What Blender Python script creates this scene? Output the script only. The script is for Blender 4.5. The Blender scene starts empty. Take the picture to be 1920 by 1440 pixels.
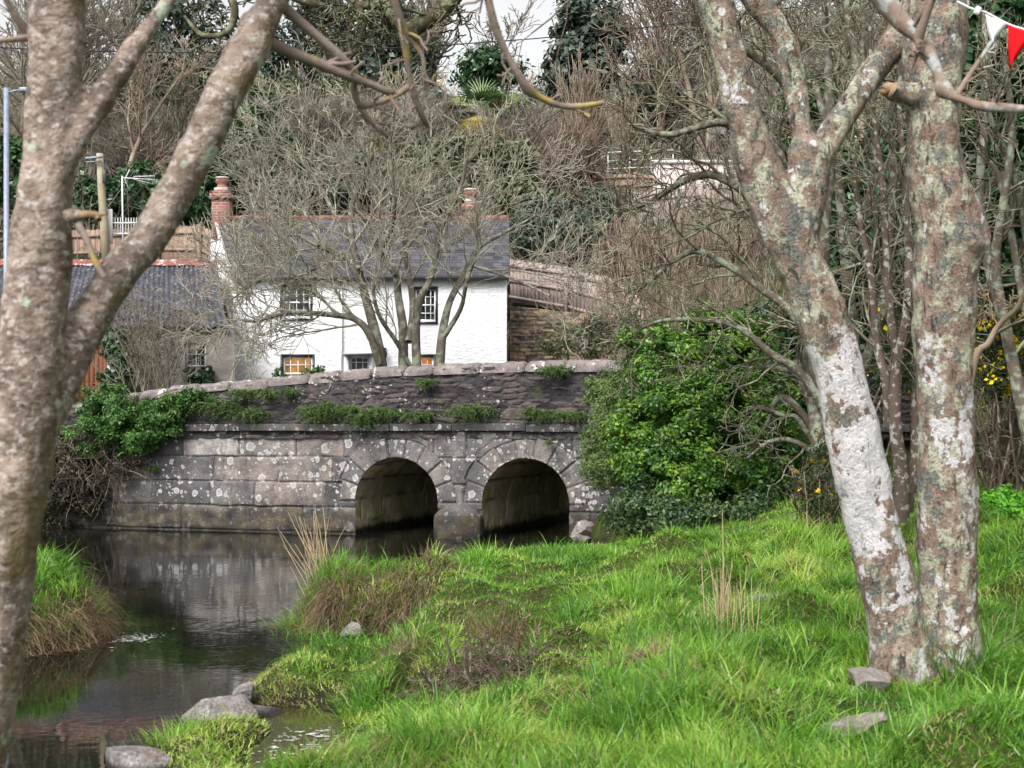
import bpy, bmesh, math, random
import numpy as np
from mathutils import Vector, Matrix

# ------------------------------------------------------------------ camera, sky, sun, exposure
SC = bpy.context.scene
F = 2600.0          # focal length in photo pixels (photo 1920 wide)
CH = 1.8            # camera height above the water (z = 0)
HY = 800.0          # photo row of the horizon
cam = bpy.data.cameras.new("camera")
cam.sensor_width = 36.0
cam.lens = F / 1920 * 36.0
cam.shift_y = (HY - 720) / 1920
cam.clip_start = 0.05
cam.clip_end = 2000
cam.dof.use_dof = True
cam.dof.focus_distance = 25.0
cam.dof.aperture_fstop = 6.0
camo = bpy.data.objects.new("camera", cam)
SC.collection.objects.link(camo)
camo.location = (0, 0, CH)
camo.rotation_euler = (math.radians(90), 0, 0)
SC.camera = camo

SUN_EL, SUN_AZ = 46.0, 208.0     # azimuth clockwise from the view direction: behind the camera, from the left
wd = bpy.data.worlds.new("World"); SC.world = wd; wd.use_nodes = True
wn = wd.node_tree; bg = wn.nodes["Background"]
sky = wn.nodes.new("ShaderNodeTexSky"); sky.sky_type = 'NISHITA'; sky.sun_disc = False
sky.sun_elevation = math.radians(SUN_EL); sky.sun_rotation = math.radians(SUN_AZ)
sky.air_density = 1.0; sky.dust_density = 4.0; sky.ozone_density = 1.0
hs = wn.nodes.new("ShaderNodeHueSaturation"); hs.inputs['Saturation'].default_value = 0.06
wn.links.new(sky.outputs[0], hs.inputs['Color'])
wn.links.new(hs.outputs[0], bg.inputs['Color'])
bg.inputs['Strength'].default_value = 0.095
sl = bpy.data.lights.new("sun", 'SUN'); sl.energy = 1.5; sl.angle = math.radians(30); sl.color = (1.0, 0.95, 0.88)
so = bpy.data.objects.new("sun", sl); SC.collection.objects.link(so)
_az = math.radians(SUN_AZ); _el = math.radians(SUN_EL)
sdir = Vector((math.sin(_az) * math.cos(_el), math.cos(_az) * math.cos(_el), math.sin(_el)))
so.rotation_euler = sdir.to_track_quat('Z', 'Y').to_euler()
SC.view_settings.view_transform = 'Standard'
SC.view_settings.look = 'None'
SC.view_settings.exposure = 1.42
SC.view_settings.gamma = 1.0
SC.render.film_transparent = False
try:
    SC.cycles.max_bounces = 6; SC.cycles.diffuse_bounces = 4; SC.cycles.transmission_bounces = 4
except Exception:
    pass

# ------------------------------------------------------------------ helpers
def P(px, py, D):
    return np.array(((px - 960) / F * D, D, CH - (py - HY) / F * D))

BASE = {}
def tag(o, label=None, cat=None, group=None, kind=None):
    if label: o["label"] = label
    if cat: o["category"] = cat
    if group: o["group"] = group
    if kind: o["kind"] = kind
    return o

def thing(name, label, cat, loc, group=None):
    o = bpy.data.objects.new(name, None); SC.collection.objects.link(o)
    o.location = loc; o.empty_display_size = 0.2
    BASE[o] = np.array(loc, float)
    return tag(o, label, cat, group)

def make(name, V, Fs, mat, parent=None, base=None, smooth=True, attrs=None):
    """one mesh object; V in world space; Fs an (m,k) array or a list of such arrays or a list of index lists"""
    V = np.asarray(V, float).reshape(-1, 3)
    b = BASE[parent] if parent is not None else (np.array(base, float) if base is not None else np.zeros(3))
    me = bpy.data.meshes.new(name)
    if isinstance(Fs, np.ndarray): Fs = [Fs]
    Fs = [f for f in Fs if len(f)]
    if Fs and isinstance(Fs[0], np.ndarray):
        li = np.concatenate([f.ravel() for f in Fs]).astype(np.int32)
        lt = np.concatenate([np.full(len(f), f.shape[1], np.int32) for f in Fs])
    else:
        li = np.array([i for f in Fs for i in f], np.int32)
        lt = np.array([len(f) for f in Fs], np.int32)
    ls = np.concatenate(([0], np.cumsum(lt)[:-1])).astype(np.int32)
    me.vertices.add(len(V)); me.vertices.foreach_set("co", (V - b).astype(np.float32).ravel())
    me.loops.add(len(li)); me.loops.foreach_set("vertex_index", li)
    me.polygons.add(len(lt)); me.polygons.foreach_set("loop_start", ls)
    if smooth: me.polygons.foreach_set("use_smooth", np.ones(len(lt), bool))
    me.update(calc_edges=True)
    if attrs:
        for k, a in attrs.items():
            at = me.attributes.new(k, 'FLOAT', 'POINT')
            at.data.foreach_set("value", np.asarray(a, np.float32))
    if mat is not None: me.materials.append(mat)
    o = bpy.data.objects.new(name, me); SC.collection.objects.link(o)
    if parent is not None: o.parent = parent
    else: o.location = b
    BASE[o] = b
    return o

class MB:
    """collects polygons of several shapes into one mesh"""
    def __init__(s): s.v = []; s.f = []
    def poly(s, pts):
        n = len(s.v); s.v += [tuple(p) for p in pts]; s.f.append(list(range(n, n + len(pts))))
    def box(s, c, h, ux=(1, 0, 0), uy=(0, 1, 0), uz=(0, 0, 1)):
        c = np.array(c, float); ux = np.array(ux, float) * h[0]; uy = np.array(uy, float) * h[1]; uz = np.array(uz, float) * h[2]
        n = len(s.v)
        for k in ((-1,-1,-1),(1,-1,-1),(1,1,-1),(-1,1,-1),(-1,-1,1),(1,-1,1),(1,1,1),(-1,1,1)):
            s.v.append(tuple(c + ux*k[0] + uy*k[1] + uz*k[2]))
        s.f += [[n+i for i in q] for q in ((3,2,1,0),(4,5,6,7),(0,1,5,4),(1,2,6,5),(2,3,7,6),(3,0,4,7))]
    def bb(s, x0, x1, y0, y1, z0, z1):
        s.box(((x0+x1)/2, (y0+y1)/2, (z0+z1)/2), ((x1-x0)/2, (y1-y0)/2, (z1-z0)/2))
    def bar(s, a, b, w, h, up=(0, 0, 1)):
        a = np.array(a, float); b = np.array(b, float); d = b - a; L = np.linalg.norm(d); d /= L
        u = np.cross(d, up); u /= np.linalg.norm(u); v = np.cross(u, d)
        s.box((a + b) / 2, (L / 2, w / 2, h / 2), d, u, v)
    def tube(s, pts, rad, n=8, cap=True):
        pts = [np.array(p, float) for p in pts]
        if np.isscalar(rad): rad = [rad] * len(pts)
        V, Fq = tubes([(np.array(pts), np.array(rad))], n)
        o = len(s.v); s.v += [tuple(v) for v in V]; s.f += [[int(i) + o for i in q] for q in Fq]
        if cap:
            s.f.append([o + i for i in range(n)][::-1]); m = len(V) - n
            s.f.append([o + m + i for i in range(n)])
    def build(s, name, mat, parent=None, base=None, smooth=False, bevel=0.0, seg=2):
        o = make(name, np.array(s.v), s.f, mat, parent, base, smooth)
        if bevel:
            m = o.modifiers.new("bevel", 'BEVEL'); m.width = bevel; m.segments = seg; m.limit_method = 'ANGLE'
        return o

def tubes(paths, sides=5):
    groups = {}
    for Pp, R in paths: groups.setdefault(len(Pp), []).append((Pp, R))
    Vs, Fs, off = [], [], 0
    a = np.arange(sides) * 2 * math.pi / sides
    ca, sa = np.cos(a), np.sin(a)
    for n, lst in groups.items():
        Pt = np.array([p for p, _ in lst], float); R = np.array([r for _, r in lst], float)
        k = len(lst)
        T = np.empty_like(Pt)
        T[:, 1:-1] = Pt[:, 2:] - Pt[:, :-2]; T[:, 0] = Pt[:, 1] - Pt[:, 0]; T[:, -1] = Pt[:, -1] - Pt[:, -2]
        T /= np.linalg.norm(T, axis=2, keepdims=True) + 1e-12
        m = np.abs(Pt[:, -1] - Pt[:, 0]); ref = np.zeros((k, 3)); ref[np.arange(k), m.argmin(1)] = 1
        U = np.cross(T, ref[:, None, :]); U /= np.linalg.norm(U, axis=2, keepdims=True) + 1e-9
        W = np.cross(T, U)
        ring = Pt[:, :, None, :] + R[:, :, None, None] * (U[:, :, None, :] * ca[None, None, :, None] + W[:, :, None, :] * sa[None, None, :, None])
        Vs.append(ring.reshape(-1, 3))
        i = np.arange(n - 1)[:, None] * sides + np.arange(sides)[None, :]
        j = np.arange(n - 1)[:, None] * sides + (np.arange(sides)[None, :] + 1) % sides
        q = np.stack([i, j, j + sides, i + sides], -1).reshape(-1, 4)
        q = (q[None] + (np.arange(k) * n * sides)[:, None, None] + off).reshape(-1, 4)
        Fs.append(q); off += k * n * sides
    return np.concatenate(Vs), np.concatenate(Fs)

def _hash(ix, iy, iz, seed):
    h = (ix * 374761393 + iy * 668265263 + iz * 2147483647 + seed * 1274126177) & 0xffffffff
    h = ((h ^ (h >> 13)) * 1274126177) & 0xffffffff
    h = ((h ^ (h >> 16)) * 2246822519) & 0xffffffff
    return (h ^ (h >> 15)).astype(np.float64) / 4294967295.0

def vnoise(x, y, z=0.0, seed=0):
    x, y, z = np.broadcast_arrays(np.asarray(x, float), np.asarray(y, float), np.asarray(z, float))
    fx, fy, fz = np.floor(x), np.floor(y), np.floor(z)
    ix, iy, iz = fx.astype(np.int64), fy.astype(np.int64), fz.astype(np.int64)
    tx, ty, tz_ = x - fx, y - fy, z - fz
    tx = tx*tx*(3-2*tx); ty = ty*ty*(3-2*ty); tz_ = tz_*tz_*(3-2*tz_)
    r = 0
    for dx in (0, 1):
        for dy in (0, 1):
            for dz in (0, 1):
                w = (tx if dx else 1-tx) * (ty if dy else 1-ty) * (tz_ if dz else 1-tz_)
                r = r + w * _hash(ix+dx, iy+dy, iz+dz, seed)
    return r * 2 - 1

def fbm(x, y, z=0.0, oct=4, seed=0, gain=0.5):
    r = 0; a = 1; f = 1; t = 0
    for o in range(oct):
        r = r + a * vnoise(np.asarray(x)*f, np.asarray(y)*f, np.asarray(z)*f, seed + o*17); t += a; a *= gain; f *= 2.03
    return r / t

def cellular(x, y, seed=0):
    """jittered cells: id in 0..1 and distance to the nearest cell border"""
    fx, fy = np.floor(x), np.floor(y); d1 = np.full(x.shape, 9.0); d2 = d1.copy(); idv = np.zeros(x.shape)
    for dx in (-1, 0, 1):
        for dy in (-1, 0, 1):
            cx, cy = (fx + dx).astype(np.int64), (fy + dy).astype(np.int64); z0 = np.zeros_like(cx)
            px = cx + .5 + .8 * (_hash(cx, cy, z0, seed) - .5) + .5 * (cy % 2); py = cy + .5 + .7 * (_hash(cx, cy, z0, seed + 1) - .5)
            d = np.maximum(np.abs(x - px) * .9, np.abs(y - py)) * .6 + .4 * np.hypot(x - px, y - py)
            nw = d < d1; d2 = np.where(nw, d1, np.minimum(d2, d)); idv = np.where(nw, _hash(cx, cy, z0, seed + 2), idv); d1 = np.minimum(d1, d)
    return idv, (d2 - d1) / 2

def sstep(a, b, x):
    t = np.clip((np.asarray(x, float) - a) / (b - a), 0, 1); return t*t*(3-2*t)

def sd_poly(x, y, poly):
    x = np.asarray(x, float); y = np.asarray(y, float)
    d = np.full(x.shape, 1e9); ins = np.zeros(x.shape, bool)
    n = len(poly)
    for i in range(n):
        ax, ay = poly[i]; bx, by = poly[(i+1) % n]
        ex, ey = bx-ax, by-ay
        t = np.clip(((x-ax)*ex + (y-ay)*ey) / (ex*ex+ey*ey), 0, 1)
        d = np.minimum(d, np.hypot(x-ax-t*ex, y-ay-t*ey))
        c = (ay > y) != (by > y)
        if ey != 0:
            ins ^= c & (x < ex * (y-ay) / ey + ax)
    return np.where(ins, d, -d)

# ------------------------------------------------------------------ material builder
class M:
    def __init__(s, name, rough=0.8, spec=0.3):
        s.m = bpy.data.materials.new(name); s.m.use_nodes = True
        s.t = s.m.node_tree; s.b = s.t.nodes["Principled BSDF"]
        s.set('Roughness', rough); s.set('Specular IOR Level', spec)
        s._co = None
    def put(s, sock, v):
        if isinstance(v, bpy.types.NodeSocket): s.t.links.new(v, sock)
        elif isinstance(v, (tuple, list)):
            sock.default_value = tuple(v) + ((1,) if len(v) == 3 and sock.type == 'RGBA' else ())
        else: sock.default_value = v
    def set(s, name, v): s.put(s.b.inputs[name], v)
    def node(s, typ, props=None, **ins):
        n = s.t.nodes.new(typ)
        for k, v in (props or {}).items(): setattr(n, k, v)
        for k, v in ins.items(): s.put(n.inputs[k.replace('_', ' ')], v)
        return n
    def co(s):
        if s._co is None: s._co = s.t.nodes.new("ShaderNodeTexCoord").outputs['Object']
        return s._co
    def mapped(s, scale=(1,1,1), loc=(0,0,0), rot=(0,0,0), vec=None):
        return s.node("ShaderNodeMapping", None, Vector=vec or s.co(), Scale=scale, Location=loc, Rotation=rot).outputs[0]
    def noise(s, scale, detail=4, rough=0.55, vec=None, dist=0.0):
        return s.node("ShaderNodeTexNoise", None, Vector=vec or s.co(), Scale=scale, Detail=detail, Roughness=rough, Distortion=dist).outputs[0]
    def voro(s, scale, vec=None, feature='F1', rnd=1.0):
        return s.node("ShaderNodeTexVoronoi", {'feature': feature}, Vector=vec or s.co(), Scale=scale, Randomness=rnd)
    def wave(s, scale, vec=None, direction='X', dist=0.0, prof='SIN'):
        return s.node("ShaderNodeTexWave", {'bands_direction': direction, 'wave_profile': prof}, Vector=vec or s.co(), Scale=scale, Distortion=dist).outputs['Fac']
    def attr(s, name): return s.node("ShaderNodeAttribute", {'attribute_name': name}).outputs['Fac']
    def ramp(s, fac, stops, interp='LINEAR'):
        n = s.node("ShaderNodeValToRGB", None, Fac=fac); cr = n.color_ramp; cr.interpolation = interp
        while len(cr.elements) < len(stops): cr.elements.new(0.5)
        for e, (p, c) in zip(cr.elements, stops):
            e.position = p; e.color = (c, c, c, 1) if np.isscalar(c) else tuple(c) + (1,)
        return n.outputs[0]
    def mix(s, fac, a, b, blend='MIX'):
        n = s.node("ShaderNodeMix", {'data_type': 'RGBA', 'blend_type': blend})
        s.put(n.inputs[0], fac); s.put(n.inputs[6], a); s.put(n.inputs[7], b); return n.outputs[2]
    def math(s, op, a, b=0.0, clamp=False):
        n = s.node("ShaderNodeMath", {'operation': op, 'use_clamp': clamp}); s.put(n.inputs[0], a); s.put(n.inputs[1], b); return n.outputs[0]
    def sep(s, vec=None):
        return s.node("ShaderNodeSeparateXYZ", None, Vector=vec or s.co()).outputs
    def smooth(s, v, a, b):
        n = s.node("ShaderNodeMapRange", {'interpolation_type': 'SMOOTHSTEP'}); s.put(n.inputs[0], v); s.put(n.inputs[1], a); s.put(n.inputs[2], b); return n.outputs[0]
    def bump(s, h, strength=0.5, dist=0.02):
        s.set('Normal', s.node("ShaderNodeBump", None, Strength=strength, Distance=dist, Height=h).outputs[0]); return s
    def col(s, c): s.set('Base Color', c); return s
    def translucent(s, c, fac=0.3):
        tr = s.node("ShaderNodeBsdfTranslucent"); s.put(tr.inputs['Color'], c)
        mx = s.node("ShaderNodeMixShader"); s.put(mx.inputs[0], fac)
        s.t.links.new(s.b.outputs[0], mx.inputs[1]); s.t.links.new(tr.outputs[0], mx.inputs[2])
        s.t.links.new(mx.outputs[0], s.t.nodes["Material Output"].inputs[0]); return s

def simple(name, c1, c2, scale=6, rough=0.8, spec=0.3, bump=0.3, bscale=40, bdist=0.01):
    m = M(name, rough, spec)
    m.col(m.mix(m.ramp(m.noise(scale), [(0.35, 0.0), (0.65, 1.0)]), c1, c2))
    if bump: m.bump(m.noise(bscale), bump, bdist)
    return m.m

def leafmat(name, dark, mid, light, rough=0.45, spec=0.5, trans=0.25):
    m = M(name, rough, spec)
    c = m.ramp(m.attr("tint"), [(0.0, dark), (0.5, mid), (1.0, light)])
    m.col(c); m.translucent(c, trans)
    return m.m
# ------------------------------------------------------------------ materials
def mat_bark_pale():
    m = M("bark_lichen_patches", 0.9, 0.15)
    fine = m.noise(70, 5, 0.7); brk = m.noise(24, 5, 0.65); mid = m.noise(11, 5, 0.6)
    base = m.ramp(m.math('ADD', m.math('MULTIPLY', mid, 0.55), m.math('MULTIPLY', fine, 0.45)),
                  [(0.30, (0.06, 0.042, 0.033)), (0.44, (0.165, 0.118, 0.092)), (0.56, (0.29, 0.225, 0.182)), (0.70, (0.42, 0.36, 0.31))])
    def layer(scale, loc, lo, width, jag, extra=None, stretch=0.7):
        v = m.math('ADD', m.noise(scale, 4, 0.55, m.mapped((1, 1, stretch), loc)), m.math('MULTIPLY', m.math('SUBTRACT', brk, 0.5), jag))
        if extra is not None: v = m.math('ADD', v, extra)
        return m.smooth(v, lo, lo + width)
    x, y, z = m.sep()
    zone = m.math('MULTIPLY', m.smooth(z, 0.45, 0.8), m.math('SUBTRACT', 1.0, m.smooth(z, 1.5, 1.85)))
    leftst = m.math('SUBTRACT', 1.0, m.smooth(x, -0.20, 0.02))
    high = m.math('MULTIPLY', m.smooth(z, 1.5, 2.1), -0.09)
    low = m.math('MULTIPLY', m.math('SUBTRACT', 1.0, m.smooth(z, 0.05, 0.35)), -0.05)
    extra = m.math('ADD', m.math('ADD', m.math('MULTIPLY', m.math('MULTIPLY', zone, leftst), 0.185), high), low)
    gl = m.ramp(m.noise(45, 4, 0.7), [(0.3, 0.0), (0.55, 1.0)])
    green = m.math('MULTIPLY', layer(11, (3, 1, 0), 0.495, 0.06, 0.75), m.math('ADD', m.math('MULTIPLY', gl, 0.5), 0.5))
    dark = m.math('MULTIPLY', layer(12, (11, 4, 7), 0.54, 0.07, 0.85), m.math('ADD', m.math('MULTIPLY', gl, 0.4), 0.55))
    white = layer(6.0, (7, 9, 2), 0.565, 0.035, 0.75, extra)
    dots = m.voro(8.5, m.mapped((1, 1, 0.85)))
    dmask = m.math('MULTIPLY', m.smooth(m.math('ADD', dots.outputs['Distance'], m.math('MULTIPLY', brk, 0.35)), 0.36, 0.31), m.smooth(m.node("ShaderNodeSeparateColor", None, Color=dots.outputs['Color']).outputs[0], 0.76, 0.80))
    c = m.mix(green, base, m.ramp(fine, [(0.35, (0.28, 0.29, 0.215)), (0.65, (0.45, 0.46, 0.36))]))
    c = m.mix(dark, c, m.ramp(fine, [(0.38, (0.06, 0.068, 0.065)), (0.65, (0.20, 0.21, 0.19))]))
    c = m.mix(m.math('MULTIPLY', m.math('MAXIMUM', white, dmask), 0.93), c, m.mix(m.math('MULTIPLY', mid, 0.5), m.ramp(fine, [(0.35, (0.46, 0.45, 0.465)), (0.6, (0.68, 0.665, 0.69))]), (0.40, 0.37, 0.37)))
    crack = m.smooth(m.noise(20, 6, 0.78, m.mapped((1, 1, 0.3)), 1.2), 0.415, 0.35)
    c = m.mix(m.math('MULTIPLY', crack, 0.75), c, (0.075, 0.05, 0.04))
    m.col(c)
    h = m.math('SUBTRACT', m.math('ADD', m.math('MULTIPLY', fine, 0.5), m.math('MULTIPLY', brk, 0.9)), m.math('MULTIPLY', crack, 1.4))
    m.bump(h, 1.0, 0.030)
    return m.m

def mat_bark_cherry():
    m = M("bark_smooth_spotted", 0.75, 0.25)
    base = m.ramp(m.noise(9, 5, 0.6), [(0.3, (0.085, 0.064, 0.05)), (0.48, (0.20, 0.155, 0.125)), (0.66, (0.36, 0.285, 0.235))])
    sp = m.smooth(m.noise(34, 4, 0.65, m.mapped((1, 1, 1.3))), 0.515, 0.60)
    dk = m.smooth(m.noise(26, 4, 0.65, m.mapped((1, 1, 1.6), (4, 7, 1))), 0.53, 0.62)
    c = m.mix(m.math('MULTIPLY', dk, 0.75), base, (0.075, 0.052, 0.04))
    c = m.mix(m.math('MULTIPLY', sp, 0.8), c, m.ramp(m.noise(90, 2), [(0.35, (0.32, 0.27, 0.24)), (0.65, (0.52, 0.475, 0.45))]))
    band = m.smooth(m.noise(9, 4, 0.5, m.mapped((0.5, 0.5, 2.2), (5, 3, 2)), 1.5), 0.60, 0.68)
    c = m.mix(m.math('MULTIPLY', band, 0.28), c, (0.33, 0.30, 0.28))
    moss = m.smooth(m.math('ADD', m.noise(5, 4, 0.5, m.mapped(loc=(2, 2, 8))), m.math('MULTIPLY', m.sep(m.node("ShaderNodeNewGeometry").outputs['Normal'])[0], 0.24)), 0.66, 0.80)
    c = m.mix(m.math('MULTIPLY', moss, 0.65), c, (0.115, 0.085, 0.025))
    lich = m.smooth(m.math('ADD', m.noise(7.5, 3, 0.45, m.mapped(loc=(9, 1, 3))), m.math('MULTIPLY', m.math('SUBTRACT', m.noise(40, 3), 0.5), 0.16)), 0.645, 0.69)
    c = m.mix(lich, c, (0.36, 0.42, 0.32))
    m.col(c); m.bump(m.math('ADD', m.noise(18, 5, 0.65), m.math('MULTIPLY', m.noise(60, 4, 0.7), 0.7)), 1.0, 0.018)
    return m.m

def mat_bark_twig(name, a, b, lich, amt=0.5, scale=12):
    m = M(name, 0.9, 0.1)
    c = m.mix(m.noise(scale, 3), a, b)
    c = m.mix(m.math('MULTIPLY', m.smooth(m.noise(scale * 0.6, 4, 0.6, m.mapped(loc=(3, 5, 1))), 0.56 - amt * 0.2, 0.62), 1.0), c, lich)
    m.col(c); m.bump(m.noise(45, 3), 0.4, 0.01)
    return m.m

BARK_R = mat_bark_pale()
BARK_L = mat_bark_cherry()
BARK_BRANCH = mat_bark_twig("bark_branch_yellow_lichen", (0.16, 0.11, 0.085), (0.33, 0.28, 0.25), (0.36, 0.28, 0.09), 0.12, 16)
BARK_PALEBR = mat_bark_twig("bark_branch_pale_lichen", (0.15, 0.105, 0.08), (0.28, 0.22, 0.185), (0.33, 0.35, 0.345), 0.35, 18)
BARK_OAK = mat_bark_twig("bark_mossy_dark", (0.05, 0.042, 0.03), (0.10, 0.085, 0.05), (0.17, 0.19, 0.12), 0.45, 14)
BARK_MID = mat_bark_twig("bark_grey_green", (0.085, 0.07, 0.058), (0.15, 0.135, 0.11), (0.25, 0.265, 0.20), 0.5, 8)
TWIG_MID = mat_bark_twig("twig_olive_grey", (0.16, 0.138, 0.108), (0.30, 0.275, 0.22), (0.37, 0.375, 0.29), 0.45, 4)
BARK_LICH = mat_bark_twig("bark_lichen_grey", (0.075, 0.06, 0.046), (0.13, 0.11, 0.088), (0.22, 0.245, 0.19), 0.5, 16)
BARK_SPECK = mat_bark_twig("bark_brown_speckled", (0.055, 0.04, 0.033), (0.115, 0.085, 0.07), (0.26, 0.26, 0.23), 0.2, 26)
TWIG_LICH = mat_bark_twig("twig_lichen_grey", (0.085, 0.066, 0.05), (0.15, 0.13, 0.095), (0.24, 0.26, 0.18), 0.45, 8)
TWIG_BROWN = mat_bark_twig("twig_warm_brown", (0.16, 0.118, 0.09), (0.28, 0.215, 0.165), (0.30, 0.275, 0.21), 0.3, 3)
TWIG_PURPLE = mat_bark_twig("twig_purple_brown", (0.15, 0.122, 0.105), (0.26, 0.22, 0.19), (0.27, 0.265, 0.20), 0.35, 3)
TWIG_RED = mat_bark_twig("twig_russet", (0.14, 0.095, 0.073), (0.24, 0.172, 0.14), (0.26, 0.215, 0.17), 0.3, 4)
STRAW = mat_bark_twig("dry_stem_straw", (0.30, 0.22, 0.135), (0.48, 0.38, 0.25), (0.40, 0.31, 0.20), 0.2, 6)
BRAMBLE = mat_bark_twig("dead_bramble", (0.045, 0.035, 0.028), (0.125, 0.095, 0.075), (0.22, 0.185, 0.15), 0.2, 10)

LEAF_BUSH = leafmat("leaf_glossy_green", (0.018, 0.058, 0.012), (0.07, 0.185, 0.024), (0.26, 0.40, 0.04), 0.42, 0.45)
LEAF_GREYBUSH = leafmat("leaf_grey_green", (0.018, 0.046, 0.016), (0.06, 0.12, 0.04), (0.17, 0.235, 0.095), 0.4, 0.5)
LEAF_FINE = leafmat("leaf_fine_sage", (0.03, 0.06, 0.015), (0.11, 0.175, 0.05), (0.22, 0.29, 0.11), 0.6, 0.3)
LEAF_IVY = leafmat("leaf_dark_ivy", (0.010, 0.03, 0.014), (0.03, 0.085, 0.03), (0.08, 0.17, 0.055), 0.32, 0.55)
LEAF_CREEP = leafmat("leaf_creeper_green", (0.015, 0.045, 0.012), (0.05, 0.14, 0.022), (0.14, 0.25, 0.06), 0.5, 0.4)
LEAF_DEAD = leafmat("leaf_dead_creeper", (0.018, 0.018, 0.012), (0.045, 0.042, 0.028), (0.12, 0.10, 0.07), 0.7, 0.2, 0.1)
LEAF_HOLLY = leafmat("leaf_far_evergreen", (0.03, 0.048, 0.038), (0.075, 0.10, 0.075), (0.15, 0.18, 0.13), 0.45, 0.4)
LEAF_HILL = leafmat("leaf_hill_mixed", (0.022, 0.042, 0.018), (0.065, 0.09, 0.04), (0.17, 0.155, 0.09), 0.6, 0.3, 0.15)
LEAF_BROWN = leafmat("leaf_withered_brown", (0.05, 0.032, 0.022), (0.115, 0.07, 0.047), (0.22, 0.15, 0.105), 0.8, 0.2, 0.15)
LEAF_PALM = leafmat("leaf_palm", (0.03, 0.085, 0.03), (0.12, 0.23, 0.085), (0.42, 0.29, 0.07), 0.4, 0.5)
LEAF_GORSE = leafmat("leaf_gorse", (0.02, 0.035, 0.012), (0.05, 0.07, 0.03), (0.10, 0.12, 0.05), 0.7, 0.2)
FLOWER = leafmat("gorse_flower", (0.55, 0.36, 0.01), (0.75, 0.52, 0.015), (0.85, 0.65, 0.03), 0.6, 0.2)
FERN = leafmat("leaf_fern", (0.02, 0.05, 0.012), (0.06, 0.115, 0.025), (0.14, 0.17, 0.06), 0.6, 0.3)
HERB = leafmat("leaf_herb_bright", (0.04, 0.15, 0.01), (0.10, 0.34, 0.02), (0.22, 0.52, 0.05), 0.5, 0.4)
def mat_grass():
    m = M("grass_blades", 0.38, 0.5)
    c = m.ramp(m.attr("tint"), [(0.0, (0.035, 0.10, 0.014)), (0.35, (0.105, 0.27, 0.026)), (0.62, (0.24, 0.45, 0.05)), (0.8, (0.42, 0.54, 0.11)), (0.87, (0.34, 0.27, 0.13)), (1.0, (0.44, 0.34, 0.21))])
    m.col(c); m.translucent(c, 0.35); return m.m
GRASS = mat_grass()
def mat_barrel():
    m = M("damp_arch_stone", 0.75, 0.35)
    c = m.ramp(m.attr("tone"), [(0.0, (0.34, 0.29, 0.21)), (1.0, (0.58, 0.50, 0.36))])
    c = m.mix(0.5, c, m.ramp(m.noise(5, 6, 0.7), [(0.3, 0.2), (0.7, 0.8)]), 'OVERLAY')
    c = m.mix(m.smooth(m.noise(1.8, 4, 0.6, m.mapped(loc=(2, 3, 1))), 0.5, 0.62), c, (0.30, 0.30, 0.13))
    c = m.mix(m.math('MULTIPLY', m.attr("joint"), 0.85), c, (0.02, 0.018, 0.015))
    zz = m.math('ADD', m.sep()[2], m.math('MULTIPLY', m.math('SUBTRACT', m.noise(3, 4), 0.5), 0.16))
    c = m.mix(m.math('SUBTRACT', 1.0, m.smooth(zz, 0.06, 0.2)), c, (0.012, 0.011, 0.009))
    m.col(c); m.bump(m.noise(22, 5, 0.7), 0.9, 0.03); return m.m
BARREL = mat_barrel()
DRYGRASS = leafmat("grass_withered", (0.06, 0.04, 0.024), (0.165, 0.115, 0.07), (0.38, 0.29, 0.18), 0.7, 0.2, 0.2)

def mat_ground():
    m = M("ground_soil_grass", 0.95, 0.1)
    c = m.ramp(m.noise(3.0, 6, 0.6), [(0.3, (0.035, 0.028, 0.016)), (0.5, (0.045, 0.075, 0.015)), (0.68, (0.08, 0.15, 0.02))])
    c = m.mix(0.85, c, m.ramp(m.noise(55, 5, 0.75), [(0.3, 0.08), (0.7, 0.92)]), 'OVERLAY')
    c = m.mix(m.math('MULTIPLY', m.smooth(m.noise(28, 5, 0.7, m.mapped((1, 1, 1), (3, 1, 4))), 0.5, 0.62), 0.6), c, (0.16, 0.115, 0.06))
    x, y, z = m.sep()
    mud = m.math('SUBTRACT', 1.0, m.smooth(m.math('ADD', z, m.math('MULTIPLY', m.math('SUBTRACT', m.noise(5), 0.5), 0.15)), 0.02, 0.16))
    c = m.mix(mud, c, (0.032, 0.024, 0.018))
    far = m.smooth(y, 34, 40)
    hill = m.ramp(m.noise(0.8, 6, 0.6), [(0.3, (0.03, 0.03, 0.018)), (0.55, (0.065, 0.055, 0.035)), (0.75, (0.06, 0.085, 0.03))])
    c = m.mix(far, c, hill)
    field = m.smooth(m.math('ADD', y, m.math('MULTIPLY', m.noise(0.5), 3)), 84.0, 86.0)
    c = m.mix(field, c, m.ramp(m.noise(1.5), [(0.3, (0.15, 0.30, 0.03)), (0.7, (0.24, 0.42, 0.05))]))
    m.col(c); m.bump(m.noise(30, 7, 0.75), 1.0, 0.05); return m.m
GROUND = mat_ground()

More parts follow.
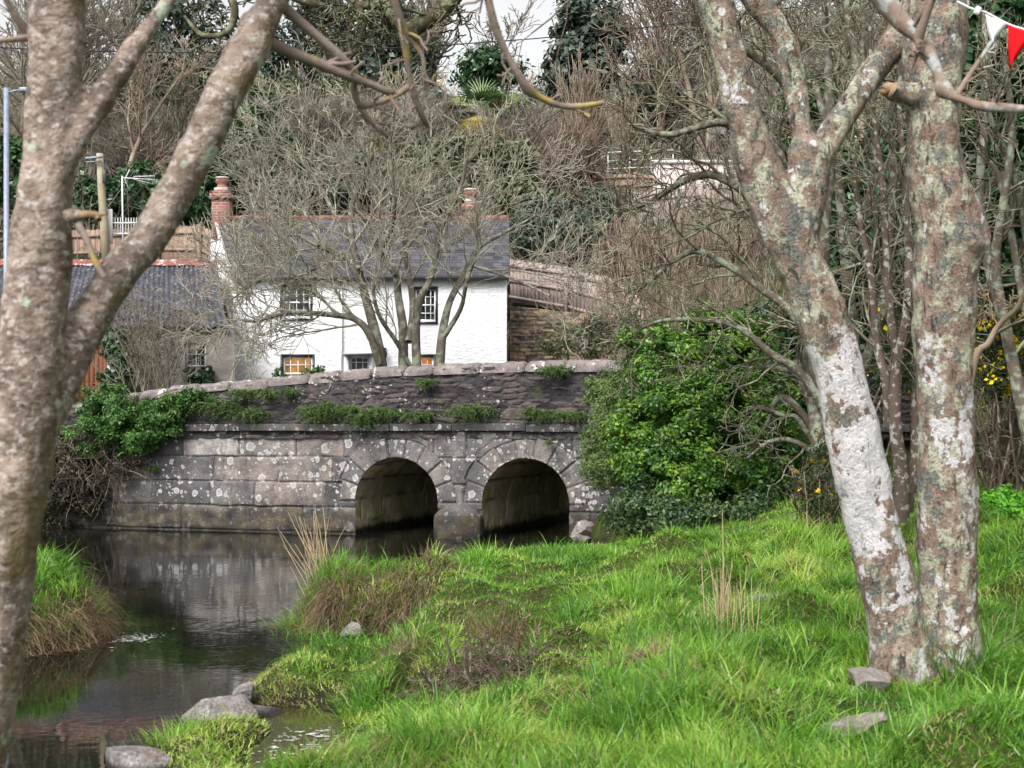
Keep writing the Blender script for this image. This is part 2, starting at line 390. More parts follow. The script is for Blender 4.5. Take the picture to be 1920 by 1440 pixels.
def mat_water():
    m = M("river_water", 0.03, 0.5)
    m.set('IOR', 1.33)
    x, y, z = m.sep()
    murk = m.mix(m.smooth(m.noise(0.9, 3), 0.4, 0.65), (0.006, 0.0065, 0.005), (0.012, 0.012, 0.007))
    pool = m.math('MULTIPLY', m.smooth(x, -1.6, -1.3), m.math('SUBTRACT', 1.0, m.smooth(y, 8.6, 9.2)))
    m.col(m.mix(pool, murk, (0.05, 0.052, 0.018)))
    v = m.mapped((1.0, 0.45, 1.0))
    n1 = m.noise(3.2, 2, 0.5, v, 0.4); n2 = m.noise(13, 2, 0.5, m.mapped((0.6, 0.9, 1)), 0.3)
    patch = m.ramp(m.noise(0.45, 2, 0.5, m.mapped(loc=(4, 1, 0))), [(0.38, 0.25), (0.62, 1.0)])
    h = m.math('MULTIPLY', m.math('ADD', n1, m.math('MULTIPLY', n2, 0.30)), patch)
    m.bump(h, 0.13, 0.03); return m.m
WATER = mat_water()

def mat_ashlar():
    m = M("granite_ashlar", 0.9, 0.2)
    tone = m.attr("tone"); joint = m.attr("joint")
    x, y, z = m.sep()
    c = m.ramp(tone, [(0.0, (0.095, 0.09, 0.097)), (0.3, (0.145, 0.137, 0.14)), (0.6, (0.19, 0.177, 0.175)), (0.86, (0.225, 0.195, 0.178)), (0.94, (0.25, 0.22, 0.21)), (1.0, (0.40, 0.37, 0.37))])
    gr = m.noise(70, 3, 0.7); big = m.noise(2.2, 5, 0.65)
    c = m.mix(0.9, c, m.ramp(gr, [(0.3, 0.16), (0.7, 0.80)]), 'OVERLAY')
    c = m.mix(0.7, c, m.ramp(big, [(0.3, 0.18), (0.7, 0.74)]), 'OVERLAY')
    c = m.mix(m.math('MULTIPLY', m.smooth(m.noise(1.6, 6, 0.7, m.mapped((1, 1, 0.55), (3, 6, 2))), 0.48, 0.64), 0.78), c, (0.05, 0.047, 0.054))
    c = m.mix(m.math('MULTIPLY', m.smooth(m.noise(2.6, 6, 0.75, m.mapped((1, 1, 0.7), (8, 1, 5))), 0.54, 0.66), 0.5), c, (0.19, 0.135, 0.105))
    # dark water-stained band at the foot, algae
    zz = m.math('ADD', z, m.math('MULTIPLY', m.math('SUBTRACT', m.noise(2.5, 5), 0.5), 0.5))
    low = m.math('SUBTRACT', 1.0, m.smooth(zz, 0.30, 0.62))
    c = m.mix(m.math('MULTIPLY', low, 0.85), c, m.ramp(m.noise(3.2, 5, 0.6), [(0.38, (0.016, 0.016, 0.018)), (0.55, (0.06, 0.05, 0.033)), (0.72, (0.12, 0.10, 0.06))]))
    vlow = m.math('SUBTRACT', 1.0, m.smooth(zz, -0.02, 0.14))
    c = m.mix(m.math('MULTIPLY', vlow, 0.8), c, (0.018, 0.016, 0.013))
    # pale round lichen
    def spots(scale, loc, thr, keep):
        w = m.node("ShaderNodeVectorMath", {'operation': 'ADD'}); m.put(w.inputs[0], m.mapped(loc=loc))
        sc = m.node("ShaderNodeVectorMath", {'operation': 'SCALE'}); m.t.links.new(m.node("ShaderNodeTexNoise", None, Vector=m.co(), Scale=12.0, Detail=3.0).outputs[1], sc.inputs[0]); sc.inputs['Scale'].default_value = 0.10
        m.t.links.new(sc.outputs[0], w.inputs[1])
        v = m.voro(scale, w.outputs[0]); r = m.node("ShaderNodeSeparateColor", None, Color=v.outputs['Color']).outputs
        rad = m.math('MULTIPLY', r[1], thr)
        d = v.outputs['Distance']
        mk = m.smooth(m.math('SUBTRACT', rad, d), 0.0, 0.05)
        ring = m.math('ADD', m.math('MULTIPLY', m.math('SUBTRACT', 1.0, m.smooth(m.math('SUBTRACT', rad, d), 0.05, 0.16)), 0.55), 0.45)
        return m.math('MULTIPLY', mk, m.smooth(m.math('ADD', r[0], m.math('MULTIPLY', m.math('SUBTRACT', m.noise(1.5, 3, 0.6, m.mapped(loc=loc)), 0.5), 2.6)), keep, keep + 0.05)), ring
    for sc_, lo_, th_, kp_ in ((5.2, (0, 0, 0), 0.5, 0.62), (9.0, (5, 3, 2), 0.52, 0.56), (17.0, (1, 8, 3), 0.5, 0.64)):
        mk, ring = spots(sc_, lo_, th_, kp_)
        fade = m.math('SUBTRACT', 1.0, m.math('MULTIPLY', m.math('SUBTRACT', 1.0, m.smooth(z, 0.25, 0.7)), 0.85))
        c = m.mix(m.math('MULTIPLY', m.math('MULTIPLY', mk, fade), 0.92), c, m.mix(ring, (0.17, 0.165, 0.17), (0.52, 0.51, 0.50)))
    c = m.mix(m.math('MULTIPLY', m.math('MULTIPLY', joint, m.ramp(m.noise(3, 4), [(0.35, 0.25), (0.65, 1.0)])), 0.75), c, m.mix(m.smooth(m.noise(4, 3, 0.5, m.mapped(loc=(2, 2, 9))), 0.5, 0.6), (0.045, 0.040, 0.036), (0.13, 0.125, 0.12)))
    m.col(c)
    m.bump(m.math('ADD', gr, m.math('MULTIPLY', m.noise(15, 4), 0.8)), 0.7, 0.02); return m.m
ASHLAR = mat_ashlar()

def mat_rubble(name, dark, mid, warm, lichen=0.5):
    m = M(name, 0.92, 0.15)
    tone = m.attr("tone"); joint = m.attr("joint")
    c = m.ramp(tone, [(0.0, dark), (0.5, mid), (1.0, warm)])
    c = m.mix(0.7, c, m.ramp(m.noise(9, 6, 0.7), [(0.3, 0.2), (0.7, 0.8)]), 'OVERLAY')
    c = m.mix(m.math('MULTIPLY', joint, 0.42), c, (0.03, 0.027, 0.026))
    v = m.math('ADD', m.noise(13, 5, 0.7), m.math('MULTIPLY', m.math('SUBTRACT', m.noise(1.4, 3), 0.5), 0.35))
    c = m.mix(m.math('MULTIPLY', m.smooth(v, 0.63, 0.67), lichen), c, (0.50, 0.47, 0.46))
    g = m.smooth(m.noise(2.3, 5, 0.6, m.mapped(loc=(7, 2, 5))), 0.58, 0.70)
    c = m.mix(m.math('MULTIPLY', g, 0.5), c, (0.05, 0.06, 0.02))
    m.col(c); m.bump(m.noise(24, 6, 0.7), 0.9, 0.03); return m.m
RUBBLE = mat_rubble("slate_rubble", (0.035, 0.032, 0.036), (0.062, 0.055, 0.059), (0.10, 0.08, 0.076), 0.9)
DRYSTONE = mat_rubble("drystone_brown", (0.11, 0.094, 0.08), (0.21, 0.17, 0.14), (0.34, 0.25, 0.15), 0.25)

def mat_coping():
    m = M("granite_coping", 0.85, 0.2)
    c = m.ramp(m.noise(5, 6, 0.65), [(0.3, (0.10, 0.085, 0.087)), (0.52, (0.185, 0.158, 0.156)), (0.72, (0.285, 0.25, 0.245))])
    c = m.mix(0.7, c, m.ramp(m.noise(50, 4, 0.75), [(0.3, 0.2), (0.7, 0.8)]), 'OVERLAY')
    c = m.mix(m.math('MULTIPLY', m.smooth(m.noise(6, 6, 0.7, m.mapped(loc=(3, 3, 3))), 0.53, 0.63), 0.7), c, (0.085, 0.078, 0.075))
    c = m.mix(m.math('MULTIPLY', m.smooth(m.noise(8, 5, 0.6, m.mapped(loc=(1, 7, 3))), 0.62, 0.66), 0.8), c, (0.58, 0.56, 0.54))
    m.col(c); m.bump(m.noise(40, 5, 0.7), 0.7, 0.015); return m.m
COPING = mat_coping()

def mat_rock(wet=True):
    m = M("grey_rock" if wet else "dry_field_stone", 0.9, 0.2)
    c = m.ramp(m.noise(7, 6, 0.65), [(0.3, (0.10, 0.09, 0.09)), (0.5, (0.25, 0.225, 0.22)), (0.7, (0.44, 0.41, 0.41))])
    c = m.mix(0.9, c, m.ramp(m.noise(45, 5, 0.75), [(0.3, 0.12), (0.7, 0.85)]), 'OVERLAY')
    c = m.mix(m.math('MULTIPLY', m.smooth(m.noise(4, 4, 0.6, m.mapped(loc=(5, 2, 1))), 0.55, 0.65), 0.6), c, (0.14, 0.105, 0.065))
    if wet: c = m.mix(m.math('SUBTRACT', 1.0, m.smooth(m.sep()[2], 0.015, 0.06)), c, (0.035, 0.03, 0.026))
    else: c = m.mix(0.35, c, (0.42, 0.36, 0.31))
    m.col(c); m.bump(m.noise(22, 7, 0.75), 1.0, 0.035); return m.m
ROCK = mat_rock(); STONE = mat_rock(False)

def mat_white():
    m = M("whitewashed_stone", 0.8, 0.2)
    c = m.ramp(m.noise(1.2, 6, 0.6), [(0.3, (0.66, 0.67, 0.71)), (0.65, (0.78, 0.79, 0.82))])
    c = m.mix(m.math('MULTIPLY', m.smooth(m.noise(3, 6, 0.7, m.mapped((1.4, 1, 0.25), (4, 4, 4))), 0.54, 0.68), 0.40), c, (0.46, 0.45, 0.42))
    c = m.mix(m.math('MULTIPLY', m.math('SUBTRACT', 1.0, m.smooth(m.math('ADD', m.sep()[2], m.math('MULTIPLY', m.noise(4, 4), 0.6)), 0.9, 1.9)), 0.45), c, (0.40, 0.40, 0.36))
    m.col(c)
    m.bump(m.math('ADD', m.noise(5, 3, 0.6, m.mapped((1, 1, 2.2))), m.math('MULTIPLY', m.noise(22, 3), 0.3)), 0.8, 0.05); return m.m
WHITE = mat_white()

def mat_slate():
    m = M("slate_roof_tiles", 0.6, 0.35)
    br = m.node("ShaderNodeTexBrick", {'offset': 0.5}, Vector=m.mapped((1, 1, 1)), Scale=1.0)
    x, y, z = m.sep()
    comb = m.node("ShaderNodeCombineXYZ", None, X=m.math('MULTIPLY', x, 1.0), Y=m.math('MULTIPLY', z, 1.0))
    m.t.links.new(comb.outputs[0], br.inputs['Vector'])
    m.put(br.inputs['Color1'], (0.032, 0.032, 0.044)); m.put(br.inputs['Color2'], (0.095, 0.093, 0.112)); m.put(br.inputs['Mortar'], (0.03, 0.03, 0.035))
    br.inputs['Mortar Size'].default_value = 0.006; br.inputs['Brick Width'].default_value = 0.24; br.inputs['Row Height'].default_value = 0.107
    c = m.mix(m.math('MULTIPLY', m.smooth(m.noise(2.5, 6, 0.7), 0.54, 0.66), 0.55), br.outputs[0], (0.12, 0.12, 0.09))
    c = m.mix(m.math('MULTIPLY', m.smooth(m.noise(1.1, 4, 0.6, m.mapped(loc=(2, 7, 1))), 0.54, 0.66), 0.4), c, (0.09, 0.07, 0.06))
    m.col(c); m.bump(m.noise(20, 4), 0.4, 0.01); return m.m
SLATE = mat_slate()

def mat_corr():
    m = M("corrugated_sheet_weathered", 0.6, 0.3)
    c = m.ramp(m.noise(2.0, 5, 0.6), [(0.35, (0.026, 0.027, 0.036)), (0.65, (0.065, 0.065, 0.085))])
    c = m.mix(m.math('MULTIPLY', m.smooth(m.noise(9, 6, 0.8), 0.55, 0.62), 0.7), c, (0.30, 0.30, 0.27))
    c = m.mix(m.math('MULTIPLY', m.smooth(m.noise(1.4, 5, 0.7, m.mapped(loc=(4, 2, 9))), 0.55, 0.64), 0.7), c, (0.13, 0.075, 0.045))
    m.col(c); m.bump(m.noise(30, 4), 0.3, 0.01); return m.m
CORR = mat_corr()

def mat_rust():
    m = M("rusted_painted_metal", 0.7, 0.25)
    c = m.mix(m.math('MULTIPLY', m.smooth(m.noise(4.5, 5, 0.7), 0.55, 0.60), 0.8), m.ramp(m.noise(9, 4), [(0.35, (0.15, 0.06, 0.05)), (0.65, (0.27, 0.10, 0.08))]), (0.50, 0.45, 0.45))
    m.col(c); m.bump(m.noise(20), 0.3, 0.01); return m.m
RUST = mat_rust()

def mat_boards(name, a, b, width=0.14, axis='X', grime=(0.12, 0.10, 0.09)):
    m = M(name, 0.85, 0.2)
    grain = m.noise(5, 5, 0.6, m.mapped((6, 6, 0.5)))
    c = m.mix(grain, a, b)
    c = m.mix(m.math('MULTIPLY', m.smooth(m.noise(1.8, 5, 0.7), 0.52, 0.66), 0.5), c, grime)
    m.col(c); m.bump(grain, 0.4, 0.01); return m.m
FENCE_WARM = mat_boards("fence_boards_tan", (0.20, 0.135, 0.10), (0.36, 0.26, 0.20))
FENCE_GREY = mat_boards("fence_boards_weathered", (0.24, 0.19, 0.17), (0.40, 0.335, 0.32))
DOORWOOD = mat_boards("door_boards_red_brown", (0.10, 0.038, 0.022), (0.20, 0.075, 0.04), grime=(0.08, 0.035, 0.02))
POLEWOOD = mat_boards("pole_wood", (0.24, 0.205, 0.14), (0.40, 0.35, 0.25))
FRAME_GREY = mat_boards("weathered_paint_frame", (0.30, 0.33, 0.37), (0.46, 0.49, 0.53))

def mat_brick():
    m = M("old_brick", 0.85, 0.2)
    x, y, z = m.sep()
    comb = m.node("ShaderNodeCombineXYZ", None, X=m.math('ADD', x, y), Y=z)
    br = m.node("ShaderNodeTexBrick", None, Vector=comb.outputs[0], Scale=1.0)
    m.put(br.inputs['Color1'], (0.28, 0.10, 0.07)); m.put(br.inputs['Color2'], (0.17, 0.075, 0.06)); m.put(br.inputs['Mortar'], (0.26, 0.20, 0.175))
    br.inputs['Mortar Size'].default_value = 0.012; br.inputs['Brick Width'].default_value = 0.22; br.inputs['Row Height'].default_value = 0.075
    c = m.mix(m.math('MULTIPLY', m.smooth(m.noise(5, 5), 0.5, 0.62), 0.5), br.outputs[0], (0.15, 0.11, 0.09))
    m.col(c); m.bump(br.outputs['Fac'], -0.4, 0.01); return m.m
BRICK = mat_brick()
TERRA = simple("terracotta", (0.17, 0.075, 0.055), (0.32, 0.15, 0.11), 5)
CEMENT = simple("pale_cement", (0.36, 0.34, 0.32), (0.55, 0.52, 0.50), 8)
RENDER_GREY = simple("grey_pink_render", (0.16, 0.14, 0.135), (0.27, 0.24, 0.235), 3, bump=0.5)
PAINTW = simple("white_gloss_paint", (0.68, 0.69, 0.72), (0.78, 0.79, 0.81), 5, 0.4, 0.5, 0.1)
BLACKP = simple("black_gutter_paint", (0.015, 0.015, 0.018), (0.03, 0.03, 0.034), 6, 0.4, 0.5, 0.1)
GALV = simple("galvanised_steel", (0.17, 0.20, 0.27), (0.25, 0.285, 0.36), 12, 0.45, 0.5, 0.15)
ALU = simple("aerial_aluminium", (0.55, 0.55, 0.57), (0.70, 0.70, 0.72), 12, 0.4, 0.5, 0.0)
CABLE = simple("black_cable", (0.012, 0.012, 0.014), (0.02, 0.02, 0.022), 12, 0.6, 0.3, 0.0)
PINKWALL = simple("pale_pink_render", (0.50, 0.42, 0.41), (0.62, 0.54, 0.53), 1.5)
ROAD = simple("asphalt_road", (0.045, 0.045, 0.047), (0.065, 0.063, 0.062), 4)
WOODCUT = simple("fresh_cut_wood", (0.17, 0.105, 0.065), (0.30, 0.20, 0.125), 14)
def mat_glass(name, c, em=None, strength=0.0):
    m = M(name, 0.06, 0.6)
    m.col(m.mix(m.smooth(m.noise(2.5, 3), 0.4, 0.6), c, tuple(min(1, k * 1.8) for k in c)))
    if em:
        m.set('Emission Color', m.ramp(m.noise(4.0, 3, 0.6, m.mapped((1.6, 1, 0.5))), [(0.38, tuple(k * 0.3 for k in em)), (0.6, em)])); m.set('Emission Strength', strength)
    return m.m
GLASS_D = mat_glass("dark_window_glass", (0.012, 0.013, 0.016))
GLASS_LIT = mat_glass("lit_window_glass", (0.10, 0.05, 0.015), (0.40, 0.20, 0.065), 0.42)
GLASS_ORANGE = mat_glass("orange_lit_window_glass", (0.12, 0.05, 0.01), (0.62, 0.19, 0.015), 0.5)
def mat_cloth(name, a):
    m = M(name, 0.9, 0.1); w = m.noise(300, 2)
    c = m.mix(w, tuple(k * 0.85 for k in a), a); m.col(c); m.translucent(c, 0.3); m.bump(w, 0.2, 0.002); return m.m
CLOTH_W = mat_cloth("white_cotton", (0.74, 0.74, 0.78)); CLOTH_R = mat_cloth("red_cotton", (0.72, 0.012, 0.018))
FOAM = simple("white_foam_flecks", (0.40, 0.40, 0.38), (0.62, 0.62, 0.60), 10)
# ------------------------------------------------------------------ bridge line
L0 = np.array((-7.1, 24.6)); U2 = np.array((0.953, -0.303)); U2 = U2 / np.linalg.norm(U2); N2 = np.array((-U2[1], U2[0]))   # N2 points away from the camera
def face(s, z, out=0.0):
    """point on the bridge face: s along it, z up, out = towards the camera"""
    s = np.asarray(s, float); z = np.asarray(z, float); out = np.asarray(out, float)
    return np.stack(np.broadcast_arrays(L0[0] + U2[0]*s - N2[0]*out, L0[1] + U2[1]*s - N2[1]*out, z), -1)
def s_of(px):
    k = (px - 960) / F
    return (k * L0[1] - L0[0]) / (U2[0] - k * U2[1])
def D_of(px):
    return L0[1] + U2[1] * s_of(px)

# ------------------------------------------------------------------ ground
MAIN = [(-16,-8),(-16,3.6),(-3.0,3.8),(-2.3,5.2),(-1.95,6.3),(-1.82,7.0),(-1.95,7.5),(-1.98,8.0),(-1.85,8.3),(-1.6,8.42),(-1.46,8.4),(-1.40,8.15),(-1.44,7.7),(-1.36,7.2),(-1.22,7.0),(-1.06,7.2),(-0.98,7.7),(-1.0,8.2),(-1.08,8.6),(-1.28,8.85),(-1.6,8.95),(-1.82,9.2),(-1.84,9.8),(-1.72,10.4),(-1.45,10.9),(-1.05,11.15),(-0.72,11.42),(-0.55,11.65),(-0.72,11.86),(-1.2,11.98),(-1.7,12.08),(-1.98,12.7),(-1.75,13.5),(-1.4,14.4),(-0.95,15.4),(-0.35,16.2),(0.7,16.7),(1.45,17.0),(1.75,18.2),(1.45,20.0),(1.15,21.9),(1.3,23.2),(60,8),(60,-8)]
ISLE = [(-3.42,11.75),(-3.45,11.3),(-3.75,10.85),(-4.4,10.55),(-5.5,10.2),(-7,9.9),(-16,9.5),(-16,14.5),(-6,13.8),(-4.3,13.3),(-3.6,12.6)]

_r = np.random.default_rng(505)
HUMPS = [(float(_r.uniform(-1.4, 6.0)), float(5.2 + 11 * _r.random() ** 1.2), float(_r.uniform(.16, .32)), float(_r.uniform(.06, .17))) for _ in range(150)]
HUMPS = [q for q in HUMPS if math.hypot(q[0] - 2.05, q[1] - 7.0) > .55]

def tz(x, y):
    x = np.asarray(x, float); y = np.asarray(y, float)
    d1 = sd_poly(x, y, MAIN); d2 = sd_poly(x, y, ISLE)
    sc = 1.25 + (0.30 - 1.25) * sstep(9.8, 11.2, y)
    sc = np.where((y > 8.6) & (x < -0.75), np.minimum(sc, 0.36), sc); sc = np.where(y > 11.6, np.minimum(sc, 0.26), sc)
    sc = np.where((x < -1.36) & (y < 8.8), 0.32, sc)
    h = 0.40 + 0.05 * np.maximum(x, 0) - 0.05 * sstep(12.5, 15.5, y) * (1 - sstep(1.6, 3.4, x)) + 0.036 * np.maximum(y - 9, 0) * sstep(2.2, 4.2, x)
    h = np.where(x < -0.5, h - 0.20 * sstep(-0.5, -1.2, x) * (1 - sstep(10.6, 11.6, y)), h)
    h = np.where((x < -1.2) & (y < 8.75), 0.12 + 0.02 * sstep(-1.4, -1.2, x), h)
    tuss = 0
    for k, (sx, sy, r, a) in enumerate(HUMPS): tuss = tuss + a * np.exp(-((x - sx)**2 + (y - sy)**2) / (r * r))
    lump = (0.11 * fbm(x * 1.4, y * 1.4, 0, 2, 5) + 0.07 * fbm(x * 3.6, y * 3.6, 0, 2, 9) + tuss - 0.05) * (1 - 0.8 * ((x < -1.2) & (y < 8.8))) * (1 - 0.55 * sstep(13.5, 15.5, y))
    # sunny hummock and the hollow with the bramble patch
    h = h + 0.14 * np.exp(-((x - 1.1)**2 / 0.7 + (y - 11.8)**2 / 1.2)) + 0.12 * np.exp(-((x - 0.25)**2 / 0.35 + (y - 11.2)**2 / 0.3))
    h = h - 0.20 * np.exp(-((x + 0.05)**2 / 0.6 + (y - 9.0)**2 / 0.7)) + 0.12 * np.exp(-((x - 0.7)**2 / 0.8 + (y - 6.9)**2 / 0.5))
    h = h + 0.10 * np.maximum(y - 17.0, 0) * sstep(4.0, 6.0, x)
    h = h + 0.07 * np.exp(-((x + 1.55)**2 / 0.3 + (y - 12.7)**2 / 0.5)) + 0.085 * np.exp(-((x - 2.05)**2 / 0.5 + (y - 7.2)**2 / 0.5))
    h = h - 0.16 * np.exp(-((x + 0.95)**2 / 0.10 + (y - 10.2)**2 / 1.6)) - 0.10 * np.exp(-((x + 0.75)**2 / 0.2 + (y - 9.2)**2 / 0.5))
    h = np.minimum(h, 1.75)
    f = sstep(0, 1, np.clip(d1 / sc, 0, 1)) * 0.85 + 0.15 * sstep(0, 0.12, d1)
    land = (h + lump * sstep(0.0, 0.6, d1)) * f
    bed = -0.55 * sstep(0, 1.2, -np.maximum(d1, d2)) - 0.03
    hi = 0.50 + 0.05 * fbm(x * 2, y * 2, 0, 3, 31) + 0.10 * sstep(11.2, 12.3, y)
    isle = hi * (sstep(0, 0.45, d2) * 0.75 + 0.25 * sstep(0, 0.1, d2))
    z = np.where(d1 > 0, land, np.where(d2 > 0, isle, bed))
    # behind the bridge face: the road bank
    rx, ry = x - L0[0], y - L0[1]
    s = rx * U2[0] + ry * U2[1]; dep = rx * N2[0] + ry * N2[1]
    behind = sstep(0.12, 0.34, dep)
    arch_and_pit = ((s > 3.9) & (s < 9.0)) * (1 - sstep(8.6, 9.0, dep))  # channel plus an unseen open pit added past the barrels to let skylight in
    road = 1.72 + 0.0 * x
    zb = np.where(arch_and_pit > 0.5, np.minimum(z, -0.4), road)
    z = z * (1 - behind) + zb * behind
    # yard, cut banks and the hill
    kl = sstep(-9.6, -8.0, x); kr = sstep(-0.4, 1.2, x)
    cut = 38.9 + 2.3 * kl - 2.9 * kr - 0.35 * np.clip(x - 2, 0, 14)
    up = sstep(0, 1.5, y - cut)
    base = 6.2 - 0.9 * kl
    slope = 0.375 + 0.05 * sstep(4, 16, x)
    hill = base + slope * np.clip(y - cut, 0, 47) + 0.02 * np.maximum(y - cut - 47, 0) + 0.8 * fbm(x * 0.12, y * 0.12, 0, 3, 77) * sstep(0, 8, y - cut)
    z = np.where(y > cut, z * (1 - up) + np.maximum(hill, z) * up, z)
    # land to the far sides rises too
    side = sstep(16, 40, np.abs(x)) * sstep(12, 30, y)
    z = z + side * 3.0 * (y < 38)
    return z

def axis(fine0, fine1, step, lo, hi, g=1.13):
    a = list(np.arange(fine0, fine1 + 1e-6, step)); st = step; v = fine1
    while v < hi: st = min(st * g, 60); v += st; a.append(v)
    st = step; v = fine0; b = []
    while v > lo: st = min(st * g, 60); v -= st; b.append(v)
    return np.array(b[::-1] + a)
gx = axis(-5.0, 6.5, 0.085, -700, 700); gy = axis(4.6, 26.5, 0.085, -60, 1500, 1.10)
GX, GY = np.meshgrid(gx, gy)
GZ = tz(GX, GY)
nx, ny = len(gx), len(gy)
ii = (np.arange(ny - 1)[:, None] * nx + np.arange(nx - 1)[None, :])
GF = np.stack([ii, ii + 1, ii + nx + 1, ii + nx], -1).reshape(-1, 4)
tag(make("ground", np.stack([GX, GY, GZ], -1), GF, GROUND), kind="structure")
mb = MB(); mb.poly([(-60, 2, 0), (30, 2, 0), (30, 31.5, 0), (-60, 31.5, 0)])
tag(mb.build("river_water", WATER), kind="structure")
mb = MB()
def rp(s, dep, z): return face(s, z, -dep)
mb.poly([rp(-14, 0.5, 1.78), rp(24, 0.5, 1.78), rp(24, 4.3, 1.78), rp(-14, 4.3, 1.78)])
mb.poly([(-16, 34.0, 1.775), (9.0, 33.4, 1.775), (9.0, 35.9, 1.775), (-16, 35.9, 1.775)])
tag(mb.build("road", ROAD), kind="structure")

# ------------------------------------------------------------------ bridge
BR = thing("stone_bridge", "grey granite road bridge with two small arches and a rounded pale coping over the river", "bridge", (L0[0], L0[1], 0))
AR = 0.735; ASP = 0.56; RT = 0.41
ARCH_S = [s_of(743), s_of(985)]
rng = np.random.default_rng(7)

def block_layout(s, z, zb, wmin, wmax, seed, warp=0.0, jw=0.02, skew=0.0):
    """per point: tone and distance to nearest joint for coursed masonry with course bounds zb (descending)"""
    r = np.random.default_rng(seed)
    zb = np.array(sorted(zb)); sw = s + warp * fbm(s * 2.3, z * 2.3, 0, 3, seed); zw = z + warp * fbm(s * 2.3 + 50, z * 2.3, 0, 3, seed + 3)
    ci = np.clip(np.searchsorted(zb, zw) - 1, 0, len(zb) - 2)
    dz = np.minimum(np.abs(zw - zb[ci]), np.abs(zb[ci + 1] - zw))
    tone = np.zeros(s.shape); ds = np.full(s.shape, 9.0); off = np.zeros(s.shape)
    for c in range(len(zb) - 1):
        sel = ci == c
        e = [s.min() - 2 - r.random()]
        while e[-1] < s.max() + 2: e.append(e[-1] + r.uniform(wmin, wmax))
        e = np.array(e); bi = np.clip(np.searchsorted(e, sw[sel]) - 1, 0, len(e) - 2)
        t = r.random(len(e)); o = r.normal(0, 1, len(e))
        tone[sel] = t[bi]; off[sel] = o[bi]
        ds[sel] = np.minimum(np.abs(sw[sel] - e[bi]), np.abs(e[bi + 1] - sw[sel]))
    return tone, np.minimum(dz, ds), off

def grid_faces(nr, nc):
    i = np.arange(nr - 1)[:, None] * nc + np.arange(nc - 1)[None, :]
    return np.stack([i, i + 1, i + nc + 1, i + nc], -1).reshape(-1, 4)

def ring_top(px_list, py_list):
    ss = [s_of(p) for p in px_list]; zz = [CH - (y - HY) / F * D_of(p) for p, y in zip(px_list, py_list)]
    return np.array(ss), np.array(zz)
CT_S, CT_Z = ring_top([60, 150, 260, 340, 500, 600, 700, 830, 960, 1165, 1300, 1520, 1700], [764, 752, 733, 722, 707, 698, 690, 682, 677, 674, 674, 672, 676])
def coping_top(s): return np.interp(s, CT_S, CT_Z)

# face of squared blocks, with the two rings of arch stones
step = 0.015
fs = np.arange(-1.6, 12.6, step); fz = np.arange(-0.25, 1.725, step)
S, Z = np.meshgrid(fs, fz)
tone, dj, off = block_layout(S, Z, [-0.6, 0.02, 0.44, 0.86, 1.29, 1.75], 0.42, 1.35, 12, 0.018)
out = off * 0.011
for c in ARCH_S:
    rr = np.hypot(S - c, Z - ASP); th = np.arctan2(Z - ASP, S - c)
    inr = (rr < AR + RT) & (Z > ASP - 0.02)
    k = 9; a = np.clip(th / math.pi, 0, 0.9999) * k; ki = np.floor(a).astype(int)
    r2 = np.random.default_rng(int(c * 100)); tt = r2.random(k + 1) * 0.6 + 0.2
    da = np.minimum(a - ki, ki + 1 - a) * math.pi / k * rr
    # arch stones of uneven length
    ext = AR + RT - np.array(list(r2.uniform(0, 0.12, k + 1)))[ki]
    inr &= rr < ext
    dr = np.minimum(ext - rr, da); ro = r2.normal(0, .012, k + 1)[ki]
    tone = np.where(inr, tt[ki], tone); dj = np.where(inr, dr, np.where(Z > ASP, np.minimum(dj, np.abs(rr - AR - RT) + 0.012), dj)); out = np.where(inr, 0.014 + ro, out)
joint = 1 - sstep(0.004, 0.020, dj)
out = out - 0.034 * (1 - sstep(0.0, 0.026, dj)) + 0.016 * fbm(S * 9, Z * 9, 0, 4, 3) + 0.018 * fbm(S * 2, Z * 2, 0, 3, 8)
out = out - 0.12 * np.clip(0.05 - Z, 0, 0.05) / 0.05 * 0
hole = np.zeros(S.shape, bool)
for c in ARCH_S:
    hole |= ((np.abs(S - c) < AR) & (Z <= ASP)) | (np.hypot(S - c, Z - ASP) < AR)
    near = (np.abs(np.hypot(S - c, Z - ASP) - AR) < step * 1.1) & (Z > ASP)
    rr = np.hypot(S - c, Z - ASP); S = np.where(near, c + (S - c) / rr * AR, S); Z = np.where(near, ASP + (Z - ASP) / rr * AR, Z)
    nj = (np.abs(np.abs(S - c) - AR) < step * 0.9) & (Z <= ASP)
    S = np.where(nj, c + np.sign(S - c) * AR, S)
inner = np.zeros(S.shape, bool)
for c in ARCH_S:
    inner |= ((np.abs(S - c) < AR - 1e-4) & (Z <= ASP)) | ((np.hypot(S - c, Z - ASP) < AR - 1e-4) & (Z > ASP - 1e-6))
Fq = grid_faces(*S.shape)
keep = ~inner.ravel()[Fq].any(1)
make("spandrel_wall", face(S, Z, out), Fq[keep], ASHLAR, BR, attrs={"tone": tone.ravel(), "joint": joint.ravel()})
